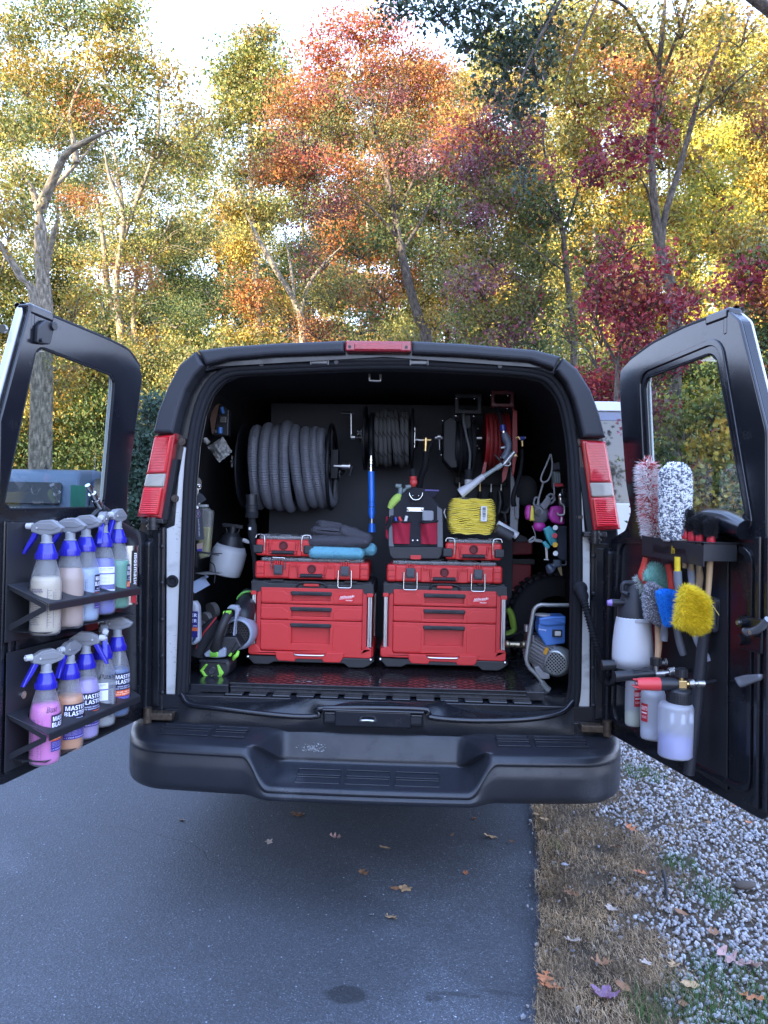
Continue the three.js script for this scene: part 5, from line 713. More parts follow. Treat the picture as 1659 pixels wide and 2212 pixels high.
{ // cleaning gun on the air hose
  const z = -3.56, b = at(...C4(1100, 600), z), t = thing('blow_gun', 'grey and silver air cleaning gun with white cone nozzle on the red reel hose', 'air gun', b), L = loc(C4, z, b), gm = M([0.13, 0.16, 0.23], 0.45), sv = M([0.45, 0.47, 0.5], 0.35, 0.5);
  part('grip', [taper([L(1086, 462), L(1100, 500), L(1116, 545), L(1112, 590)], [0.014, 0.019, 0.017, 0.015], 12), taper([L(1112, 590), L(1095, 625), L(1080, 650)], [0.016, 0.017, 0.014], 12)], gm, t);
  part('barrel', [taper([L(1160, 600), L(1120, 645), L(1085, 688)], [0.0105, 0.0115, 0.0115], 12), taper([L(1060, 640), L(1098, 640), L(1125, 655), L(1090, 690)], [0.004, 0.006, 0.008, 0.007], 8), taper([L(1075, 690, 0.012), L(1110, 700, 0.012), L(1130, 690, 0.012), L(1128, 672, 0.012)], [0.004], 8)], sv, t);
  part('trigger', taper([L(1062, 570, 0.004), L(1085, 568, 0.004), L(1105, 575, 0.0)], [0.006, 0.006, 0.004], 8), sv, t);
  part('hose_nipple', [rod(L(1075, 405), L(1080, 450), 0.0125), rod(L(1079, 450), L(1084, 468), 0.0085)], M([0.02, 0.05, 0.34], 0.3), t); part('ferrule', rod(L(1080, 446), L(1083, 462), 0.0105), K.chrome, t);
  part('tip_fitting', Array.from({ length: 5 }, (_, k) => rod(L(1162, 612), L(1158 + k * 6, 632 - (k % 2) * 5), 0.003)), K.brass, t);
  part('tube', [rod(L(1072, 690), L(1030, 718), 0.0115, 0.0125), rod(L(1048, 705), L(925, 785), 0.0095, 0.0105)], M([0.36, 0.42, 0.45], 0.3), t);
  part('nozzle_cone', [taper([L(938, 776), L(910, 795), L(860, 835), L(768, 900)], [0.014, 0.015, 0.017, 0.0245], 18, 24)], M([0.62, 0.64, 0.72], 0.45), t);
  part('trigger_lever', taper([L(1020, 620, 0.01), L(1045, 650, 0.012), L(1065, 668, 0.01)], [0.004, 0.005, 0.006], 8), K.plastic, t);
}
{ // rail of air fittings
  const z = -3.95, b = at(...C4(918, 832), z), t = thing('fitting_rail', 'dark rail on the partition with hanging air fittings', 'rail', b), L = loc(C4, z, b);
  part('rail_bar', [rod(L(728, 833), L(1106, 842), 0.0045), box(0.03, 0.04, 0.01, L(752, 800).toArray()), box(0.03, 0.04, 0.01, L(1085, 822).toArray())], K4.frame, t);
  for (const [x, y] of [[766, 830], [914, 835], [994, 840], [1066, 842]]) { const h = sub('air_fitting', t); part('plug_stem', [rod(L(x, y - 10, 0.02), L(x - 1, y + 20, 0.02), 0.0035), rod(L(x - 1, y + 18, 0.02), L(x - 2, y + 50, 0.02), 0.0062, 0.0062, 6)], x === 914 ? K.brass : K.steel, h); part('tail', taper([L(x - 2, y + 48, 0.02), L(x - 6, y + 110, 0.02), L(x - 2, y + 200, 0.0)], [0.0085, 0.011, 0.009], 8), K.rubber, h); }
  const o = thing('hand_tools', 'dark pistol-grip tools hanging under the fitting rail', 'hand tool', at(...C4(1085, 1000), z)), W = loc(C4, z, at(...C4(1085, 1000), z));
  part('tool_body', [taper([W(1050, 880, 0.05), W(1060, 960, 0.05), W(1048, 1040, 0.05)], [0.012, 0.018, 0.012], 10), taper([W(1060, 1030, 0.06), W(1100, 1040, 0.06), W(1125, 1000, 0.06)], [0.014, 0.02, 0.016], 10), rod(W(1092, 1040, 0.07), W(1100, 1110, 0.07), 0.014)], K.plastic, o); part('tool_ring', tube([W(1095, 1090, 0.08), W(1130, 1108, 0.08), W(1160, 1098, 0.08), W(1164, 1075, 0.08)], 0.004, 20), K4.frame, o); part('tool_tip', rod(W(1095, 1095, 0.075), W(1092, 1125, 0.075), 0.007), K.redDark, o);
}
// ---------------------------------------------------------------- left side of the load space
{
  const z = -3.3; let b, t, L;
  b = at(...CL(680, 1650), z - 0.4); t = thing('pump_sprayer', 'tilted white pump sprayer with black head at the left wall', 'sprayer', b, [0, 0, 0], 'white pump sprayers'); L = loc(CL, z - 0.4, b);
  { const g = sub('tank', t); const A = L(575, 2090), B = L(672, 1660), ax = B.clone().sub(A), len = ax.length(); const gg = lathe([[0, 0], [0.06, 0], [0.075, 0.006], [0.082, 0.05], [0.0835, 0.12], [0.079, len * 0.85], [0.068, len], [0, len]]); gg.applyQuaternion(new THREE.Quaternion().setFromUnitVectors(V(0, 1, 0), ax.normalize())); gg.translate(A.x, A.y, A.z); part('tank_shell', gg, M([0.55, 0.57, 0.6], 0.45), g);
    part('pump_head', [rod(L(665, 1680), L(685, 1530), 0.068, 0.05), rod(L(680, 1560), L(690, 1480), 0.05, 0.035), rod(L(690, 1500), L(700, 1390), 0.02, 0.02), box(0.1, 0.02, 0.03, L(700, 1380).toArray(), [0, 0, -0.1])], K.plastic, t); part('spout', [rod(L(770, 1550), L(850, 1580), 0.006)], K.plastic, t); part('nozzle', taper([L(845, 1578), L(890, 1600), L(935, 1622)], [0.009, 0.011, 0.007], 10), M([0.6, 0.6, 0.62], 0.5), t); part('pump_rod', tube([L(600, 1410), L(640, 1500), L(740, 1510), L(790, 1440), L(780, 1385)], 0.004, 30), K.plastic, t); }
  b = at(...CL(280, 1850), z - 0.02); t = thing('jug', 'tall clear bottle of yellow liquid behind the lanyard', 'bottle', b); L = loc(CL, z - 0.02, b);
  { const sil = [[215, 1110], [330, 1115], [345, 1140], [400, 1165], [370, 1530], [338, 1830], [200, 1870], [175, 1600], [200, 1150]]; part('bottle_body', ext(roundPts(p2(L, sil), 0.008), 0.05, { p: [0, 0, -0.05], bevel: 0.012, seg: 3 }), M([0.75, 0.76, 0.72], 0.2, 0, { transmission: 0.85, thickness: 0 }), t); part('liquid', ext(roundPts(p2(L, [[205, 1395], [372, 1395], [352, 1700], [330, 1820], [208, 1855], [190, 1600]]), 0.006), 0.04, { p: [0, 0, -0.045], bevel: 0.008 }), M([0.52, 0.47, 0.1], 0.2, 0, { transmission: 0.35, thickness: 0 }), t); part('cap', box(0.036, 0.012, 0.036, L(280, 1092, -0.025).toArray(), null, 0.004), M([0.4, 0.42, 0.42], 0.5), t);
    part('label', ext(p2(L, [[180, 1640], [268, 1620], [262, 1740], [182, 1750]]), 0.001, { p: [0, 0, 0.001] }), new THREE.MeshStandardMaterial({ roughness: 0.5, color: 0xb09a90 }), t); part('label_band', ext(p2(L, [[182, 1715], [262, 1705], [260, 1745], [182, 1752]]), 0.001, { p: [0, 0, 0.0025] }), M([0.06, 0.05, 0.3], 0.5), t); }
  b = at(...CL(185, 1100), z + 0.03); t = thing('hook', 'bent steel door catch hook on the left frame', 'hook', b); L = loc(CL, z + 0.03, b);
  part('hook_wire', tube([L(200, 815), L(185, 930), L(128, 985), L(122, 1060), L(140, 1086), L(195, 1088), L(213, 1068), L(214, 1050)], 0.0045, 50), K.steel, t); part('ball', [sph(0.009, L(210, 815, 0.01).toArray()), rod(L(170, 815, -0.01), L(205, 815, 0.01), 0.012)], K.chrome, t); part('mount', [rod(L(150, 760, -0.01), L(155, 760, 0.0), 0.03, 0.028), box(0.02, 0.05, 0.01, L(140, 780).toArray())], K.gloss, t); part('tab', ext(p2(L, [[160, 990], [200, 895], [262, 935], [308, 1000], [235, 1050], [170, 1060]]), 0.006, { p: [0, 0, -0.012] }), M([0.04, 0.045, 0.055], 0.7), t);
  b = at(...CL(200, 1580), z + 0.03); t = thing('key_fob', 'grey fabric key fob with pink oval mark and lettering on the steel hook', 'key fob', b); L = loc(CL, z + 0.03, b);
  part('strap', ext(p2(L, [[138, 1135], [258, 1130], [262, 1250], [285, 1575], [170, 1590]]), 0.004, { p: [0, 0, -0.002], bevel: 0.001 }), M([0.05, 0.055, 0.07], 0.85), t); part('ring', tube([L(185, 1090, 0.002), L(180, 1110, 0.004), L(190, 1135, 0.004), L(198, 1110, 0.003)], 0.003, 20, 6, true), K.chrome, t);
  { const a = L(150, 1140), e = L(275, 1580); part('print', mv(new THREE.PlaneGeometry(0.032, Math.abs(a.y - e.y)), [(a.x + e.x) / 2 + 0.0, (a.y + e.y) / 2, 0.0028], [0, 0, 0.07]), new THREE.MeshStandardMaterial({ transparent: true, alphaTest: 0.35, roughness: 0.7, map: canvasTex(128, 512, (x) => { x.clearRect(0, 0, 128, 512); x.strokeStyle = '#c08ac0'; x.lineWidth = 6; x.beginPath(); x.ellipse(58, 76, 36, 58, 0, 0, 7); x.stroke(); x.fillStyle = '#c8cad8'; x.save(); x.translate(50, 40); x.rotate(PI / 2); x.font = 'bold 30px serif'; x.fillText('One', 0, 0); x.fillText('more for the smoke', 120, -2); x.restore(); }) }), t); }
  b = at(...CL(450, 250), z - 0.12); t = thing('plastic_bag', 'crinkled clear plastic sleeve with blue contents by the left wall', 'plastic bag', b); L = loc(CL, z - 0.12, b);
  { const bag = grid(24, 24, (u, v) => { const p = L(lerp(lerp(330, 560, u), lerp(500, 690, u), v), lerp(lerp(240, 95, u), lerp(470, 320, u), v)); const e = Math.sin(u * PI) * Math.sin(Math.min(1, v * 1.2) * PI); return [p.x, p.y, 0.03 * e + 0.012 * N3(u * 6, v * 5, 2) + 0.006 * N3(u * 17, v * 15, 4)]; }); part('sleeve', bag, M([0.5, 0.5, 0.46], 0.12, 0, { transmission: 0.55, thickness: 0, side: THREE.DoubleSide }), t); part('contents', ext(roundPts(p2(L, [[420, 230], [560, 170], [640, 330], [540, 420]]), 0.01), 0.02, { p: [0, 0, -0.03], bevel: 0.006 }), M([0.03, 0.09, 0.2], 0.5), t); part('tie', [sph(0.012, L(310, 150).toArray(), [1, 1.2, 0.6], 8), rod(L(290, 120), L(350, 190), 0.008, 0.012)], M([0.45, 0.45, 0.43], 0.3), t); }
  const C3b = C3; b = at(...C3b(355, 560), z - 0.15); t = thing('charger', 'dark electrical box with blue capacitor and copper strip on the left wall', 'electrical box', b); L = loc(C3b, z - 0.15, b);
  part('housing', ext(p2(L, [[300, 600], [345, 365], [410, 410], [405, 600]]), 0.05, { p: [0, 0, -0.06], bevel: 0.004 }), K.plastic, t); part('strip', ext(p2(L, [[278, 480], [300, 395], [345, 365], [302, 590], [292, 590]]), 0.004, { p: [0, 0, -0.002] }), M([0.12, 0.065, 0.045], 0.5), t); part('capacitor', [rod(L(362, 395), L(372, 440), 0.009), rod(L(350, 540), L(350, 585), 0.0125)], M([0.03, 0.14, 0.42], 0.4), t); part('relay', [box(0.032, 0.03, 0.02, L(374, 485).toArray(), null, 0.005), box(0.012, 0.016, 0.01, L(318, 570).toArray())], M([0.09, 0.085, 0.08], 0.5), t);
  b = at(...CL(240, 1900), z + 0.02); t = thing('wire_rack', 'black wire holder with thin hoop on the left wall', 'holder', b); L = loc(CL, z + 0.02, b);
  part('wires', [tube([L(130, 1745), L(260, 1755), L(420, 1775), L(545, 1780)], 0.0022, 20, 5), tube([L(130, 1762), L(250, 1765), L(400, 1790), L(500, 1800)], 0.0022, 20, 5)], K.matte, t); part('bracket', [box(0.02, 0.07, 0.03, L(160, 1860).toArray(), null, 0.004), box(0.014, 0.05, 0.02, L(125, 1900).toArray(), null, 0.004)], K4.frame, t); part('shelf', ext(p2(L, [[140, 2062], [300, 2048], [500, 2072], [420, 2085], [250, 2088]]), 0.05, { p: [0, 0, -0.06], bevel: 0.002 }), M([0.1, 0.1, 0.1], 0.5), t); part('hoop', tube([L(375, 1900, -0.05), L(430, 1950, -0.03), L(445, 2070, -0.02), L(430, 2200, -0.03)], 0.0028, 24, 5), K.matte, t);
  b = at(...CB(350, 500), z + 0.04); t = thing('trough', 'curved blue grey plastic trough lying at the left wall', 'plastic trough', b); L = loc(CB, z + 0.04, b);
  { const A = L(185, 385), B = L(460, 230, -0.1), ax = B.clone().sub(A).normalize(); const g = grid(16, 6, (u, v) => { const an = -0.5 + u * 3.0, p = A.clone().lerp(B, v), n = V(-ax.y, ax.x, 0).normalize(); return p.addScaledVector(n, 0.034 * Math.sin(an)).add(V(0, 0, 0.034 * Math.cos(an))).toArray(); }); part('trough_shell', g, M([0.22, 0.27, 0.36], 0.4, 0, { side: THREE.DoubleSide }), t); }
  b = at(...CB(205, 1380), z + 0.06); t = thing('cleaner_bottle', 'blue liquid bottle half hidden by the left door seal', 'bottle', b); L = loc(CB, z + 0.06, b);
  part('bottle_body', ext(roundPts(p2(L, [[120, 590], [190, 590], [255, 690], [262, 900], [272, 1310], [190, 1385], [100, 1385], [100, 640]]), 0.01), 0.05, { p: [0, 0, -0.05], bevel: 0.014, seg: 3 }), M([0.6, 0.62, 0.68], 0.25, 0, { transmission: 0.4, thickness: 0 }), t); part('liquid', ext(roundPts(p2(L, [[100, 1090], [264, 1080], [272, 1310], [190, 1380], [100, 1380]]), 0.008), 0.045, { p: [0, 0, -0.045], bevel: 0.016 }), M([0.05, 0.18, 0.42], 0.25), t);
  { const a = L(120, 770), e = L(240, 1240), wv = e.x - a.x, hv = a.y - e.y; part('label', box(wv, hv, 0.001, [(a.x + e.x) / 2, (a.y + e.y) / 2, 0.002], null, 0), new THREE.MeshStandardMaterial({ roughness: 0.5, map: canvasTex(128, 512, (x) => { x.fillStyle = '#20206c'; x.fillRect(0, 0, 128, 512); x.fillStyle = '#e8eaf6'; x.font = 'bold 90px sans-serif'; x.fillText('ER', 2, 110); x.fillText('ER', 2, 220); x.font = 'bold 28px sans-serif'; x.fillText('LITER', 40, 300); x.fillStyle = '#d0653c'; x.fillRect(0, 320, 128, 70); }) }), t); }
  b = at(...CB(430, 1150), z - 0.12); t = thing('polishing_pad', 'stack of grey foam and wool pads leaning at the left wall', 'pads', b); L = loc(CB, z - 0.12, b);
  for (const [x, y, x2, y2, r, c] of [[470, 770, 560, 740, 0.038, 0.06], [370, 930, 450, 890, 0.034, 0.13], [310, 1050, 370, 1030, 0.026, 0.18]]) part('pad', between(L(x, y), L(x2, y2, -0.02), h => new THREE.CylinderGeometry(r * 0.9, r, h, 20)), M([c, c * 0.95, c * 0.9], 0.95, 0, { bump: 1, bs: 0.003, brep: 10 }), t);
  b = at(...CB(300, 1500), z - 0.06); t = thing('soft_bag', 'dark soft bag with red piping behind the leaf blower', 'bag', b); L = loc(CB, z - 0.06, b); part('bag_body', taper([L(240, 1560), L(320, 1320), L(430, 1150), L(560, 930)], [0.045, 0.05, 0.045, 0.02], 14, 20), K.matte, t); part('piping', taper([L(210, 1440, 0.045), L(330, 1190, 0.045), L(450, 1040, 0.04), L(580, 880, 0.03)], [0.004], 6, 24), M([0.35, 0.02, 0.03], 0.6), t);
}
{ // leaf blower standing on its battery end, handle towards the viewer
  const z = -3.28, b = at(...CB(520, 1990), z - 0.05), t = thing('leaf_blower', 'cordless leaf blower in black, grey and lime green on the van floor', 'leaf blower', b), L = loc(CB, z, b);
  const blk = M([0.014, 0.015, 0.019], 0.45), gr = M([0.26, 0.29, 0.36], 0.45), LI = K.lime;
  // the battery block faces the opening
  part('battery', [ext(roundPts(p2(L, [[262, 1650], [760, 1640], [830, 1720], [815, 1880], [720, 1975], [330, 1990], [250, 1880]]), 0.012), 0.13, { p: [0, 0, L(0, 0).z - 0.13], bevel: 0.012, seg: 3 }), ...[[270, 1640, 390, 1690], [412, 1650, 612, 1700], [640, 1650, 755, 1720]].map(q => { const a = L(q[0], q[1]), e = L(q[2], q[3]); return box(e.x - a.x, a.y - e.y, 0.012, [(a.x + e.x) / 2, (a.y + e.y) / 2, L(0, 0, 0.001).z], null, 0.004); })], blk, t);
  const c1 = [[395, 1715], [432, 1722], [345, 1838], [400, 1920], [432, 1935], [405, 1958], [350, 1930], [285, 1835]], c2 = [[588, 1735], [625, 1728], [715, 1880], [660, 1958], [570, 1975], [545, 1950], [620, 1930], [665, 1870]];
  part('lime_bracket', ext(roundPts(p2(L, c1), 0.002), 0.01, { p: [0, 0, L(0, 0).z - 0.002], bevel: 0.003 }), LI, t); part('lime_bracket', ext(roundPts(p2(L, c2), 0.002), 0.01, { p: [0, 0, L(0, 0).z - 0.002], bevel: 0.003 }), LI, t); part('lime_wedge', ext(roundPts(p2(L, [[498, 1925], [572, 1992], [432, 1992]]), 0.002), 0.01, { p: [0, 0, L(0, 0).z - 0.002], bevel: 0.003, holes: [[[500, 1948], [525, 1972], [480, 1972]].map(q => { const v = L(...q); return [v.x, v.y]; })] }), LI, t);
  part('motor_cap', [mv(new THREE.TorusGeometry(0.0135, 0.003, 8, 24), L(500, 1840, 0.004)), cyl(0.011, 0.012, 0.01, L(500, 1840, 0.002).toArray(), [PI / 2, 0, 0])], M([0.05, 0.055, 0.065], 0.3, 0.5), t);
  // upper housing recedes into the van
  const hs = (pts, z0, z1, m, n) => part(n, ext(roundPts(p2(L, pts), 0.006), z1 - z0, { p: [0, 0, L(0, 0).z + z0], bevel: 0.006 }), m, t);
  hs([[300, 1560], [760, 1610], [1010, 1430], [920, 1250], [520, 1240], [440, 1330]], -0.14, -0.02, blk, 'housing');
  hs([[340, 1545], [460, 1450], [660, 1465], [700, 1420], [745, 1460], [735, 1600], [560, 1622], [370, 1600]], -0.04, -0.004, gr, 'rear_cover');
  hs([[458, 1492], [608, 1498], [602, 1608], [452, 1600]], -0.01, 0.002, LI, 'lime_frame'); hs([[474, 1508], [594, 1512], [588, 1594], [468, 1588]], -0.006, 0.004, M([0.12, 0.36, 0.03], 0.4), 'lime_button');
  hs([[300, 1558], [478, 1285], [525, 1290], [370, 1560]], -0.07, -0.025, LI, 'lime_side'); hs([[745, 1600], [900, 1318], [950, 1345], [808, 1615]], -0.07, -0.02, LI, 'lime_side'); hs([[735, 1465], [865, 1245], [930, 1265], [790, 1480]], -0.08, -0.03, gr, 'grey_side');
  part('lime_lever', taper([L(880, 1650, -0.03), L(905, 1600, -0.02), L(945, 1560, -0.02), L(975, 1490, -0.03)], [0.004, 0.009, 0.009, 0.006], 8), LI, t);
  part('handle', [taper([L(560, 1455, -0.02), L(590, 1330, -0.0), L(640, 1150, 0.01), L(720, 960, 0.0), L(800, 800, -0.03)], [0.026, 0.0195, 0.0175, 0.0185, 0.02], 14, 24), taper([L(650, 1400, -0.04), L(700, 1250, -0.05), L(790, 1000, -0.06)], [0.008, 0.006, 0.01], 8)], M([0.02, 0.019, 0.021], 0.6), t);
  hs([[728, 745], [790, 675], [930, 682], [975, 770], [960, 800], [900, 960], [870, 1240], [855, 1230], [870, 960], [880, 770], [770, 745]], -0.06, -0.028, gr, 'handle_cover');
  hs([[705, 880], [730, 765], [838, 770], [800, 885]], -0.03, -0.006, LI, 'trigger'); hs([[668, 880], [680, 785], [712, 772], [698, 885]], -0.04, -0.012, LI, 'trigger_lock');
  // fan inlet with honeycomb guard at the right, tube running forward
  const fc = at(...CB(945, 1180), z - 0.08).sub(b), fan = sub('fan_inlet', t), fq = [0, 0.25, 0];
  part('inlet_ring', mv(lathe([[0.058, 0], [0.072, 0], [0.078, -0.05], [0.074, -0.1], [0.056, -0.1], [0.056, 0]], null, null, 40), fc, [PI / 2, 0, 0.0]), gr, fan);
  const hex = []; for (let r = -5; r <= 5; r++) for (let q = -5; q <= 5; q++) { const hx = (q + (r & 1) * 0.5) * 0.0125, hy = r * 0.0108; if (Math.hypot(hx, hy) < 0.054) hex.push(mv(new THREE.TorusGeometry(0.0068, 0.0011, 4, 6), [fc.x + hx, fc.y + hy, fc.z - 0.008], [0, 0, PI / 6])); }
  part('guard_mesh', hex, M([0.06, 0.05, 0.045], 0.5), fan).userData.kind = 'stuff'; part('inlet_back', cyl(0.058, 0.058, 0.004, [fc.x, fc.y, fc.z - 0.04], [PI / 2, 0, 0], 30), K.matte, fan);
  part('blower_tube', [taper([fc.clone().add(V(-0.01, 0.03, -0.08)), L(1080, 760, -0.16), L(1160, 520, -0.3)], [0.06, 0.05, 0.045], 18), ], blk, t); part('tube_ring', mv(new THREE.TorusGeometry(0.05, 0.006, 8, 28, 2.2), L(1145, 590, -0.24), [0.4, 0.3, 0.6]), M([0.1, 0.34, 0.06], 0.45), t);
}
// ---------------------------------------------------------------- right side of the load space
{
  let z = -4.15, b = at(...C4(1205, 1640), z), t = thing('tool_chest', 'dark red tool chest standing in shadow behind the spare tyre', 'tool box', b), L = loc(C4, z, b);
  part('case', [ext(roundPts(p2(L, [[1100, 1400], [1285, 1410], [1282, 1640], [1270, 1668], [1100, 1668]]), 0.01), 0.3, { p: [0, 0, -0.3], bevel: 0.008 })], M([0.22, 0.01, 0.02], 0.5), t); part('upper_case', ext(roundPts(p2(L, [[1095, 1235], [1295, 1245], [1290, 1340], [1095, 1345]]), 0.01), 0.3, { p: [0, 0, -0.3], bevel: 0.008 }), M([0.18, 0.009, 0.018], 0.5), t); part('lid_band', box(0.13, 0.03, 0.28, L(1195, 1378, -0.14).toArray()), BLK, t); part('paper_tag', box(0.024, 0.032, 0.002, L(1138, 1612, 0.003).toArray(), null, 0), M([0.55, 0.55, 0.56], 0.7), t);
  z = -3.95; b = at(...C6(1260, 1080), z); t = thing('spare_tyre', 'black spare tyre standing behind the blue pump', 'tyre', b); L = loc(C6, z, b);
  { const c = L(1275, 830), R = 0.245; part('tyre_body', lathe([[0.14, -0.1], [R * 0.9, -0.1], [R * 0.98, -0.075], [R, -0.03], [R, 0.03], [R * 0.98, 0.075], [R * 0.9, 0.1], [0.14, 0.1]], [c.x + 0.05, c.y, c.z - 0.05], [PI / 2, 0, 0], 60), K.rubber, t); const lug = []; for (let k = 0; k < 44; k++) { const a = k / 44 * 2 * PI; for (const s of [-1, 1]) lug.push(box(0.022, 0.014, 0.06, [c.x + 0.05 + Math.cos(a) * (R + 0.002), c.y + Math.sin(a) * (R + 0.002), c.z - 0.05 + s * 0.045], [0, 0, a + PI / 2 + s * 0.2], 0)); } part('tread_block', lug, K.rubber, t).userData.kind = 'stuff'; }
  b = at(...C6(1025, 900), -3.9); t = thing('green_hose', 'bent lime green hose between tool box and tyre', 'hose', b); L = loc(C6, -3.9, b); part('hose', taper([L(1000, 730), L(1025, 770), L(1040, 840), L(1042, 890), L(985, 925)], [0.016, 0.017, 0.016, 0.015], 12, 30), M([0.3, 0.5, 0.06], 0.5), t);
  // pump
  z = -3.34; b = at(...C6(1290, 1250), z - 0.05); t = thing('pressure_pump', 'blue boxed electric pump in a bent steel carrying frame', 'pump', b); L = loc(C6, z, b);
  const bm = M([0.07, 0.2, 0.56], 0.4), gm = M([0.27, 0.27, 0.28], 0.5, 0.3), hm = M([0.33, 0.34, 0.33], 0.38, 0.5);
  part('carry_frame', [tube([L(1440, 708), L(1300, 706), L(1235, 706), L(1195, 735), L(1180, 790), L(1160, 920), L(1140, 1050), L(1136, 1110), L(1160, 1160), L(1200, 1200), L(1250, 1265), L(1290, 1320)], 0.009, 120, 10), rod(L(1240, 1262), L(1290, 1322), 0.016, 0.014), rod(L(1278, 1312), L(1293, 1325), 0.018)], hm, t);
  part('switch_box', [ext(roundPts(p2(L, [[1225, 850], [1250, 800], [1420, 800], [1420, 985], [1280, 1008], [1222, 905]]), 0.008), 0.1, { p: [0, 0, L(0, 0).z - 0.11], bevel: 0.008, seg: 3 }), ext(roundPts(p2(L, [[1228, 802], [1300, 788], [1420, 788], [1420, 848], [1290, 862], [1232, 850]]), 0.006), 0.11, { p: [0, 0, L(0, 0).z - 0.11], bevel: 0.008 })], bm, t);
  part('switch', [box(0.042, 0.032, 0.012, L(1358, 910, 0.004).toArray(), null, 0.004)], K.plastic, t); part('switch_rocker', box(0.026, 0.02, 0.012, L(1362, 912, 0.008).toArray(), null, 0.004), M([0.62, 0.62, 0.58], 0.35), t);
  part('box_print', mv(new THREE.PlaneGeometry(0.034, 0.016), L(1252, 885, 0.0015), [0, 0, -0.12]), new THREE.MeshStandardMaterial({ transparent: true, alphaTest: 0.4, roughness: 0.5, map: canvasTex(128, 64, (x) => { x.clearRect(0, 0, 128, 64); x.fillStyle = '#e8ecf8'; x.font = 'bold 34px sans-serif'; x.fillText('interpump', 0, 40, 126); }) }), t);
  part('knob_plate', lathe([[0, 0], [0.034, 0], [0.036, 0.004], [0.03, 0.01], [0, 0.012]], L(1255, 785, -0.04).toArray()), M([0.36, 0.36, 0.37], 0.4), t);
  const mc = L(1352, 1118, 0.0), mot = sub('motor', t), MR = [0, 0, 0.18];
  const A = L(1210, 1030, -0.1), Bq = mc.clone(), axd = Bq.clone().sub(A).normalize(), qm = new THREE.Quaternion().setFromUnitVectors(V(0, 1, 0), axd);
  const put = g => { g.applyQuaternion(qm); g.translate(Bq.x, Bq.y, Bq.z); return g; };
  part('motor_body', put(lathe([[0, -0.17], [0.045, -0.17], [0.052, -0.15], [0.052, -0.02], [0.05, -0.01]])), gm, mot);
  part('cooling_fin', Array.from({ length: 26 }, (_, k) => put(box(0.003, 0.13, 0.014, [Math.cos(k / 26 * 2 * PI) * 0.056, -0.085, Math.sin(k / 26 * 2 * PI) * 0.056], [0, -k / 26 * 2 * PI + PI / 2, 0], 0))), gm, mot).userData.kind = 'stuff';
  const hood = q => { const g = lathe([[0.062, -0.06], [0.066, -0.03], [0.064, 0.0], [0.054, 0.02], [0.045, 0.022]], null, null, 40); g.rotateX(PI / 2); g.rotateY(-0.35); g.translate(mc.x, mc.y, mc.z); return g; };
  part('fan_hood', hood(), M([0.42, 0.45, 0.44], 0.3, 0.6), mot);
  const bars = []; for (let k = -4; k <= 4; k++) { const s = k * 0.0105, l = Math.sqrt(0.046 ** 2 - s * s) * 2; for (const r of [0.785, -0.785]) { const g = new THREE.BoxGeometry(l, 0.0028, 0.003); g.translate(0, s, 0.02); g.rotateZ(r); g.rotateY(-0.35); g.translate(mc.x, mc.y, mc.z); bars.push(g); } }
  part('fan_grille', bars, M([0.4, 0.42, 0.42], 0.35, 0.5), mot).userData.kind = 'stuff'; { const g = new THREE.CircleGeometry(0.046, 28); g.rotateY(-0.35); g.translate(mc.x, mc.y, mc.z); part('grille_back', g, K.matte, mot); }
  part('warning_sticker', box(0.016, 0.03, 0.002, L(1277, 1038, 0.02).toArray(), [0, -0.6, -0.4], 0), M([0.62, 0.3, 0.03], 0.5), mot);
  part('foot', ext(roundPts(p2(L, [[1190, 1150], [1225, 1145], [1260, 1190], [1300, 1200], [1302, 1235], [1240, 1238], [1200, 1190]]), 0.004), 0.08, { p: [0, 0, L(0, 0).z - 0.07], bevel: 0.004 }), gm, t);
  part('pump_head', [box(0.06, 0.06, 0.08, L(1190, 960, -0.12).toArray(), [0, 0.4, 0]), cyl(0.012, 0.012, 0.03, L(1138, 872, -0.08).toArray()), cyl(0.014, 0.014, 0.03, L(1165, 890, -0.08).toArray())], K.steel, t);
  part('brass_fitting', [rod(L(1005, 990, -0.05), L(1080, 990, -0.05), 0.013, 0.011), sph(0.0155, L(1002, 988, -0.05).toArray(), null, 12), rod(L(1060, 992, -0.05), L(1085, 992, -0.05), 0.0145, 0.0145, 6), rod(L(1090, 992, -0.05), L(1135, 994, -0.06), 0.0135), rod(L(1110, 992, -0.05), L(1120, 992, -0.05), 0.0165), rod(L(1125, 994, -0.06), L(1190, 990, -0.08), 0.01)], M([0.34, 0.29, 0.2], 0.35, 0.9), t);
  part('pump_hose', taper([L(1110, 900, -0.15), L(1050, 925, -0.2), L(985, 945, -0.25)], [0.008], 8), K.rubber, t);
}
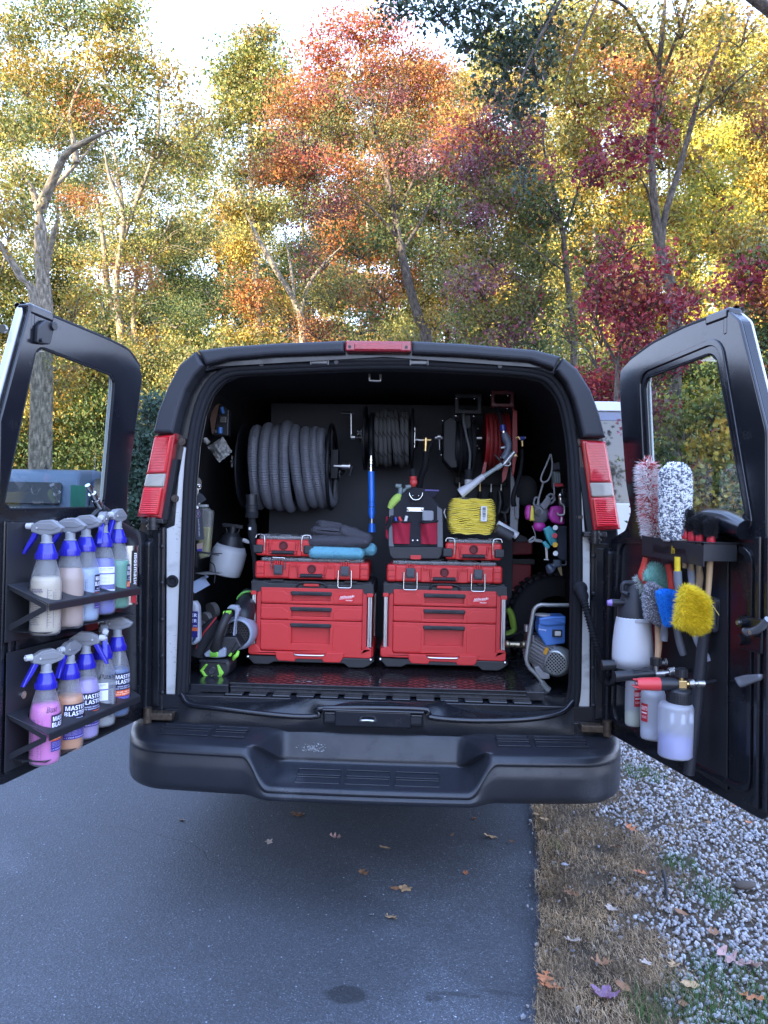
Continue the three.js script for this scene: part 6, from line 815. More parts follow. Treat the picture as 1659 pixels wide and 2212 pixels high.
{ // things hung by the right wall
  let z = -3.35, b = at(...CR(640, 1300), z), t = thing('respirator', 'half mask respirator with magenta filters hanging at the right wall', 'respirator', b), L = loc(CR, z, b);
  const mag = M([0.36, 0.02, 0.24], 0.42), gy = M([0.13, 0.135, 0.15], 0.5);
  part('face_piece', [mv(sph(0.045, [0, 0, 0], [0.9, 1.05, 0.8], 20), L(600, 1210, -0.02)), ext(roundPts(p2(L, [[600, 1090], [690, 970], [740, 960], [760, 1040], [700, 1130], [660, 1160]]), 0.004), 0.02, { p: [0, 0, 0], bevel: 0.005 }), cyl(0.017, 0.019, 0.03, L(590, 1172, 0.022).toArray(), [PI / 2, 0, 0])], gy, t); part('valve_cap', cyl(0.011, 0.012, 0.012, L(590, 1172, 0.04).toArray(), [PI / 2, 0, 0]), K.plastic, t);
  part('filter', [ext(roundPts(p2(L, [[712, 1215], [750, 1105], [830, 1090], [935, 1105], [950, 1355], [880, 1365], [770, 1330], [720, 1265]]), 0.006), 0.035, { p: [0, 0, 0.0], bevel: 0.012, seg: 3 }), ...Array.from({ length: 6 }, (_, k) => box(0.014, 0.0015, 0.003, L(905, 1190 + k * 24, 0.036).toArray(), null, 0))], mag, t);
  part('filter', [ext(roundPts(p2(L, [[390, 1200], [410, 1095], [460, 1075], [480, 1090], [460, 1300], [410, 1290]]), 0.006), 0.05, { p: [0, 0, -0.03], bevel: 0.01, seg: 3 })], mag, t); part('filter_band', ext(p2(L, [[470, 1085], [510, 1095], [525, 1300], [470, 1310], [450, 1290]]), 0.045, { p: [0, 0, -0.03], bevel: 0.006 }), M([0.6, 0.5, 0.05], 0.5), t); part('filter_lower', mv(sph(0.024, [0, 0, 0], [1.15, 0.95, 0.7]), L(600, 1385, -0.01)), mag, t);
  const wm = M([0.2, 0.2, 0.2], 0.8);
  const strap = (pts, w) => { const c = new THREE.CatmullRomCurve3(pts.map(q => L(...q))); return grid(40, 1, (u, v) => { const p = c.getPoint(u), tg = c.getTangent(u); const n = V(-tg.y, tg.x, 0).normalize().multiplyScalar((v - 0.5) * w); return [p.x + n.x, p.y + n.y, p.z]; }); };
  part('strap', [strap([[760, 345, 0.02], [700, 500, 0.02], [635, 650, 0.03], [625, 720, 0.03], [660, 750, 0.035], [720, 725, 0.03], [770, 620, 0.02], [785, 480, 0.01], [765, 345, 0.01]], 0.0065), strap([[655, 755, 0.03], [630, 850, 0.02], [595, 970, 0.01], [575, 1080, 0.01]], 0.007), strap([[800, 600, 0.0], [810, 800, 0.0], [805, 960, 0.0], [760, 1000, 0.0]], 0.007)], M([0.2, 0.2, 0.2], 0.8, 0, { side: THREE.DoubleSide }), t);
  part('strap_clip', [tube([L(530, 1000), L(520, 1060), L(545, 1100), L(580, 1090), L(585, 985), L(545, 975)], 0.005, 24, 6, true), tube([L(700, 970), L(770, 920), L(820, 1000), L(760, 1060), L(715, 1050)], 0.006, 24, 6)], gy, t);
  part('string', [tube([L(495, 1380), L(515, 1430), L(540, 1500), L(545, 1585)], 0.0022, 20, 5), tube([L(510, 1585), L(560, 1600), L(635, 1608), L(620, 1590), L(545, 1578)], 0.004, 24, 6), tube([L(450, 1600), L(520, 1540), L(530, 1580), L(480, 1610)], 0.005, 20, 6, true)], wm, t);
  b = at(...CR(760, 1560), z + 0.02); t = thing('cleaning_head', 'teal angled plastic tool hanging beneath the respirator', 'cleaning tool', b); L = loc(CR, z + 0.02, b); const teal = M([0.02, 0.27, 0.32], 0.35);
  part('shell', [ext(roundPts(p2(L, [[655, 1425], [740, 1375], [850, 1470], [850, 1620], [770, 1670], [700, 1560]]), 0.004), 0.03, { p: [0, 0, -0.02], bevel: 0.006 }), ext(p2(L, [[645, 1620], [700, 1600], [770, 1680], [720, 1740]]), 0.02, { p: [0, 0, -0.03], bevel: 0.004 })], teal, t); part('stem', [rod(L(710, 1700), L(715, 1860), 0.004), rod(L(690, 1690), L(700, 1850), 0.003), rod(L(665, 1865), L(735, 1868), 0.0025)], K.steel, t);
  b = at(...CR(850, 1600), z + 0.05); t = thing('knob_strip', 'black holder with white, red and yellow knobs at the right door seal', 'holder', b); L = loc(CR, z + 0.05, b);
  part('holder_pad', ext(roundPts(p2(L, [[865, 1385], [1000, 1380], [1000, 1880], [920, 1885], [860, 1830]]), 0.006), 0.03, { p: [0, 0, -0.03], bevel: 0.006 }), M([0.022, 0.026, 0.038], 0.9, 0, { bump: 1, bs: 0.002, brep: 14 }), t);
  for (const [x, y, c] of [[835, 1405, [0.7, 0.7, 0.7]], [830, 1520, [0.5, 0.03, 0.05]], [832, 1650, [0.7, 0.4, 0.02]], [838, 1775, [0.7, 0.7, 0.7]]]) part('knob', [cyl(0.011, 0.009, 0.02, L(x, y, 0.0).toArray(), [PI / 2, 0, 0.3], 8), box(0.014, 0.01, 0.016, L(x - 14, y + 14, 0).toArray(), [0, 0, 0.5])], M(c, 0.45), t);
  part('suction_cup', [lathe([[0.004, 0.03], [0.012, 0.025], [0.018, 0.012], [0.024, 0], [0.021, 0.002], [0.012, 0.02]], L(770, 2010, 0.0).toArray(), [0.5, 0, 0.7]), rod(L(800, 1960), L(890, 1890), 0.014, 0.012), box(0.03, 0.03, 0.03, L(850, 1920).toArray())], M([0.03, 0.045, 0.07], 0.35), t); part('clip', tube([L(910, 1890), L(915, 1940), L(980, 1940), L(985, 1885)], 0.004, 20, 6), M([0.05, 0.06, 0.08], 0.4), t); part('blade', ext(p2(L, [[870, 1990], [930, 1960], [940, 2100], [925, 2105]]), 0.004, { p: [0, 0, -0.02] }), M([0.3, 0.24, 0.14], 0.4, 0.5), t);
  b = at(...CR(930, 1100), z + 0.1); t = thing('hook', 'bent steel door catch hook on the right frame', 'hook', b); L = loc(CR, z + 0.1, b); part('hook_wire', tube([L(905, 990), L(912, 1050), L(955, 1095), L(958, 1200), L(935, 1222), L(885, 1224), L(865, 1205), L(862, 1190)], 0.0045, 50), K.steel, t); part('ball', [sph(0.01, L(900, 940, 0.01).toArray()), cyl(0.008, 0.008, 0.02, L(905, 975).toArray())], K.chrome, t); part('mount', [box(0.025, 0.035, 0.01, L(960, 900).toArray()), rod(L(960, 1040, -0.01), L(965, 1040, 0), 0.024)], K.gloss, t); part('link', rod(L(925, 1250), L(915, 1325), 0.004), M([0.6, 0.5, 0.5], 0.4), t);
  b = at(...CR(850, 650), z); t = thing('tool_roll', 'row of small drivers with red tips on the right wall', 'tools', b); L = loc(CR, z, b); for (let k = 0; k < 6; k++) { part('driver', rod(L(805 + k * 16, 600 + k * 2), L(815 + k * 16, 760), 0.0042), M(k % 2 ? [0.14, 0.15, 0.16] : [0.05, 0.09, 0.08], 0.5), t); part('driver_tip', rod(L(815 + k * 20, 770), L(840 + k * 20, 810), 0.004), M([0.4, 0.03, 0.04], 0.5), t); } part('pouch', [ext(roundPts(p2(L, [[790, 480], [890, 460], [905, 570], [800, 575]]), 0.004), 0.02, { p: [0, 0, -0.02], bevel: 0.004 }), ext(roundPts(p2(L, [[790, 580], [905, 575], [910, 830], [790, 830]]), 0.004), 0.01, { p: [0, 0, -0.03], bevel: 0.002 })], M([0.03, 0.032, 0.04], 0.7), t);
  z = -3.75; b = at(...C4(1165, 1000), z); t = thing('long_bracket', 'pale grey metal bracket standing right of the partition', 'bracket', b); L = loc(C4, z, b); part('strip', [ext(p2(L, [[1140, 700], [1158, 760], [1196, 1000], [1190, 1190], [1135, 1150]]), 0.02, { p: [0, 0, -0.05], bevel: 0.003 }), ext(p2(L, [[1158, 920], [1198, 930], [1195, 1080], [1168, 1080]]), 0.02, { p: [0, 0, -0.03], bevel: 0.003 })], M([0.34, 0.36, 0.4], 0.5), t); part('pouch', mv(sph(0.07, [0, 0, 0], [0.9, 1.1, 0.5]), L(1240, 880, -0.1)), M([0.02, 0.021, 0.025], 0.8), t);
  z = FR - 0.02; b = at(...C4(1110, 1180), z); t = thing('vacuum_nozzle', 'grey and white vacuum nozzle lying right of the yellow cloths', 'vacuum tool', b); L = loc(C4, z, b); part('tube', [rod(L(1030, 1150, 0.03), L(1140, 1210, 0.02), 0.022, 0.024)], M([0.05, 0.053, 0.06], 0.6), t); part('rail', rod(L(1040, 1110, 0.0), L(1180, 1205, 0.0), 0.012, 0.018), M([0.55, 0.57, 0.6], 0.35), t); part('brush_head', ext(roundPts(p2(L, [[1170, 1250], [1190, 1190], [1250, 1215], [1262, 1240], [1220, 1252]]), 0.004), 0.05, { p: [0, 0, -0.06], bevel: 0.004 }), K.matte, t);
  // corrugated wiring conduit from the pillar to the right door
  const pts = [[[1254, 1272], -3.05], [[1262, 1300], -3.0], [[1276, 1350], -2.97], [[1290, 1400], -2.95], [[1297, 1430], -2.96], [[1300, 1470], -2.98]].map(([q, zz]) => at(...q, zz)); t = thing('wiring_conduit', 'black corrugated cable conduit from pillar to right door', 'conduit', pts[0]); const lp = pts.map(p => p.clone().sub(pts[0]));
  part('conduit', [taper(lp, [0.013, 0.012, 0.0115], 10, 60)], K.rubber, t); const cv = new THREE.CatmullRomCurve3(lp), rg = []; for (let k = 2; k < 34; k++) { const u = k / 40, g = new THREE.TorusGeometry(0.0135, 0.0025, 5, 14); g.applyQuaternion(new THREE.Quaternion().setFromUnitVectors(V(0, 0, 1), cv.getTangent(u))); const p = cv.getPoint(u); g.translate(p.x, p.y, p.z); rg.push(g); } part('conduit_rib', rg, K.rubber, t).userData.kind = 'stuff'; part('boot', [sph(0.03, [0, 0.0, -0.01], [1, 1, 0.7]), rod([0, -0.005, 0], lp[1], 0.022, 0.015)], K.rubber, t);
}
// ---------------------------------------------------------------- right door: brushes, sprayer and foam cannons
const C8 = crop(1228, 1128, 0.3), C7 = crop(1228, 630, 0.27);
function onR(name, label, cat, c, x, y, w, group, along) { // a thing on the right door, its base w off the inner face; along = laid out in the door's own plane, else square to the van
  const D = DOOR.R, q = dp('R', ...c(x, y), w), b = dw('R', q[0], q[1], w), t = thing(name, label, cat, b, [0, along ? D.ry : 0, 0], group);
  if (!along) return [t, loc(c, b.z, b)];
  const L = (X, Y, d = 0) => { const p = dp('R', ...c(X, Y), w + d); return V(p[0] - q[0], p[1] - q[1], d); };
  return [t, L];
}
const fl = (L, l) => l.map(q => { const v = L(q[0], q[1]); return q.length > 2 ? [v.x, v.y, q[2]] : [v.x, v.y]; });
{
  let [t, L] = onR('brush_holder', 'black sheet metal brush holder with cut-out lettering on the right rear door', 'holder', C8, 750, 250, 0.02, undefined, true);
  part('mounting_plate', ext(fl(L, [[640, 180], [1118, 172], [1108, 1932], [900, 1800], [660, 1640], [640, 1000]]), 0.004, { p: [0, 0, -0.018], bevel: 0.001 }), K.plastic, t);
  const f = (x, y) => { const p = L(x, y, 0.1); return [p.x, p.y]; };
  part('holder_front', ext([f(530, 96), f(975, 166), f(975, 320), f(530, 236)], 0.003, { p: [0, 0, 0.098], bevel: 0.001 }), K.plastic, t);
  const a = f(530, 96), b = f(975, 166); part('holder_top', Array.from({ length: 1 }, () => ext([[a[0], -0.0], [b[0], -0.0], [b[0], 0.118], [a[0], 0.118]], 0.003, { r: [PI / 2, 0, 0], p: [0, (a[1] + b[1]) / 2, -0.018] })), K.plastic, t);
  part('holder_end', [box(0.003, 0.05, 0.11, [b[0], b[1] - 0.022, 0.045], null, 0.001), box(0.003, 0.05, 0.11, [a[0], a[1] - 0.022, 0.045], null, 0.001)][0], K.plastic, t);
  const m = f(735, 200), lw = f(860, 0)[0] - f(612, 0)[0]; part('lettering', mv(new THREE.PlaneGeometry(Math.abs(lw) * 1.05, 0.034), [m[0], m[1], 0.1025]), new THREE.MeshStandardMaterial({ transparent: true, alphaTest: 0.4, roughness: 0.35, map: canvasTex(512, 96, (x) => { x.clearRect(0, 0, 512, 96); x.font = 'bold 92px sans-serif'; x.fillStyle = '#0a0b10'; x.fillText('MaxS', 4, 80); x.fillText('ine', 330, 80); x.fillStyle = '#b99a1c'; x.fillText('h', 272, 80); }) }), t);
  // two long wash mitts standing on top of the holder
  [t, L] = onR('wheel_brush', 'fluffy white and red noodle wheel brush standing on the holder', 'brush', C7, 670, 1960, 0.07);
  let core = taper([L(690, 1960), L(665, 1800), L(640, 1600), L(630, 1420), L(632, 1370)], [0.02, 0.024, 0.021, 0.021, 0.012], 14, 26); part('core', core, M([0.45, 0.12, 0.12], 0.9), t);
  fuzz(core, 3400, 0.024, M([1, 1, 1], 0.9), t, 'noodle', 21, { w: 0.0022, spread: 1.1, color: (c, p, r) => { const k = r(); const red = Math.abs(Math.sin(p.y * 18 + p.x * 8)) > 0.72; k > (red ? 0.5 : 0.9) ? c.setRGB(0.62, 0.14, 0.14) : c.setRGB(0.9, 0.82, 0.82); } });
  part('tip', cyl(0.008, 0.012, 0.02, L(628, 1362).toArray()), K.plastic, t);
  [t, L] = onR('wheel_brush', 'long mottled grey and white microfibre wheel brush beside the red one', 'brush', C7, 850, 1980, 0.1);
  core = merge([taper([L(845, 1980), L(850, 1850), L(855, 1600), L(855, 1450), L(855, 1385)], [0.03, 0.041, 0.044, 0.042, 0.022], 18, 30)]); part('core', core, M([0.4, 0.42, 0.46], 0.95), t);
  fuzz(core, 9000, 0.0085, M([1, 1, 1], 0.95), t, 'noodle', 22, { fibre: new THREE.SphereGeometry(1, 5, 4).scale(0.0026, 0.5, 0.0026).translate(0, 0.4, 0), spread: 1.6, color: (c, p, r) => { const k = N3(p.x * 130, p.y * 130, p.z * 130) + (r() - 0.5) * 0.5; k > -0.1 ? c.setRGB(0.85, 0.87, 0.88) : c.setRGB(0.16, 0.18, 0.24); } });
  // four black detail brushes with red collars
  [[935, 1880, 1980, 1750, 62, 'behind the wash brush'], [988, 1900, 2000, 1830, 56, 'second of four'], [1050, 1930, 2010, 1800, 66, 'third of four'], [1140, 1945, 2022, 1830, 66, 'nearest, with a long pale wooden handle']].forEach(([x, y0, y1, yt, bw, txt], i) => {
    [t, L] = onR('detail_brush', 'black bristled detail brush with red collar, ' + txt, 'brush', C7, x, y1, 0.085 - i * 0.008, 'red collared detail brushes');
    const R = Math.abs(L(x + 34, y1).x - L(x, y1).x); part('collar', lathe([[R * 0.8, L(x, y1).y], [R, L(x, y1).y + 0.006], [R * 0.95, L(x, y0).y - 0.004], [R * 0.85, L(x, y0).y]], [0, 0, 0]), M([0.55, 0.02, 0.04], 0.4), t);
    const bt = L(x, yt).y, b0 = L(x, y0).y, br = taper([[0, b0 - 0.01, 0], [0, lerp(b0, bt, 0.5), 0], [0, bt - 0.01, 0], [0, bt, 0]], [R * 0.8, R * 1.2, R * 1.3, R * 0.8], 14, 16); part('bristle_core', br, M([0.012, 0.012, 0.016], 0.9), t); fuzz(br, 1500, 0.012, M([0.014, 0.014, 0.019], 0.8), t, 'bristle', 30 + i, { dir: V(0, 0.9, 0), w: 0.0011 });
    if (i === 3) { const P = (X, Y) => at(...C8(X, Y), t.position.z).sub(t.position).toArray(); part('handle', taper([P(1022, 180), P(1018, 300), P(1008, 480), P(1004, 560)], [0.0075, 0.0095, 0.0085, 0.006], 10, 20), K.wood, t); }
    else part('handle', taper([[0, 0, 0], [0, -0.04, 0], [0, -0.09, -0.0]], [0.008, 0.0095, 0.008], 10, 10), M([0.4, 0.3, 0.2], 0.6), t);
  });
  // brushes hanging by their handles
  const fan = (pts, dep, c1, c2, len, n, seed, dir, t, L, w = 0.0016) => { const g = ext(roundPts(fl(L, pts), 0.008), dep, { p: [0, 0, -dep / 2], bevel: dep * 0.3, seg: 3 }); part('bristle_core', g, M(c1, 0.9, 0, { bump: 1, bs: 0.002, brep: 20 }), t); fuzz(g, n, len, M([1, 1, 1], 0.85), t, 'bristle', seed, { w, spread: 0.9, dir, color: (c, p, r) => { const k = r(); const q = k > 0.6 ? c2 : c1; const f = 0.85 + 0.35 * r(); c.setRGB(q[0] * f, q[1] * f, q[2] * f); } }); };
  [t, L] = onR('scrub_brush', 'mint green bristled brush with red handle hanging highest', 'brush', C8, 620, 420, 0.07); part('handle', taper([L(560, 255), L(545, 320), L(525, 385), L(560, 440)], [0.011, 0.012, 0.011, 0.01], 10, 20), M([0.58, 0.045, 0.03], 0.35), t); fan([[530, 400], [585, 318], [640, 322], [715, 395], [718, 450], [640, 470]], 0.05, [0.3, 0.66, 0.6], [0.5, 0.8, 0.72], 0.016, 2600, 41, V(0.25, 0.8, 0), t, L);
  [t, L] = onR('scrub_brush', 'curved grey green bristled brush left of the mottled brush', 'brush', C8, 540, 560, 0.085); fan([[485, 400], [520, 392], [640, 470], [600, 560], [585, 690], [545, 680], [492, 600]], 0.04, [0.36, 0.4, 0.39], [0.52, 0.57, 0.54], 0.012, 2600, 42, V(-0.3, -0.4, 0.2), t, L); part('back', taper([L(500, 392, 0.01), L(560, 420, 0.01), L(640, 470, 0.01), L(700, 500, 0.0)], [0.006, 0.01, 0.01, 0.008], 8, 16), M([0.32, 0.36, 0.36], 0.5), t);
  [t, L] = onR('scrub_brush', 'mottled charcoal grey wash brush on a wooden handle', 'brush', C8, 620, 600, 0.1); fan([[565, 450], [600, 440], [690, 500], [720, 640], [700, 765], [640, 730], [560, 690], [545, 560]], 0.04, [0.2, 0.2, 0.25], [0.6, 0.61, 0.64], 0.008, 5200, 43, V(0, 0, 0.3), t, L, 0.002); part('handle', taper([L(640, 700, -0.02), L(648, 800, -0.02), L(648, 900, -0.02), L(640, 985, -0.02)], [0.009, 0.0115, 0.011, 0.0095], 12, 20), M([0.55, 0.34, 0.2], 0.55), t);
  [t, L] = onR('scrub_brush', 'bright blue bristled brush with red upper handle', 'brush', C8, 720, 600, 0.09); part('handle', taper([L(720, 300, -0.02), L(735, 380, -0.02), L(745, 480, -0.02)], [0.012, 0.0115, 0.01], 10, 16), M([0.58, 0.045, 0.03], 0.35), t); fan([[632, 500], [690, 480], [800, 505], [805, 560], [775, 715], [700, 752], [668, 650]], 0.045, [0.01, 0.22, 0.8], [0.02, 0.32, 0.9], 0.007, 3600, 44, V(0.4, -0.7, 0.3), t, L, 0.001); part('back', taper([L(690, 740, -0.01), L(690, 800, -0.02), L(688, 855, -0.02)], [0.01, 0.0125, 0.011], 10, 12), M([0.15, 0.16, 0.19], 0.5), t);
  [t, L] = onR('scrub_brush', 'yellow bristled brush with clumped tufts, nearest of the hanging brushes', 'brush', C8, 900, 640, 0.12); part('handle', [taper([L(785, 250, -0.04), L(785, 355, -0.04)], [0.009, 0.009], 10, 8)], M([0.7, 0.5, 0.02], 0.4), t); part('grip', taper([L(785, 352, -0.04), L(788, 420, -0.04), L(795, 490, -0.04)], [0.0125, 0.0125, 0.011], 12, 12), M([0.14, 0.16, 0.2], 0.6), t);
  fan([[812, 490], [858, 462], [930, 505], [990, 560], [1000, 600], [985, 625], [1000, 650], [985, 680], [1000, 705], [985, 730], [990, 755], [905, 795], [850, 755], [772, 740]], 0.05, [0.8, 0.6, 0.02], [0.95, 0.75, 0.06], 0.016, 6500, 45, V(0.75, -0.35, 0.25), t, L, 0.0011); part('tuft', [[1000, 575], [1008, 612], [1006, 662], [1004, 715], [998, 760]].map(([x, y]) => taper([L(930, y - 10), L(975, y - 4), L(x + 22, y + 6)], [0.012, 0.009, 0.0015], 8, 8)), M([0.72, 0.54, 0.03], 0.85, 0, { bump: 1, bs: 0.002, brep: 25 }), t).userData.kind = 'stuff'; part('stray_bristle', [tube([L(985, 540, 0.02), L(1030, 590, 0.02), L(1085, 670, 0.02)], 0.0012, 16, 4)], M([0.72, 0.6, 0.2], 0.8), t);
  // handles that hang between the brushes
  [t, L] = onR('squeegee', 'grey plastic handle hanging below the blue brush', 'handle', C8, 805, 850, 0.05); part('handle', taper([L(765, 720), L(785, 800), L(805, 880), L(828, 955)], [0.008, 0.0115, 0.0125, 0.011], 10, 20), M([0.13, 0.14, 0.17], 0.45), t);
  [t, L] = onR('squeegee', 'pale blue grey handle behind the yellow brush', 'handle', C8, 890, 400, 0.06); part('handle', taper([L(880, 300), L(888, 380), L(895, 480)], [0.011, 0.012, 0.011], 10, 14), M([0.3, 0.34, 0.45], 0.4), t); part('lower', taper([L(905, 790), L(940, 880), L(1012, 995)], [0.01, 0.011, 0.009], 10, 14), M([0.28, 0.3, 0.37], 0.45), t);
  [t, L] = onR('detail_brush', 'light wooden brush handle between grey handle and rack end', 'brush', C8, 945, 420, 0.05); part('handle', taper([L(938, 310), L(945, 400), L(935, 500)], [0.009, 0.011, 0.009], 10, 14), M([0.45, 0.32, 0.2], 0.55), t);
  // long black scraper
  [t, L] = onR('long_scraper', 'long black straight handled scraper reaching below the door', 'scraper', C8, 865, 1810, 0.07); part('shaft', taper([L(985, 760), L(960, 950), L(930, 1250), L(895, 1550), L(866, 1815)], [0.0155, 0.017, 0.018, 0.0185, 0.017], 12, 40), M([0.022, 0.024, 0.032], 0.6), t); part('head', ext(roundPts(fl(L, [[1025, 535], [1078, 545], [1080, 600], [1058, 780], [1018, 790], [1005, 640]]), 0.006), 0.05, { p: [0, 0, -0.02], bevel: 0.01, seg: 3 }), M([0.03, 0.032, 0.042], 0.55), t); part('hang_plate', ext(fl(L, [[970, 795], [1040, 782], [1112, 798], [1110, 806], [972, 802]]), 0.03, { p: [0, 0, -0.05] }), K.steel, t);
  // pump sprayer
  [t, L] = onR('pump_sprayer', 'large white pump sprayer with black head at the hinge side of the right door', 'sprayer', C8, 460, 1000, 0.11);
  { const r = Math.abs(L(600, 990).x - L(315, 990).x) * 0.5, h = L(460, 675).y, cx = 0; part('tank_shell', lathe([[0, -0.02], [r * 0.98, -0.02], [r * 1.02, h * 0.1], [r, h * 0.4], [r * 0.92, h * 0.75], [r * 0.84, h * 0.95], [r * 0.8, h], [0, h]], [0.0, 0, 0], null, 40), M([0.6, 0.62, 0.67], 0.4), t); part('pump_head', [lathe([[r * 0.82, h - 0.004], [r * 0.8, h + 0.025], [r * 0.6, h + 0.07], [r * 0.45, h + 0.1], [r * 0.4, h + 0.12], [0, h + 0.12]]), taper([L(430, 520, 0.04), L(390, 500, 0.02), L(400, 440, 0.02), L(470, 440, 0.02)], [0.008], 8, 20)], M([0.03, 0.033, 0.042], 0.55), t); part('nozzle_arm', rod(L(400, 580, 0.02), L(310, 580, 0.02), 0.011, 0.013), K.plastic, t); part('nozzle', rod(L(312, 580, 0.02), L(280, 582, 0.02), 0.012, 0.009), M([0.3, 0.2, 0.6], 0.4), t); part('liquid_mark', box(0.05, 0.012, 0.004, [0.015, h * 0.93, r * 0.84], null, 0.002), M([0.52, 0.54, 0.6], 0.4), t); }
  // three foam cannons
  const grT = canvasTex(128, 128, (x) => { x.fillStyle = '#b01c28'; x.fillRect(0, 0, 128, 128); x.fillStyle = '#f2e8e8'; x.font = 'bold 40px serif'; x.fillText("GRIOT'S", 4, 48, 120); x.fillRect(14, 62, 100, 9); x.font = '24px serif'; x.fillText('GARAGE', 14, 104); });
  const bottleR = (L, xl, xr, y0, y1, rings, lvl, liq, t, lab) => { const w = Math.abs(L(xr, y1).x - L(xl, y1).x) / 2, c = L((xl + xr) / 2, y1), h = L((xl + xr) / 2, y0).y - c.y, P = []; P.push([0, 0], [w * 0.86, 0], [w * 0.97, h * 0.03]); rings.forEach((f, i) => { P.push([w, h * (f - 0.03)], [w * 0.955, h * f], [w, h * (f + 0.03)]); }); P.push([w, h * 0.9], [w * 0.9, h * 0.97], [w * 0.5, h]); part('bottle_body', lathe(P, c.toArray(), null, 36), M([0.85, 0.87, 0.93], 0.35, 0, { transmission: 0.7, thickness: 0 }), t); part('liquid', lathe([[0, 0.004], [w * 0.84, 0.004], [w * 0.94, h * 0.04], [w * 0.94, h * lvl], [0, h * lvl]], c.toArray(), null, 30), M(liq, 0.3, 0, { transmission: 0.3, thickness: 0 }), t); if (lab) { const g = new THREE.CylinderGeometry(w * 1.01, w * 1.01, h * 0.36, 12, 1, true, lab[0], lab[1]); g.translate(c.x, c.y + h * lab[2], c.z); part('label', g, new THREE.MeshStandardMaterial({ map: grT, roughness: 0.5, side: THREE.DoubleSide }), t); } };
  const knob = (p, r, h) => [cyl(r, r, h, p.toArray(), null, 20), ...Array.from({ length: 14 }, (_, k) => box(0.004, h, 0.004, [p.x + Math.cos(k / 14 * 6.283) * r, p.y, p.z + Math.sin(k / 14 * 6.283) * r], [0, -k / 14 * 6.283, 0], 0.001))];
  const spring = (a, b, r) => Array.from({ length: 5 }, (_, k) => { const p = a.clone().lerp(b, (k + 0.5) / 5), g = new THREE.TorusGeometry(r, 0.0022, 6, 16); g.applyQuaternion(new THREE.Quaternion().setFromUnitVectors(V(0, 0, 1), b.clone().sub(a).normalize())); g.translate(p.x, p.y, p.z); return g; });
  [[[240, 1030], [512, 1012], 525, 945, [545, 1025], [690, 1008], [735, 1006], 405, 520, 1130, 1462, 0.11, 'farthest foam cannon, black barrel, labelled bottle with yellowish liquid', [0.62, 0.64, 0.32], 0.3, [-0.15, 1.25, 0.62]],
   [[335, 1112], [618, 1088], 630, 1005, [655, 1092], [722, 1078], [770, 1068], 516, 690, 1200, 1556, 0.125, 'middle foam cannon, black barrel above a white ribbed bottle', [0.6, 0.62, 0.68], 0.24, [-1.45, 0.75, 0.55]],
   [[492, 1165], [790, 1165], 812, 1085, [815, 1168], [868, 1165], [905, 1160], 642, 892, 1292, 1686, 0.14, 'nearest foam cannon with red nozzle, brass body and violet liquid', [0.24, 0.24, 0.62], 0.38, null]].forEach(([a, b, kx, ky, m, s0, s1, xl, xr, y0, y1, w, label, liq, lvl, lab], i) => {
    [t, L] = onR('foam_cannon', label, 'foam cannon', C8, (xl + xr) / 2, y1, w, 'foam cannons on the right door');
    bottleR(L, xl, xr, y0, y1, i < 2 ? [0.3, 0.8] : [], lvl, liq, t, lab);
    const A = L(...a), B = L(...b), q = f => A.clone().lerp(B, f);
    if (i < 2) { part('barrel', taper([A, q(0.25), q(0.6), q(0.8), B], [0.0175, 0.0165, 0.0185, 0.021, 0.012], 14, 24), K.plastic, t); part('barrel_rib', [0, 1, 2, 3].map(k => box(0.05, 0.003, 0.003, q(0.62).add(V(0, Math.cos(k * 0.8 - 1.2) * 0.0185, Math.sin(k * 0.8 - 0.2) * 0.0185)).toArray(), null, 0.001)), K.plastic, t).userData.kind = 'stuff'; part('body_block', [rod(L(...m).add(V(-0.014, 0, 0)), L(...m).add(V(0.014, 0.002, 0)), 0.0125, 0.0125, 8), rod(L(kx, ky + 20), L(kx, ky + 80), 0.008)], K.steel, t); }
    else { part('nozzle_cone', [taper([A, q(0.12), q(0.55)], [0.0155, 0.019, 0.0205], 20, 12), ...[0, 1, 2].map(k => box(0.02, 0.004, 0.006, A.clone().add(V(-0.002, Math.cos(k * 2.1) * 0.014, Math.sin(k * 2.1) * 0.014)).toArray(), null, 0.001))], M([0.6, 0.045, 0.05], 0.4), t); part('barrel', taper([q(0.55), q(0.8), q(0.98)], [0.0195, 0.0205, 0.016], 18, 10), K.plastic, t); part('nozzle_bore', cyl(0.006, 0.006, 0.004, A.clone().add(V(-0.001, 0, 0)).toArray(), [0, 0, PI / 2]), K.steel, t);
      part('body_block', [box(0.026, 0.028, 0.026, L(...m).toArray(), null, 0.003), rod(L(815, 1180), L(808, 1225), 0.0085), rod(L(840, 1166), L(880, 1165), 0.009, 0.009, 6), rod(L(812, 1110), L(814, 1150), 0.007)], K.brass, t); const r = Math.abs(L(885, 1260).x - L(710, 1260).x) / 2, c = L(797, 1300); part('bottle_cap', [lathe([[0, 0.048], [r * 0.5, 0.048], [r * 0.95, 0.04], [r, 0.034], [r, 0], [r * 0.9, -0.004]], c.toArray(), null, 32), ...Array.from({ length: 26 }, (_, k) => box(0.003, 0.026, 0.004, [c.x + Math.cos(k / 26 * 6.283) * r, c.y + 0.016, c.z + Math.sin(k / 26 * 6.283) * r], [0, -k / 26 * 6.283, 0], 0.001))], K.plastic, t).userData.kind = 'stuff'; part('grip_dent', [0, 1, 2].map(k => box(0.012, 0.03, 0.004, [c.x - 0.03 + k * 0.028, c.y - 0.04, c.z + r * 1.18 - Math.abs(k - 1) * 0.012], null, 0.004)), M([0.66, 0.69, 0.76], 0.4), t).userData.kind = 'stuff'; }
    part('knob', knob(L(kx, ky), 0.0165, 0.024), K.plastic, t).userData.kind = 'stuff';
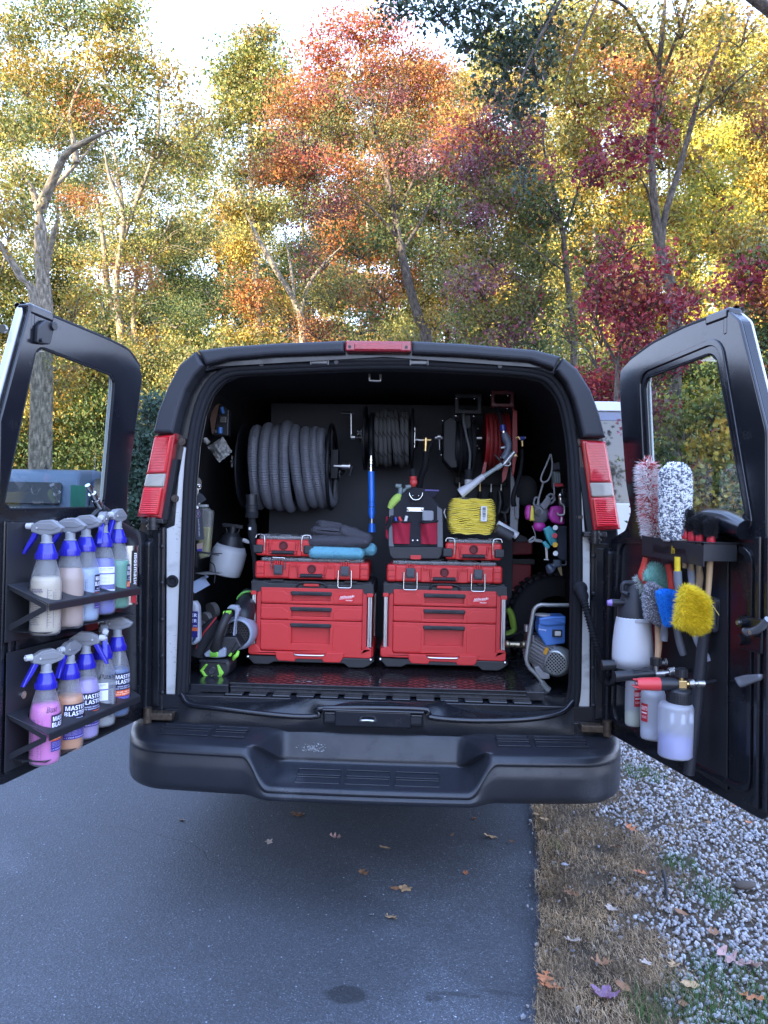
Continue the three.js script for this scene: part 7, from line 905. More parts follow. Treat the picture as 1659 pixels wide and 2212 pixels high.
    part('spring_coil', spring(L(...s0), L(...s1), 0.0115), K.chrome, t).userData.kind = 'stuff'; part('inlet', [rod(L(...m), L(...s1).add(V(0.012, 0, 0)), 0.0075), rod(L(...s1).add(V(0.01, 0, 0)), L(...s1).add(V(0.03, 0, 0)), 0.011)], K.steel, t); part('bracket_pin', rod(L(...s1).add(V(0.028, 0, 0)), L(...s1).add(V(0.07, 0.004, -0.02)), 0.0065), K.plastic, t);
  });
  [t, L] = onR('elbow_pipe', 'black elbow pipe joined to the end of the wiring conduit', 'pipe', C8, 250, 1100, 0.05); part('pipe', taper([L(228, 900), L(240, 990), L(245, 1100), L(275, 1155), L(330, 1150)], [0.01, 0.011, 0.0145, 0.018, 0.013], 12, 30), K.rubber, t);
}
// ---------------------------------------------------------------- parked vehicles beyond the van
function carBody(name, label, cat, pos, ry, paint, W, H, Lg) { // base at the middle of the rear axle line on the ground, rear towards +z
  const t = thing(name, label, cat, pos, [0, ry, 0]), w = W / 2;
  const side = roundPts([[0.02, 0.32], [0.0, 0.75], [0.06, 1.0], [0.22, H * 0.86], [0.42, H * 0.97], [1.2, H], [2.3, H * 0.97], [3.05, 1.05], [4.2, 0.95], [4.55, 0.7], [4.55, 0.3]].map(q => [q[0] * Lg / 4.55, q[1]]), 0.12, 5);
  const g = ext(side, W - 0.02, { p: [0, 0, 0], bevel: 0.09, seg: 4 }); g.rotateY(PI / 2); g.translate(-w + 0.01, 0, 0); const p = g.attributes.position; for (let i = 0; i < p.count; i++) { const y = p.getY(i); if (y > 0.95) p.setX(i, p.getX(i) * (1 - 0.2 * (y - 0.95) / (H - 0.95))); } g.computeVertexNormals();
  part('body', g, paint, t);
  const glass = M([0.012, 0.016, 0.022], 0.12, 0, { specularIntensity: 0.5 });
  part('rear_window', mv(ext(roundPts([[-w * 0.66, 0], [w * 0.66, 0], [w * 0.6, 0.38], [-w * 0.6, 0.38]], 0.06), 0.03, { bevel: 0.008 }), [0, 1.06, -0.035], [-0.46, 0, 0]), glass, t);
  for (const s of [-1, 1]) {
    part('side_window', mv(ext(roundPts([[0.55, 1.04], [0.75, H * 0.9], [1.4, H * 0.93], [2.2, H * 0.9], [2.75, 1.05]], 0.05), 0.02, { bevel: 0.004 }), [s * (w - 0.075) - (s > 0 ? 0 : 0.02), 0, 0], [0, PI / 2, s * 0.0]), glass, t);
    const tl = sub('tail_light', t); part('lens', box(0.24, 0.12, 0.08, [s * (w - 0.2), 0.97, -0.05], [0, s * 0.3, 0], 0.03), M([0.4, 0.012, 0.02], 0.2, 0, { clearcoat: 1 }), tl);
    for (const z of [-0.9, -Lg + 0.95]) { const wh = sub('wheel', t, [s * (w - 0.12), 0.33, z]); part('tyre', lathe([[0.2, -0.1], [0.31, -0.1], [0.33, -0.06], [0.33, 0.06], [0.31, 0.1], [0.2, 0.1]], null, [0, 0, PI / 2]), K.rubber, wh); part('rim', cyl(0.21, 0.21, 0.16, null, [0, 0, PI / 2]), K.steel, wh); }
    const mr = sub('mirror', t); part('mirror_shell', [box(0.2, 0.15, 0.1, [s * (w + 0.14), 1.12, -Lg * 0.56], null, 0.045, 4), box(0.12, 0.03, 0.05, [s * (w + 0.02), 1.06, -Lg * 0.56])], M([0.015, 0.016, 0.02], 0.3), mr); part('mirror_glass', box(0.15, 0.1, 0.01, [s * (w + 0.14), 1.12, -Lg * 0.56 + 0.05]), K.chrome, mr);
  }
  part('rear_bumper', box(W * 0.94, 0.26, 0.12, [0, 0.45, 0.0], null, 0.05, 4), K.plastic, t); part('number_plate', box(0.32, 0.13, 0.01, [0, 0.72, 0.012]), M([0.5, 0.5, 0.5], 0.5), t); part('roof_fin', mv(new THREE.ConeGeometry(0.05, 0.08, 8), [0, H + 0.02, -0.7], null, [0.5, 1, 1.6]), K.plastic, t);
  return t;
}
{
  const p = at(52, 1090, -11.6), y0 = at(110, 1006, -11.6).y - 1.66;
  const t = carBody('parked_suv', 'blue grey SUV seen through the window of the left rear door', 'SUV', [p.x, y0, -11.6], 0.02, M([0.075, 0.115, 0.175], 0.4, 0, { specularIntensity: 0.7 }), 1.7, 1.66, 4.5);
  part('badge', mv(new THREE.PlaneGeometry(0.3, 0.08), [-0.02, 0.98, 0.085], [-0.1, 0, 0]), new THREE.MeshStandardMaterial({ transparent: true, alphaTest: 0.4, roughness: 0.3, metalness: 0.4, map: canvasTex(256, 64, (x) => { x.clearRect(0, 0, 256, 64); x.strokeStyle = '#dde2ea'; x.lineWidth = 9; x.lineCap = 'round'; x.beginPath(); x.moveTo(20, 54); x.lineTo(20, 10); x.moveTo(24, 40); x.lineTo(62, 10); x.lineTo(100, 54); x.lineTo(112, 54); x.moveTo(112, 54); x.lineTo(112, 10); x.moveTo(130, 54); x.lineTo(170, 10); x.lineTo(210, 54); x.stroke(); }) }), t);
  const q = at(289, 1100, -19), c = carBody('parked_car', 'white car glimpsed between the left door and the tail light', 'car', [q.x - 0.5, q.y - 0.75, -19], 0.5, M([0.6, 0.61, 0.62], 0.3, 0, { clearcoat: 0.6 }), 1.8, 1.45, 4.4);
}
{
  const z = -9.4, r = at(1401, 1000, z), top = at(1330, 866, z).y, x1 = r.x, x0 = x1 - 1.95, yb = 0.18, t = thing('parked_van', 'tall white van with a wide dark rear window behind the right door', 'van', [(x0 + x1) / 2, yb, z]), h = top - yb, w = 0.975;
  const wy0 = at(1330, 1087, z).y - yb, wy1 = at(1330, 889, z).y - yb;
  const prof = roundPts([[-w, 0.3], [w, 0.3], [w, h * 0.6], [w * 0.96, h], [-w * 0.96, h], [-w, h * 0.6]], 0.07, 4);
  const win = roundPts([[-w * 0.84, wy0], [w * 0.84, wy0], [w * 0.8, wy1], [-w * 0.8, wy1]], 0.07, 5);
  part('body', ext(prof, 5.2, { p: [0, 0, -5.25], bevel: 0.04, seg: 3 }), K.white, t);
  part('rear_panel', ext(prof.map(q => [q[0] * 0.985, 0.3 + (q[1] - 0.3) * 0.995]), 0.06, { holes: [win], p: [0, 0, -0.03], bevel: 0.012 }), K.white, t);
  part('rear_window', ext(win.map(q => [q[0] * 0.995, wy0 + (q[1] - wy0) * 0.995]), 0.01, { p: [0, 0, -0.015] }), M([0.02, 0.028, 0.036], 0.05, 0, { specularIntensity: 1, ior: 1.8 }), t);
  part('window_band', box(w * 1.6, 0.1, 0.012, [0, wy1 - 0.06, 0.002], null, 0.002), M([0.14, 0.17, 0.26], 0.2), t);
  part('rear_bumper', box(1.9, 0.2, 0.2, [0, 0.32, 0], null, 0.05), K.plastic, t);
  for (const s of [-1, 1]) { part('tail_light', box(0.1, 0.5, 0.05, [s * (w - 0.07), 0.85, 0.01], null, 0.02), M([0.4, 0.012, 0.02], 0.2), t); for (const zz of [-1, -4.2]) { const wh = sub('wheel', t, [s * 0.84, 0.2, zz]); part('tyre', lathe([[0.2, -0.1], [0.34, -0.1], [0.36, -0.06], [0.36, 0.06], [0.34, 0.1], [0.2, 0.1]], null, [0, 0, PI / 2]), K.rubber, wh); part('rim', cyl(0.2, 0.2, 0.16, null, [0, 0, PI / 2]), K.steel, wh); } }
}
// ---------------------------------------------------------------- gravel, straw, grass and fallen leaves on the verge
const patch = (px, py, r) => { const p = onY(px, py, 0); return (x, z) => sst(1, 0.35, Math.hypot(x - p.x, (z - p.z) * 0.8) / r); };
const gPatches = [patch(1480, 2065, 0.13), patch(1500, 2135, 0.12), patch(1400, 1985, 0.1), patch(1330, 2000, 0.07), patch(1590, 2190, 0.12), patch(1560, 2010, 0.12)], grPatches = [patch(1590, 2130, 0.2), patch(1530, 1935, 0.14), patch(1400, 2185, 0.1), patch(1390, 1675, 0.16), patch(1470, 1870, 0.1), patch(1560, 2190, 0.22), patch(1200, 1830, 0.05)];
const gravelAt = (x, z) => { const e = x - edgeX(z) - 0.015 * (z + 2.2), n = fbm(x * 2.3, z * 2.3, 4); return Math.max(sst(0.36, 0.6, e + 0.55 * n + 0.03 * (-z - 3)), ...gPatches.map(f => f(x, z) * (0.7 + n))); };
const greenAt = (x, z) => Math.max(...grPatches.map(f => f(x, z))) * (0.6 + 1.2 * Math.max(0, fbm(x * 6, z * 6, 9) + 0.3));
{
  const r = rng(77), mt = new THREE.Matrix4(), q = new THREE.Quaternion(), e = new THREE.Euler(), col = new THREE.Color();
  const scatter = (name, label, cat, geo, mat, n, f) => { const list = []; let guard = 0; while (list.length < n && guard++ < n * 14) { const v = Math.pow(r(), 1.35), z = -2.0 - 5.2 * v, x = edgeX(z) - 0.05 + r() * 2.6; const m = f(x, z); if (m) list.push(m); } const im = new THREE.InstancedMesh(geo, mat, list.length); list.forEach((m, i) => { q.setFromEuler(e.set(...m.r)); mt.compose(m.p, q, m.s); im.setMatrixAt(i, mt); col.setRGB(...m.c); im.setColorAt(i, col); }); im.name = name; scene.add(im); tag(im, label, cat, null, 'stuff'); return im; };
  const st = new THREE.IcosahedronGeometry(0.5, 1), sp = st.attributes.position; for (let i = 0; i < sp.count; i++) { const x = sp.getX(i), y = sp.getY(i), z = sp.getZ(i), k = 1 + 0.5 * N3(x * 3 + 5, y * 3, z * 3); sp.setXYZ(i, cl(x * k, -0.42, 0.36), y * k * 0.75, cl(z * k, -0.4, 0.45)); } const stone = st.toNonIndexed(); stone.computeVertexNormals();
  const gm = M([1, 1, 1], 0.85, 0, { bump: 1, bs: 0.003, brep: 8 }); gm.userData.metre = false;
  scatter('gravel', 'loose pale grey crushed gravel right of the dead grass strip', 'gravel', stone, gm, 34000, (x, z) => { const g = gravelAt(x, z); if (r() > g + 0.035) return null; const s = 0.008 + 0.011 * Math.pow(r(), 1.6), v = 0.2 + 0.24 * r(), w = (r() - 0.35) * 0.05; return { p: V(x, hillY(x, z) - 0.006 + s * 0.22 + 0.008 * r() * g, z), r: [r() * 6, r() * 6, r() * 6], s: V(s * 1.25, s * (0.7 + 0.4 * r()), s), c: [v + w, v, v - w + 0.015] }; });
  const blade = new THREE.BufferGeometry(); { const P = [], I = [], n = 4; for (let i = 0; i <= n; i++) { const t = i / n, w = 0.5 * (1 - t * 0.85); P.push(-w, t, t * t * 0.35, w, t, t * t * 0.35); } for (let i = 0; i < n; i++) I.push(2 * i, 2 * i + 1, 2 * i + 2, 2 * i + 2, 2 * i + 1, 2 * i + 3); blade.setAttribute('position', new THREE.Float32BufferAttribute(P, 3)); blade.setIndex(I); blade.computeVertexNormals(); }
  const bm = M([1, 1, 1], 0.8, 0, { side: THREE.DoubleSide });
  scatter('dead_grass', 'matted straw coloured dead grass between driveway and gravel', 'dead grass', blade, bm, 52000, (x, z) => { const e0 = x - edgeX(z), g = gravelAt(x, z), k = (1 - g * 0.93) * (e0 < -0.015 ? 0 : e0 < 0.0 ? 0.5 : e0 < 0.07 ? 1.5 : 1) * (0.08 + 1.5 * Math.max(0, 0.34 + fbm(x * 5, z * 5, 2))); if (r() > k) return null; const L = 0.014 + 0.036 * r(), b = 0.55 + 0.75 * r(), up = r() > 0.85 ? 0.5 : 1.3; return { p: V(x, hillY(x, z) + 0.0 + 0.012 * r(), z), r: [up + (r() - 0.5) * 0.5, 0, 0].map((a, i) => i === 1 ? r() * 6.28 : a), s: V(0.0016 + 0.0016 * r(), L, L), c: (() => { const q = 0.5 + 0.9 * cl(0.5 + 1.3 * fbm(x * 4, z * 4, 13)); return [0.42 * b * q, 0.31 * b * q, 0.19 * b * q]; })() }; });
  scatter('grass', 'short green grass tufts among the gravel and straw', 'grass', blade, bm, 9000, (x, z) => { const k = greenAt(x, z); if (r() > k) return null; const L = 0.015 + 0.035 * r(), b = 0.6 + 0.7 * r(); return { p: V(x, hillY(x, z), z), r: [(r() - 0.3) * 1.1, r() * 6.28, 0], s: V(0.0025, L, L), c: [0.06 * b, 0.14 * b, 0.03 * b] }; });
  // fallen leaves, each one its own thing
  const oak = [], maple = [], oval = []; for (let i = 0; i <= 28; i++) { const t = i / 28, s = Math.sin(t * PI); oak.push([t, s * (0.2 + 0.16 * Math.cos(t * 6.28 * 3.5 + 3.1))]); oval.push([t, 0.22 * Math.pow(s, 0.8)]); }
  const ring = half => half.concat(half.slice(1, -1).reverse().map(q => [q[0], -q[1]])).map(q => [q[0] - 0.5, q[1]]);
  for (let i = 0; i < 40; i++) { const a = i / 40 * 2 * PI, l = 0.3 + 0.22 * Math.abs(Math.cos(a * 2.5)) ** 1.6 + 0.03 * Math.cos(a * 15); maple.push([Math.cos(a) * l, Math.sin(a) * l]); }
  const kinds = { oak: ring(oak), oval: ring(oval), maple };
  const leafGeo = (kind, bend, seed) => { const s = new THREE.ShapeGeometry(poly(kinds[kind])); let g = s.toNonIndexed(); g = new THREE.BufferGeometry().setAttribute('position', g.attributes.position.clone()); // subdivide once for the curl
    const P = g.attributes.position.array, out = []; const md = (a, b) => a.map((v, i) => (v + b[i]) / 2); for (let i = 0; i < P.length; i += 9) { const a = [...P.slice(i, i + 3)], b = [...P.slice(i + 3, i + 6)], c = [...P.slice(i + 6, i + 9)], ab = md(a, b), bc = md(b, c), ca = md(c, a); for (const q of [[a, ab, ca], [ab, b, bc], [ca, bc, c], [ab, bc, ca]]) out.push(...q.flat()); }
    for (let i = 0; i < out.length; i += 3) { const x = out[i], y = out[i + 1]; out[i + 2] = bend * (x * x * 1.2 + y * y * 1.6) + 0.1 * Math.abs(y) + 0.12 * N3(x * 4 + seed, y * 4, seed); }
    g = new THREE.BufferGeometry(); g.setAttribute('position', new THREE.Float32BufferAttribute(out, 3)); g.rotateX(-PI / 2); const w = mergeVertices(g, 1e-4); w.computeVertexNormals(); return w; };
  const C6g = crop(0, 1659, 0.4), C7g = crop(530.9, 1659, 0.4), C5g = crop(1061.8, 1659, 0.36);
  const TAN = [0.42, 0.27, 0.14], BRN = [0.24, 0.12, 0.06], ORG = [0.42, 0.15, 0.06], PALE = [0.4, 0.33, 0.28], PINK = [0.36, 0.22, 0.2], GRY = [0.3, 0.3, 0.33];
  [[C7g, 615, 182, 'oval', 0.06, TAN, 'long tan leaf on the asphalt just under the middle of the bumper'], [C7g, 268, 258, 'oak', 0.075, BRN, 'crumpled brown leaf clump on the asphalt under the step'], [C7g, 292, 262, 'oak', 0.06, BRN, 'dark brown leaf curled on top of the leaf clump'], [C7g, 485, 382, 'oak', 0.06, PINK, 'pinkish brown leaf on the asphalt below the leaf clump'], [C7g, 125, 408, 'maple', 0.032, PALE, 'small pale leaf on the asphalt, right of the lone white one'], [C6g, 980, 290, 'maple', 0.032, PALE, 'lone whitish leaf on the open asphalt at the left'], [C7g, 752, 440, 'oval', 0.05, TAN, 'curled tan leaf right of the pinkish one on the asphalt'], [C7g, 635, 577, 'oak', 0.06, BRN, 'brown lobed oak leaf standing out mid driveway'], [C7g, 862, 663, 'maple', 0.05, TAN, 'round tan leaf beside a smaller one on the asphalt'], [C7g, 806, 660, 'oval', 0.035, BRN, 'small brown leaf touching the round tan one'], [C7g, 785, 818, 'oak', 0.062, TAN, 'golden tan oak leaf lowest on the open driveway'], [C7g, 678, 806, 'oval', 0.032, GRY, 'grey leaf left of the golden oak leaf'], [C7g, 1322, 379, 'oval', 0.06, TAN, 'thin tan leaf near the right driveway edge under the bumper'], [C7g, 1186, 577, 'maple', 0.024, ORG, 'tiny orange leaf on the worn asphalt patch'], [C7g, 1115, 371, 'oval', 0.026, BRN, 'tiny brown leaf behind the worn asphalt patch'], [C7g, 1236, 284, 'maple', 0.022, ORG, 'tiny rust leaf in the shade below the bumper'], [C7g, 1436, 404, 'oval', 0.035, BRN, 'brown leaf lying flat beside the driveway edge'],
   [C5g, 282, 300, 'oak', 0.1, TAN, 'large tan oak leaf on the grass edge below the bumper corner'], [C5g, 318, 325, 'oval', 0.07, TAN, 'pale tan narrow leaf against the large oak leaf'], [C5g, 840, 382, 'oak', 0.1, ORG, 'orange oak leaf in the dead grass, farthest right'], [C5g, 750, 496, 'maple', 0.075, BRN, 'light brown maple leaf in the middle of the dead grass'], [C5g, 897, 650, 'oak', 0.085, ORG, 'curled orange brown leaf at the edge of the gravel'], [C5g, 476, 772, 'oak', 0.1, BRN, 'brown oak leaf flat on the dead grass at the left'], [C5g, 720, 872, 'maple', 0.07, PALE, 'cream coloured leaf with pointed tips on the grass'], [C5g, 440, 600, 'oval', 0.05, GRY, 'grey leaf near the driveway edge in the grass'], [C5g, 388, 1002, 'oak', 0.065, TAN, 'tan curled leaf close to the driveway edge'], [C5g, 484, 1066, 'maple', 0.075, PALE, 'whitish maple leaf left of the gravel patch'], [C5g, 655, 1196, 'oak', 0.1, BRN, 'dark brown leaf half under the straw'], [C5g, 790, 1343, 'oval', 0.08, BRN, 'brown narrow leaf right of the purple maple leaf'], [C5g, 320, 1290, 'oak', 0.1, ORG, 'upper leaf of the orange brown pair at the driveway edge'], [C5g, 355, 1345, 'oak', 0.12, ORG, 'lower, larger leaf of the orange brown pair at the driveway edge'], [C5g, 672, 1392, 'maple', 0.11, [0.22, 0.12, 0.2], 'purple maple leaf near the bottom of the verge'], [C5g, 1088, 1206, 'oak', 0.085, TAN, 'tan leaf between gravel patches at lower right'], [C5g, 1190, 1332, 'oval', 0.09, TAN, 'long tan leaf curled in the green grass'], [C5g, 1420, 1160, 'oak', 0.14, PINK, 'big pinkish tan oak leaf on the gravel at the right edge'], [C5g, 1560, 1215, 'oak', 0.13, PINK, 'pinkish tan leaf cut by the right picture edge'], [C5g, 1455, 248, 'oval', 0.05, ORG, 'orange leaf on the gravel nearest the right door'], [C5g, 1298, 346, 'maple', 0.04, BRN, 'small brown leaf on the gravel'], [C5g, 1540, 346, 'maple', 0.045, ORG, 'small rust leaf on the gravel at the right'], [C5g, 1330, 1012, 'oak', 0.07, BRN, 'brown leaf beside the green grass tuft'], [C5g, 1550, 1402, 'oak', 0.12, ORG, 'curled orange leaf in the bottom right corner'], [C5g, 1150, 1450, 'oval', 0.08, BRN, 'brown leaf at the bottom edge of the verge'], [C5g, 925, 1200, 'maple', 0.05, PALE, 'pale leaf between the two gravel patches'], [C5g, 1140, 895, 'oval', 0.07, BRN, 'reddish brown leaf near the green tuft above the patches']].forEach(([c, x, y, kind, s, k, label], i) => {
    const p = onY(...c(x, y), 0.0), verge = p.x > edgeX(p.z); p.y = hillY(p.x, p.z) + (verge ? 0.016 : 0.008); const t = new THREE.Mesh(leafGeo(kind, 0.08 + (i % 4) * 0.1, i * 1.7), M(k, 0.8, 0, { side: THREE.DoubleSide })); t.name = numbered('fallen_leaf'); t.position.copy(p); t.scale.setScalar(s * (verge ? 0.82 : 1.15)); t.rotation.set((i % 5 - 2) * 0.14, i * 2.1, (i % 3 - 1) * 0.18); scene.add(t); tag(t, label, 'leaf', verge ? 'fallen leaves on the verge' : 'fallen leaves on the driveway');
  });
  const bp = onY(...C5g(1520, 735), 0), bk = thing('bark_piece', 'dark brown piece of bark lying on the gravel', 'bark', [bp.x, 0.01, bp.z], [0, 0.3, 0]); part('bark', mv(sph(0.05, [0, 0.012, 0], [1, 0.3, 0.5], 10)), M([0.06, 0.045, 0.035], 0.9, 0, { bump: 1, bs: 0.004, brep: 10 }), bk);
  const sp2 = onY(...C5g(1045, 700), 0), sk = thing('stick', 'thin black stick lying in the gravel and grass', 'stick', [sp2.x, 0.02, sp2.z]); part('twig', taper([onY(...C5g(1030, 620), 0.02), onY(...C5g(1045, 690), 0.025), onY(...C5g(1055, 790), 0.02)].map(p => p.clone().sub(sk.position)), [0.008, 0.006, 0.004], 7, 12), K.matte, sk);
}
// ---------------------------------------------------------------- the autumn wood
const leafMat = new THREE.MeshPhysicalMaterial({ color: 0xffffff, roughness: 0.62, side: THREE.DoubleSide, transmission: 0.5, thickness: 0, vertexColors: true, specularIntensity: 0.55 });
function leafCluster(n, rad, size, seed, lobed) { // leaves at all angles, each folded along its midrib
  const r = rng(seed), P = [], C = [], I = [], q = new THREE.Quaternion(), e = new THREE.Euler(), v = V(0, 0, 0);
  const out = lobed ? [[0, 0], [0.3, 0.16], [0.5, 0.05], [0.44, 0.36], [0.62, 0.5], [0.26, 0.6], [0.0, 1.05], [-0.26, 0.6], [-0.62, 0.5], [-0.44, 0.36], [-0.5, 0.05], [-0.3, 0.16]] : [[0, 0], [0.34, 0.4], [0.0, 1.0], [-0.34, 0.4]];
  for (let k = 0; k < n; k++) {
    let x, y, z; do { x = r() * 2 - 1; y = r() * 2 - 1; z = r() * 2 - 1; } while (x * x + y * y + z * z > 1);
    e.set((r() - 0.5) * 2.2 + 0.9, r() * 6.28, (r() - 0.5) * 1.6); q.setFromEuler(e); const s = size * (0.65 + 0.7 * r()), b = 0.72 + 0.56 * r(), h = (r() - 0.5) * 0.3, base = P.length / 3;
    for (const o of out) { v.set(o[0] * s, o[1] * s, -Math.abs(o[0]) * s * 0.35 + o[1] * o[1] * s * 0.18).applyQuaternion(q); P.push(x * rad + v.x, y * rad * 0.7 + v.y, z * rad + v.z); C.push(b * (1 + h), b, b * (1 - h)); }
    for (let i = 1; i < out.length - 1; i++) I.push(base, base + i, base + i + 1);
  }
  const g = new THREE.BufferGeometry(); g.setAttribute('position', new THREE.Float32BufferAttribute(P, 3)); g.setAttribute('color', new THREE.Float32BufferAttribute(C, 3)); g.setIndex(I); g.computeVertexNormals(); return g;
}
const CLU = [leafCluster(24, 0.32, 0.062, 1), leafCluster(24, 0.34, 0.062, 2)], CLF = [leafCluster(26, 0.42, 0.088, 3), leafCluster(26, 0.44, 0.088, 4)], CLN = [leafCluster(15, 0.2, 0.045, 5, 1), leafCluster(15, 0.2, 0.045, 6, 1)], CLM = [leafCluster(22, 0.27, 0.048, 7, 1), leafCluster(22, 0.27, 0.048, 8, 1)], CLB = [leafCluster(30, 0.85, 0.5, 9)], CLS = [leafCluster(24, 0.2, 0.075, 10)];
CLS[0].scale(1, 0.9, 1);
const barkT = tex(128, 256, (i, j) => { const n = fbm(i / 9, j / 40, 3, 4), m = fbm(i / 5, j / 9, 7, 3), v = 150 + 130 * n + 50 * m; return [cl(v / 255) * 255, cl(v * 0.97 / 255) * 255, cl(v * 0.92 / 255) * 255]; }, { srgb: true });
const bark = c => new THREE.MeshStandardMaterial({ color: new THREE.Color().setRGB(...c), map: barkT, roughness: 0.95, bumpMap: barkT, bumpScale: 0.02 });
const BK = { grey: bark([0.62, 0.56, 0.47]), pale: bark([0.66, 0.6, 0.5]), dark: bark([0.26, 0.22, 0.19]), brown: bark([0.4, 0.33, 0.27]) };
const PAL = {
  yg: [[0.33, 0.31, 0.06], [0.42, 0.37, 0.08], [0.22, 0.25, 0.055], [0.4, 0.31, 0.08], [0.14, 0.18, 0.05], [0.11, 0.15, 0.045]], gold: [[0.5, 0.34, 0.055], [0.42, 0.29, 0.05], [0.34, 0.22, 0.045], [0.5, 0.41, 0.08], [0.26, 0.24, 0.06]], lemon: [[0.56, 0.46, 0.06], [0.5, 0.46, 0.08], [0.34, 0.34, 0.06]],
  rust: [[0.42, 0.17, 0.04], [0.48, 0.24, 0.05], [0.34, 0.12, 0.04]], scarlet: [[0.52, 0.16, 0.06], [0.46, 0.1, 0.06], [0.56, 0.26, 0.07], [0.36, 0.08, 0.06]], crimson: [[0.3, 0.03, 0.055], [0.36, 0.04, 0.06], [0.22, 0.025, 0.05], [0.4, 0.07, 0.07]], mauve: [[0.24, 0.1, 0.11], [0.2, 0.13, 0.1], [0.28, 0.08, 0.1]],
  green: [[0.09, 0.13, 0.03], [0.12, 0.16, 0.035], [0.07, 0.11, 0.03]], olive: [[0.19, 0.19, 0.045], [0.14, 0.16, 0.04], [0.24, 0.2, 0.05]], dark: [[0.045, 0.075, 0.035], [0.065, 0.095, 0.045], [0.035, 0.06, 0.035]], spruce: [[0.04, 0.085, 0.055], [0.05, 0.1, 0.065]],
};
// stems: [picture points, depth shift per point, radii]; blobs: [x, y, rx, ry (picture px), palette, density, depth shift]
function tree(name, label, z, stems, blobs, o = {}) {
  const b0 = at(...stems[0][0][0], z), base = V(b0.x, hillY(b0.x, z), z), t = thing(name, label, o.cat || 'tree', base, [0, 0, 0], o.group), r = rng(o.seed || 1);
  const px = Math.abs(z) / FPX;
  const tg = sub('trunk', t); let first = true;
  const tr = stems.map(([pts, rad, dz = 0]) => { const l = pts.map((q, i) => at(q[0], q[1], z).sub(base).add(V(0, 0, (q[2] || 0) + dz * i / Math.max(1, pts.length - 1)))); if (first && !o.floating) { l.unshift(V(l[0].x * 0.2, -0.2, 0)); rad = [rad[0] * 1.25, ...rad]; } first = false; return taper(l, rad.map((q, i) => q * (o.rs || 0.48) * (i === rad.length - 1 ? 0.25 : 1)), 9, l.length * 4); });
  t.remove(tg); part('trunk', tr[0], o.bark || BK.grey, t); for (const g of tr.slice(1)) part('limb', g, o.bark || BK.grey, t);
  const list = [], col = new THREE.Color(), twigs = [];
  for (const [x, y, rx, ry, pal, den = 1, dz = 0] of blobs) {
    const c = at(x, y, z).sub(base); c.z += dz; const RX = rx * px * 1.22, RY = ry * px * 1.18, RZ = (RX + RY) * 0.5 * (o.flat || 0.8), n = Math.round(den * (o.dm || 7) * (o.den || 26) * RX * RY / (o.cs || 1) ** 2);
    const off = r() * 50, fq = (o.nf || 1.1) / (o.cs || 1), sub2 = [];
    for (let k = 0; k < 5 + den * 3; k++) { const a = r() * 6.28, b = r() * 2 - 1; sub2.push(V(Math.cos(a) * RX * 0.75, b * RY * 0.8, Math.sin(a) * RZ * 0.75)); }
    sub2.forEach((q, k) => { if (k < 6) twigs.push(taper([V(c.x, c.y - RY * 0.5, c.z), V(c.x, c.y, c.z).addScaledVector(q, 0.45), V(c.x, c.y, c.z).add(q)], [Math.min(0.022, 0.006 * RX + 0.006), 0.007, 0.003], 5, 6, false)); });
    for (let k = 0; k < n * 1.9; k++) {
      let u, v, w, d; do { u = r() * 2 - 1; v = r() * 2 - 1; w = r() * 2 - 1; d = u * u + v * v + w * w; } while (d > 1);
      if (d > 0.62 + 1.0 * N3(u * 1.8 + off, v * 2.4, w * 1.8)) continue; const s = Math.pow(d, 0.2); const X = c.x + u * RX * s, Y = c.y + v * RY * s, Z = c.z + w * RZ * s;
      const nn = N3(X * fq + off, Y * fq * 1.6, Z * fq) + 0.6 * N3(X * fq * 2.4, Y * fq * 5, Z * fq * 2.4 + off);
      if (nn < (o.gap ?? -0.1) - 0.05 + 0.25 * (d - 0.6)) continue;
      const P = PAL[r() < 0.16 ? blobs[(r() * blobs.length) | 0][4] : pal], cc = P[(r() * P.length) | 0], m = 0.8 + 0.45 * r() + 0.3 * nn; list.push([X, Y, Z, cc[0] * m, cc[1] * m, cc[2] * m]);
    }
  }
  if (!o.noTwigs && twigs.length) part('twigs', twigs, o.bark || BK.grey, t).userData.kind = 'stuff';
  const gs = o.leaf || CLU, e = new THREE.Euler(), q = new THREE.Quaternion(), mt = new THREE.Matrix4(), pos = V(0, 0, 0), sc = V(1, 1, 1), cw = sub('crown', t);
  gs.forEach((g, gi) => { const sel = list.filter((_, i) => i % gs.length === gi), im = new THREE.InstancedMesh(g, leafMat, sel.length); sel.forEach((l, i) => { e.set((r() - 0.5) * 0.7, r() * 6.28, (r() - 0.5) * 0.7); q.setFromEuler(e); const s = (o.cs || 1) * (0.6 + 0.8 * r() * r() + 0.2 * r()); mt.compose(pos.set(l[0], l[1], l[2]), q, sc.set(s, s, s)); im.setMatrixAt(i, mt); col.setRGB(l[3], l[4], l[5]); im.setColorAt(i, col); }); im.name = 'foliage'; im.userData.kind = 'stuff'; cw.add(im); });
  LEAVES += list.length; return t;
}
let LEAVES = 0;
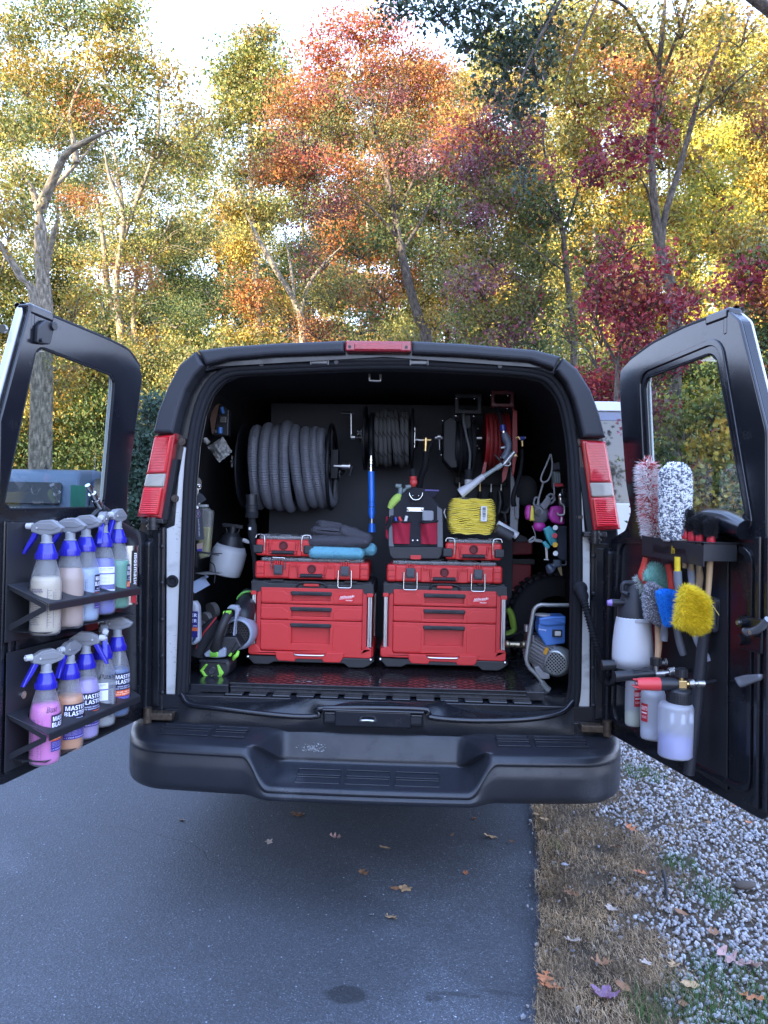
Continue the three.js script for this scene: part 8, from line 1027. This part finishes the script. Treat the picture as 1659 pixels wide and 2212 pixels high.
// left
tree('oak_tree', 'pale barked oak with forked trunk at the far left', -14,
  [[[[98, 700], [92, 600], [88, 500], [86, 450]], [0.3, 0.26, 0.24, 0.25]], [[[86, 455], [110, 420], [135, 385], [165, 350], [215, 330], [275, 312]], [0.24, 0.19, 0.16, 0.13, 0.1, 0.06], 0.6], [[[84, 455], [65, 400], [45, 375], [20, 330]], [0.15, 0.11, 0.09, 0.06]], [[[165, 352], [158, 300], [150, 255], [165, 200], [190, 150]], [0.13, 0.1, 0.08, 0.06, 0.03]], [[[100, 590], [125, 520], [150, 480]], [0.12, 0.1, 0.07], 0.4], [[[120, 400], [150, 350], [180, 290], [205, 220]], [0.08, 0.06, 0.05, 0.03], -0.6]],
  [[90, 110, 150, 90, 'yg', 0.8, -1], [270, 30, 70, 60, 'yg', 0.9], [300, 130, 60, 60, 'yg', 0.8], [210, 170, 120, 70, 'yg', 0.6, -1], [120, 240, 130, 70, 'olive', 0.5, -1], [320, 220, 90, 60, 'yg', 0.7, -1], [40, 60, 110, 95, 'yg', 1], [150, 25, 120, 70, 'yg', 1], [250, 45, 85, 85, 'yg', 0.9], [230, 130, 100, 60, 'gold', 0.8], [60, 170, 100, 70, 'gold', 0.9], [30, 260, 90, 80, 'yg', 0.7], [140, 190, 90, 60, 'olive', 0.7, -1], [110, 290, 80, 50, 'yg', 0.5], [40, 370, 80, 60, 'yg', 0.6], [280, 190, 70, 60, 'yg', 0.8], [200, 240, 80, 40, 'rust', 0.4], [350, 160, 70, 55, 'gold', 0.8], [385, 215, 70, 60, 'gold', 0.8, -1], [300, 260, 90, 50, 'olive', 0.5, -1], [330, 95, 40, 60, 'yg', 0.0], [405, 290, 60, 70, 'yg', 0.7, -1]], { seed: 3, bark: BK.pale, gap: -0.09 });
tree('oak_tree', 'leaning grey trunk with yellow leaves just above the left door', -12.5, [[[[78, 690], [45, 600], [18, 555], [-20, 500], [-60, 430]], [0.17, 0.15, 0.14, 0.11, 0.08]]], [[20, 480, 90, 70, 'gold', 0.6], [40, 600, 90, 60, 'gold', 0.7, -2], [120, 560, 80, 70, 'lemon', 0.7, -2], [30, 690, 70, 70, 'yg', 0.8, -1.5], [170, 640, 70, 60, 'lemon', 0.8, -2.5], [190, 500, 90, 60, 'rust', 0.5, -2.5], [10, 780, 60, 60, 'gold', 0.7, -2]], { seed: 5 });
tree('oak_tree', 'cluster of slender pale stems left of centre with olive leaves', -19,
  [[[[262, 740], [235, 640], [225, 540], [215, 460], [205, 420]], [0.2, 0.17, 0.14, 0.11, 0.07]], [[[265, 740], [255, 620], [275, 480], [250, 400], [240, 330]], [0.18, 0.15, 0.13, 0.09, 0.05], 0.5], [[[290, 740], [285, 640], [300, 540], [345, 490], [360, 440]], [0.16, 0.13, 0.11, 0.09, 0.05], -0.5], [[[250, 560], [300, 430], [340, 330], [350, 230], [345, 150]], [0.14, 0.12, 0.1, 0.08, 0.04], 0.3], [[[252, 600], [262, 470], [240, 330], [215, 240]], [0.12, 0.1, 0.08, 0.04], -0.4]],
  [[330, 290, 90, 70, 'olive', 0.5, -1], [400, 250, 60, 50, 'yg', 0.8], [300, 420, 130, 60, 'yg', 0.45, -1], [440, 320, 50, 60, 'yg', 0.8], [180, 520, 110, 60, 'yg', 0.6, -1], [330, 520, 110, 60, 'yg', 0.6], [400, 330, 75, 70, 'yg', 0.9], [430, 400, 65, 70, 'yg', 0.9], [340, 380, 70, 60, 'olive', 0.5], [260, 380, 80, 50, 'olive', 0.4], [250, 460, 90, 50, 'yg', 0.6], [180, 430, 70, 50, 'rust', 0.5], [340, 470, 80, 60, 'olive', 0.8, -1], [430, 490, 70, 60, 'olive', 0.9], [270, 560, 90, 50, 'yg', 0.6], [200, 590, 70, 50, 'gold', 0.7], [360, 570, 90, 60, 'green', 0.9, -1], [440, 600, 80, 60, 'green', 1, -1], [290, 660, 90, 50, 'olive', 0.6], [380, 680, 90, 50, 'green', 0.7], [230, 690, 60, 40, 'yg', 0.6], [300, 740, 70, 40, 'gold', 0.6], [340, 800, 80, 60, 'yg', 0.9, -2]], { seed: 7, bark: BK.pale, gap: -0.08 });
tree('tall_oak', 'tall yellow green oak standing behind between left group and red maple', -25,
  [[[[560, 760], [552, 600], [545, 440], [540, 300], [545, 180], [548, 90]], [0.28, 0.25, 0.22, 0.17, 0.11, 0.04]], [[[548, 480], [500, 380], [470, 320]], [0.14, 0.1, 0.05]], [[[545, 400], [590, 330], [610, 270]], [0.14, 0.1, 0.05]]],
  [[545, 120, 75, 60, 'yg', 1], [500, 170, 60, 60, 'yg', 1], [590, 180, 60, 60, 'yg', 1], [540, 230, 90, 60, 'yg', 0.9], [480, 280, 50, 60, 'olive', 0.8], [570, 310, 80, 50, 'olive', 0.7], [520, 380, 80, 60, 'olive', 0.6], [490, 450, 60, 50, 'gold', 0.7], [570, 460, 70, 50, 'olive', 0.6], [520, 540, 70, 60, 'gold', 0.7], [550, 640, 80, 60, 'rust', 0.7], [540, 720, 80, 50, 'gold', 0.7], [570, 82, 30, 24, 'olive', 1]], { seed: 9, leaf: CLF, cs: 1.05, gap: -0.08 });
// centre
tree('red_maple', 'tall red maple with orange crown in the middle', -17,
  [[[[922, 760], [905, 690], [885, 620], [868, 550], [858, 500], [850, 450], [835, 380], [815, 300], [805, 230], [800, 150]], [0.28, 0.25, 0.22, 0.2, 0.18, 0.16, 0.13, 0.09, 0.06, 0.03]], [[[862, 520], [830, 490], [790, 460], [740, 430]], [0.09, 0.07, 0.05, 0.03], 1], [[[868, 540], [905, 480], [930, 420], [950, 350]], [0.09, 0.08, 0.06, 0.03], -0.5], [[[825, 340], [790, 260], [760, 210], [720, 170]], [0.06, 0.05, 0.04, 0.02], 0.6], [[[812, 290], [835, 230], [840, 160]], [0.05, 0.04, 0.02]], [[[850, 470], [890, 390], [920, 290], [930, 200]], [0.08, 0.06, 0.05, 0.03], -0.4]],
  [[790, 60, 150, 50, 'scarlet', 0.8], [880, 170, 130, 60, 'rust', 0.7, -0.6], [640, 200, 80, 60, 'rust', 0.6, -0.5], [820, 250, 160, 60, 'rust', 0.5, -0.8], [800, 400, 160, 60, 'olive', 0.6, -0.8], [790, 75, 110, 50, 'scarlet', 1], [700, 120, 70, 55, 'scarlet', 1], [890, 90, 90, 55, 'scarlet', 1, -1], [800, 140, 120, 45, 'rust', 0.9], [930, 130, 70, 60, 'rust', 0.9, -0.5], [690, 190, 80, 50, 'scarlet', 0.8], [800, 205, 110, 40, 'mauve', 0.8], [900, 220, 80, 50, 'gold', 0.7, -1], [640, 250, 70, 40, 'rust', 0.8, 0.5], [740, 270, 90, 40, 'olive', 0.8], [850, 290, 90, 45, 'olive', 0.8], [650, 320, 80, 45, 'mauve', 0.7], [750, 350, 90, 40, 'olive', 0.7, -0.5], [890, 350, 80, 45, 'mauve', 0.7], [960, 300, 60, 60, 'scarlet', 0.5, -0.5], [620, 420, 75, 42, 'rust', 0.9, 1], [700, 400, 80, 40, 'scarlet', 0.6, 1], [780, 410, 80, 40, 'rust', 0.6, 1], [720, 470, 90, 40, 'mauve', 0.7, 0.5], [850, 440, 80, 45, 'olive', 0.7], [940, 420, 70, 60, 'green', 0.8, -0.5], [780, 530, 90, 50, 'green', 0.7], [700, 560, 80, 40, 'mauve', 0.5], [940, 520, 80, 55, 'green', 0.8, -0.5], [830, 610, 80, 45, 'green', 0.7, -0.5], [720, 640, 90, 50, 'olive', 0.8], [960, 610, 70, 50, 'olive', 0.8], [780, 700, 100, 40, 'green', 0.8], [690, 710, 90, 40, 'rust', 0.6], [940, 690, 60, 40, 'gold', 0.7], [640, 380, 50, 40, 'scarlet', 0.6, 1.2]], { seed: 11, bark: BK.dark, gap: -0.06 });
tree('oak_tree', 'leaning pale trunk seen through the red maple', -21, [[[[655, 760], [640, 660], [600, 590], [560, 520], [530, 460]], [0.24, 0.2, 0.17, 0.13, 0.08]], [[[645, 690], [665, 620], [700, 570], [740, 530]], [0.14, 0.12, 0.1, 0.06]], [[[640, 670], [625, 560], [610, 480]], [0.1, 0.08, 0.05]]], [[600, 560, 80, 50, 'green', 0.6, -1], [650, 500, 90, 50, 'green', 0.6, -1], [720, 590, 90, 50, 'olive', 0.7, -1], [600, 640, 80, 50, 'gold', 0.6, -1], [650, 720, 100, 40, 'rust', 0.6], [850, 720, 120, 50, 'olive', 0.8, -1]], { seed: 13, bark: BK.pale });
// right
tree('gold_maple', 'big maple with two dark trunks and golden leaves at the right', -12,
  [[[[1458, 700], [1448, 620], [1432, 560], [1420, 500], [1412, 420], [1408, 330], [1418, 200], [1432, 60], [1440, -60]], [0.24, 0.22, 0.2, 0.18, 0.13, 0.12, 0.11, 0.09, 0.07]], [[[1428, 540], [1440, 460], [1470, 370], [1500, 270], [1530, 170], [1575, 60], [1600, -40]], [0.14, 0.12, 0.11, 0.1, 0.08, 0.06, 0.04], -0.4], [[[1415, 200], [1445, 120], [1470, 40], [1475, -40]], [0.07, 0.06, 0.05, 0.04], 0.4], [[[1412, 480], [1380, 430], [1330, 410]], [0.05, 0.04, 0.02], 0.8], [[[1510, 250], [1570, 200], [1640, 150]], [0.05, 0.04, 0.02], 0.5], [[[1420, 130], [1330, 60], [1240, 90], [1180, 160]], [0.06, 0.05, 0.04, 0.02], 1.5]],
  [[1520, 30, 120, 60, 'gold', 0.5, -1.5], [1380, 20, 120, 50, 'rust', 0.6, -1.5], [1060, 60, 110, 90, 'rust', 0.6, -2.5], [1000, 170, 90, 80, 'scarlet', 0.6, -2.5], [1200, 300, 110, 80, 'gold', 0.7, -2], [1420, 440, 90, 60, 'yg', 0.7, -1.6], [1300, 60, 140, 80, 'gold', 0.9], [1180, 100, 110, 90, 'gold', 0.7], [1450, 80, 110, 80, 'gold', 0.5, 0.5], [1600, 60, 90, 70, 'gold', 0.7], [1250, 190, 120, 70, 'gold', 0.9], [1370, 190, 100, 70, 'rust', 0.7], [1560, 190, 100, 60, 'gold', 0.7], [1640, 250, 70, 80, 'rust', 0.8], [1280, 290, 110, 60, 'gold', 0.8, -0.5], [1480, 270, 110, 60, 'gold', 0.7, -1], [1600, 330, 90, 60, 'lemon', 0.8, -1], [1130, 230, 90, 80, 'mauve', 0.5], [1330, 370, 90, 50, 'crimson', 0.9, 1], [1250, 420, 90, 50, 'crimson', 0.8, 0.8], [1380, 300, 60, 40, 'crimson', 0.7, 1], [1480, 400, 90, 60, 'lemon', 0.6, -1.2], [1590, 420, 100, 60, 'lemon', 0.9, -1], [1520, 500, 100, 60, 'lemon', 0.8, -1], [1630, 500, 80, 60, 'gold', 0.9, -0.5], [1560, 580, 100, 50, 'gold', 0.9, -1], [1330, 480, 90, 50, 'yg', 0.7, -1.5], [1340, 560, 90, 50, 'yg', 0.8, -1.5], [1200, 50, 90, 70, 'rust', 0.6, -1]], { seed: 17, rs: 0.42, bark: BK.dark, leaf: CLM, den: 32, gap: -0.08 });
tree('slim_maple', 'slim dark stemmed tree with dull green and mauve leaves', -13,
  [[[[1240, 760], [1232, 660], [1222, 570], [1215, 500], [1195, 460], [1170, 420]], [0.12, 0.11, 0.1, 0.09, 0.07, 0.04]], [[[1217, 505], [1240, 440], [1260, 360]], [0.06, 0.05, 0.03]], [[[1215, 500], [1195, 380], [1180, 280], [1200, 180]], [0.06, 0.05, 0.04, 0.02], -0.5], [[[1225, 590], [1150, 560], [1080, 540]], [0.04, 0.03, 0.015], 0.8]],
  [[1060, 280, 80, 60, 'crimson', 0.4], [1130, 330, 80, 60, 'mauve', 0.7], [1040, 360, 80, 60, 'mauve', 0.6], [1100, 420, 90, 60, 'olive', 0.8], [1180, 460, 80, 60, 'green', 0.8], [1030, 460, 70, 60, 'mauve', 0.6], [1080, 530, 90, 60, 'olive', 0.8, -0.5], [1170, 560, 80, 60, 'olive', 0.8], [1050, 620, 90, 50, 'mauve', 0.8], [1150, 650, 90, 60, 'olive', 0.9], [1050, 690, 90, 50, 'olive', 0.9], [1170, 720, 70, 60, 'green', 0.9], [1000, 560, 60, 60, 'gold', 0.6, -2], [1100, 730, 90, 40, 'mauve', 0.9]], { seed: 19, bark: BK.dark, leaf: CLM, den: 30 });
tree('crimson_maple', 'young crimson maple behind the right tail light', -9.8,
  [[[[1330, 900], [1335, 780], [1345, 680], [1340, 560]], [0.06, 0.05, 0.04, 0.02]], [[[1335, 790], [1290, 700], [1260, 620]], [0.04, 0.03, 0.015]], [[[1338, 750], [1400, 660], [1440, 590]], [0.04, 0.03, 0.015]], [[[1332, 850], [1430, 770], [1500, 720]], [0.03, 0.02, 0.01]]],
  [[1440, 800, 60, 50, 'olive', 0.6, -0.6], [1300, 720, 70, 50, 'rust', 0.4], [1400, 640, 80, 50, 'scarlet', 0.35], [1250, 690, 50, 60, 'olive', 0.4, -0.5], [1330, 540, 80, 50, 'crimson', 0.9], [1270, 590, 50, 50, 'crimson', 0.9], [1400, 590, 80, 50, 'crimson', 0.7], [1290, 670, 65, 60, 'crimson', 1.3], [1380, 680, 90, 55, 'crimson', 1.2], [1290, 760, 65, 60, 'crimson', 1.6], [1390, 760, 80, 55, 'crimson', 1.5], [1300, 820, 70, 50, 'crimson', 1.8, -0.9], [1370, 820, 60, 50, 'crimson', 1.6, -0.9], [1470, 680, 70, 60, 'crimson', 0.9], [1480, 760, 70, 70, 'crimson', 1.1, -0.5], [1340, 610, 90, 40, 'crimson', 0.9], [1450, 850, 50, 50, 'crimson', 1, -1]], { seed: 23, bark: BK.dark, leaf: CLN, den: 40, gap: -0.04, flat: 0.9 });
tree('shrub', 'tangle of red and green leaves beyond the outer edge of the right door', -8, [[[[1650, 1000], [1648, 850], [1640, 700]], [0.04, 0.03, 0.015]]], [[1600, 610, 70, 50, 'crimson', 0.9], [1650, 650, 60, 60, 'rust', 0.9], [1640, 730, 60, 60, 'green', 0.9], [1650, 560, 60, 40, 'olive', 0.8], [1650, 820, 50, 70, 'green', 1.2], [1640, 920, 60, 70, 'crimson', 1], [1660, 1010, 60, 70, 'rust', 1]], { seed: 29, cat: 'shrub', bark: BK.dark, leaf: CLN, den: 60 });
tree('shrub', 'yellowing broad leaved shrub seen through the right door window', -7, [[[[1540, 1160], [1530, 1000], [1510, 860]], [0.03, 0.025, 0.012]], [[[1536, 1100], [1470, 980], [1440, 900]], [0.025, 0.02, 0.01]], [[[1536, 1080], [1590, 980], [1600, 900]], [0.02, 0.015, 0.01]]], [[1540, 880, 60, 60, 'yg', 1], [1470, 870, 40, 60, 'mauve', 1, -1], [1560, 970, 70, 60, 'gold', 1.2], [1480, 960, 40, 60, 'green', 1.2, -0.8], [1540, 1050, 80, 50, 'yg', 1.2], [1480, 1060, 40, 50, 'green', 1.3, -0.8], [1480, 920, 50, 50, 'olive', 1], [1590, 1070, 60, 50, 'gold', 1], [1520, 1130, 90, 40, 'olive', 1.2], [1480, 1130, 40, 50, 'green', 1.2, -1], [1600, 1160, 90, 40, 'green', 1.2]], { seed: 31, cat: 'shrub', bark: BK.dark, leaf: CLN, den: 56 });
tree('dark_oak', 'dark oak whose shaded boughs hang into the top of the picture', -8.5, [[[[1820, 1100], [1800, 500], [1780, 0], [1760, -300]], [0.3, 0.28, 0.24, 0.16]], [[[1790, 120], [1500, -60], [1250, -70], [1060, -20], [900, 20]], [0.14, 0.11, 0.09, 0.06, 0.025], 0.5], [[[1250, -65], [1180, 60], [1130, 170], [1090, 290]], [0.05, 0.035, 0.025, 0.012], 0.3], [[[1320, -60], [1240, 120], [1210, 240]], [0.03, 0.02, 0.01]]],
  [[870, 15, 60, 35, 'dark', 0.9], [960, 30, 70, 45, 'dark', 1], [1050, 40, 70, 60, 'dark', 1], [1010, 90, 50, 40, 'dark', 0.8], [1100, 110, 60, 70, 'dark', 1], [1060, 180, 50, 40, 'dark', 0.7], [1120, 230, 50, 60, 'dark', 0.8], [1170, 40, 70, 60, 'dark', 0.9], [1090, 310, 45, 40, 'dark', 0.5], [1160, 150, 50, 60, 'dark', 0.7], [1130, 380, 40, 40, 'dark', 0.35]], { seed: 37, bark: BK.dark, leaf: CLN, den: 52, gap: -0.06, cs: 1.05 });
// the blue-green spruce between left door and van
tree('spruce_tree', 'blue green spruce between the left door and the van roof', -11, [[[[322, 1180], [322, 1000], [325, 880]], [0.09, 0.07, 0.03]]], [[325, 900, 40, 50, 'spruce', 1.6], [315, 970, 55, 50, 'spruce', 2], [310, 1040, 70, 50, 'spruce', 2], [300, 1110, 80, 50, 'spruce', 2], [330, 1010, 60, 60, 'spruce', 1.5]], { seed: 41, bark: BK.dark, leaf: CLS, den: 50, gap: -0.4 });
// the wood behind: a belt of further trees
[[-40, 120, 'yg', 'gold'], [130, 150, 'olive', 'yg'], [330, 330, 'olive', 'yg'], [480, 430, 'green', 'yg'], [660, 240, 'olive', 'yg'], [800, 180, 'olive', 'rust'], [960, 90, 'gold', 'olive'], [1110, 60, 'yg', 'gold'], [1290, 30, 'yg', 'gold'], [1450, 40, 'lemon', 'gold'], [1600, 20, 'gold', 'lemon'], [1740, 60, 'gold', 'yg']].forEach(([x, top, a, b], i) => {
  const z = -31 - (i * 7 % 5) * 1.6, r = rng(100 + i), bl = []; for (let y = top + 50; y < 1000; y += 62) for (const s of [-1, 0, 1]) bl.push([x + s * 62 + (r() - 0.5) * 40, y + (r() - 0.5) * 40, 62, 46, r() > 0.55 ? a : r() > 0.4 ? b : 'olive', y > 620 ? 1 : x < 520 ? (y < 450 ? 0.34 : 0.5) : y < 250 ? 0.6 : 0.8, (r() - 0.5) * 4]);
  tree('forest_tree', ['yellowing woodland tree far behind the left oak', 'golden woodland tree far behind the forked oak', 'olive woodland tree far behind the slender stems', 'green woodland tree far behind the left gap', 'green woodland tree far behind the leaning pale trunk', 'olive and rust woodland tree far behind the red maple', 'golden woodland tree far behind the red maple trunk', 'yellow woodland tree far behind the slim maple', 'yellow green woodland tree far behind the crimson maple', 'lemon woodland tree far behind the twin trunks', 'golden woodland tree far behind the right twin trunk', 'golden woodland tree far behind the right picture edge'][i], z, [[[[x, 980], [x + 8, 760], [x - 6, 560], [x, top + 60]], [0.3, 0.26, 0.18, 0.06]], [[[x + 4, 700], [x + 50, 560], [x + 70, 480]], [0.14, 0.1, 0.05]]], bl, { seed: 200 + i, leaf: CLF, cs: 1.25, den: 30, noTwigs: true, group: 'woodland trees behind' });
});
// undergrowth that closes the view under the crowns
[[60, 'gold', 'yellow undergrowth behind the left door window'], [330, 'olive', 'olive undergrowth left of the van'], [620, 'olive', 'green and rust undergrowth behind the van roof on the left'], [950, 'green', 'green undergrowth behind the van roof on the right'], [1250, 'olive', 'undergrowth behind the parked white van'], [1560, 'green', 'green undergrowth far behind the right door']].forEach(([x, p, label], i) => tree('undergrowth', label, -24, [[[[x, 1000], [x, 900]], [0.05, 0.02]]], [-120, 0, 120].flatMap(s => [[x + s, 800, 90, 60, p, 0.8], [x + s + 40, 900, 95, 70, s ? 'green' : p, 1.1], [x + s, 1000, 100, 70, 'green', 1.2]]), { seed: 300 + i, cat: 'bushes', leaf: CLF, cs: 1.2, den: 28, noTwigs: true, bark: BK.dark }));
tree('undergrowth', 'low green bushes beyond the window of the right rear door', -15, [[[[1550, 1120], [1550, 1040]], [0.05, 0.02]]], [1380, 1450, 1520, 1590, 1660, 1730].flatMap((x, i) => [[x, 1070, 70, 50, i % 2 ? 'green' : 'olive', 1.4], [x + 30, 1000, 70, 55, i % 3 ? 'olive' : 'yg', 1]]), { seed: 333, cat: 'bushes', leaf: CLF, cs: 0.9, den: 40, noTwigs: true, bark: BK.dark });
// unseen trees added left of the viewer to keep sun off van and ground
[[-16.8, 0.6, 13.5], [-16, 4, 15], [-14.4, 7.4, 16], [-12.2, 10.6, 15], [-9.2, 13.6, 14]].forEach(([x, z, h], i) => {
  const t = thing('added_shade_tree', ['unseen tree added for shade left of the driveway, nearest the far oaks', 'second unseen tree added for shade left of the driveway', 'tallest unseen tree added for shade left of the viewer', 'unseen tree added for shade left behind the viewer', 'last unseen tree of the row added for shade, behind the viewer'][i], 'tree', [x, 0, z], [0, 0, 0], 'unseen trees added to block the sun'), r = rng(500 + i);
  part('trunk', taper([[0, -0.2, 0], [0.1, h * 0.4, 0], [0, h * 0.9, 0.1]], [0.35, 0.28, 0.06], 9), BK.brown, t);
  const n = 900, im = new THREE.InstancedMesh(CLB[0], leafMat, n), mt = new THREE.Matrix4(), q = new THREE.Quaternion(), e = new THREE.Euler(), c = new THREE.Color(); for (let k = 0; k < n; k++) { const f = Math.pow(r(), 0.8), y = 1.2 + f * (h - 1), R = 3.9 * Math.pow(Math.sin(Math.min(1, 0.12 + 0.88 * f) * PI * 0.93), 0.6), a = r() * 6.28, d = Math.sqrt(r()) * R; q.setFromEuler(e.set(r(), r() * 6, r())); mt.compose(V(Math.cos(a) * d, y, Math.sin(a) * d), q, V(1, 1, 1)); im.setMatrixAt(k, mt); const p = PAL.olive[k % 3]; im.setColorAt(k, c.setRGB(...p)); } im.name = 'foliage'; im.userData.kind = 'stuff'; sub('crown', t).add(im);
});
console.log('leaf clusters', LEAVES);
scene.traverse(o => { if (o.isMesh || o.isInstancedMesh) { o.castShadow = true; o.receiveShadow = true; } });
renderer.render(scene, camera);
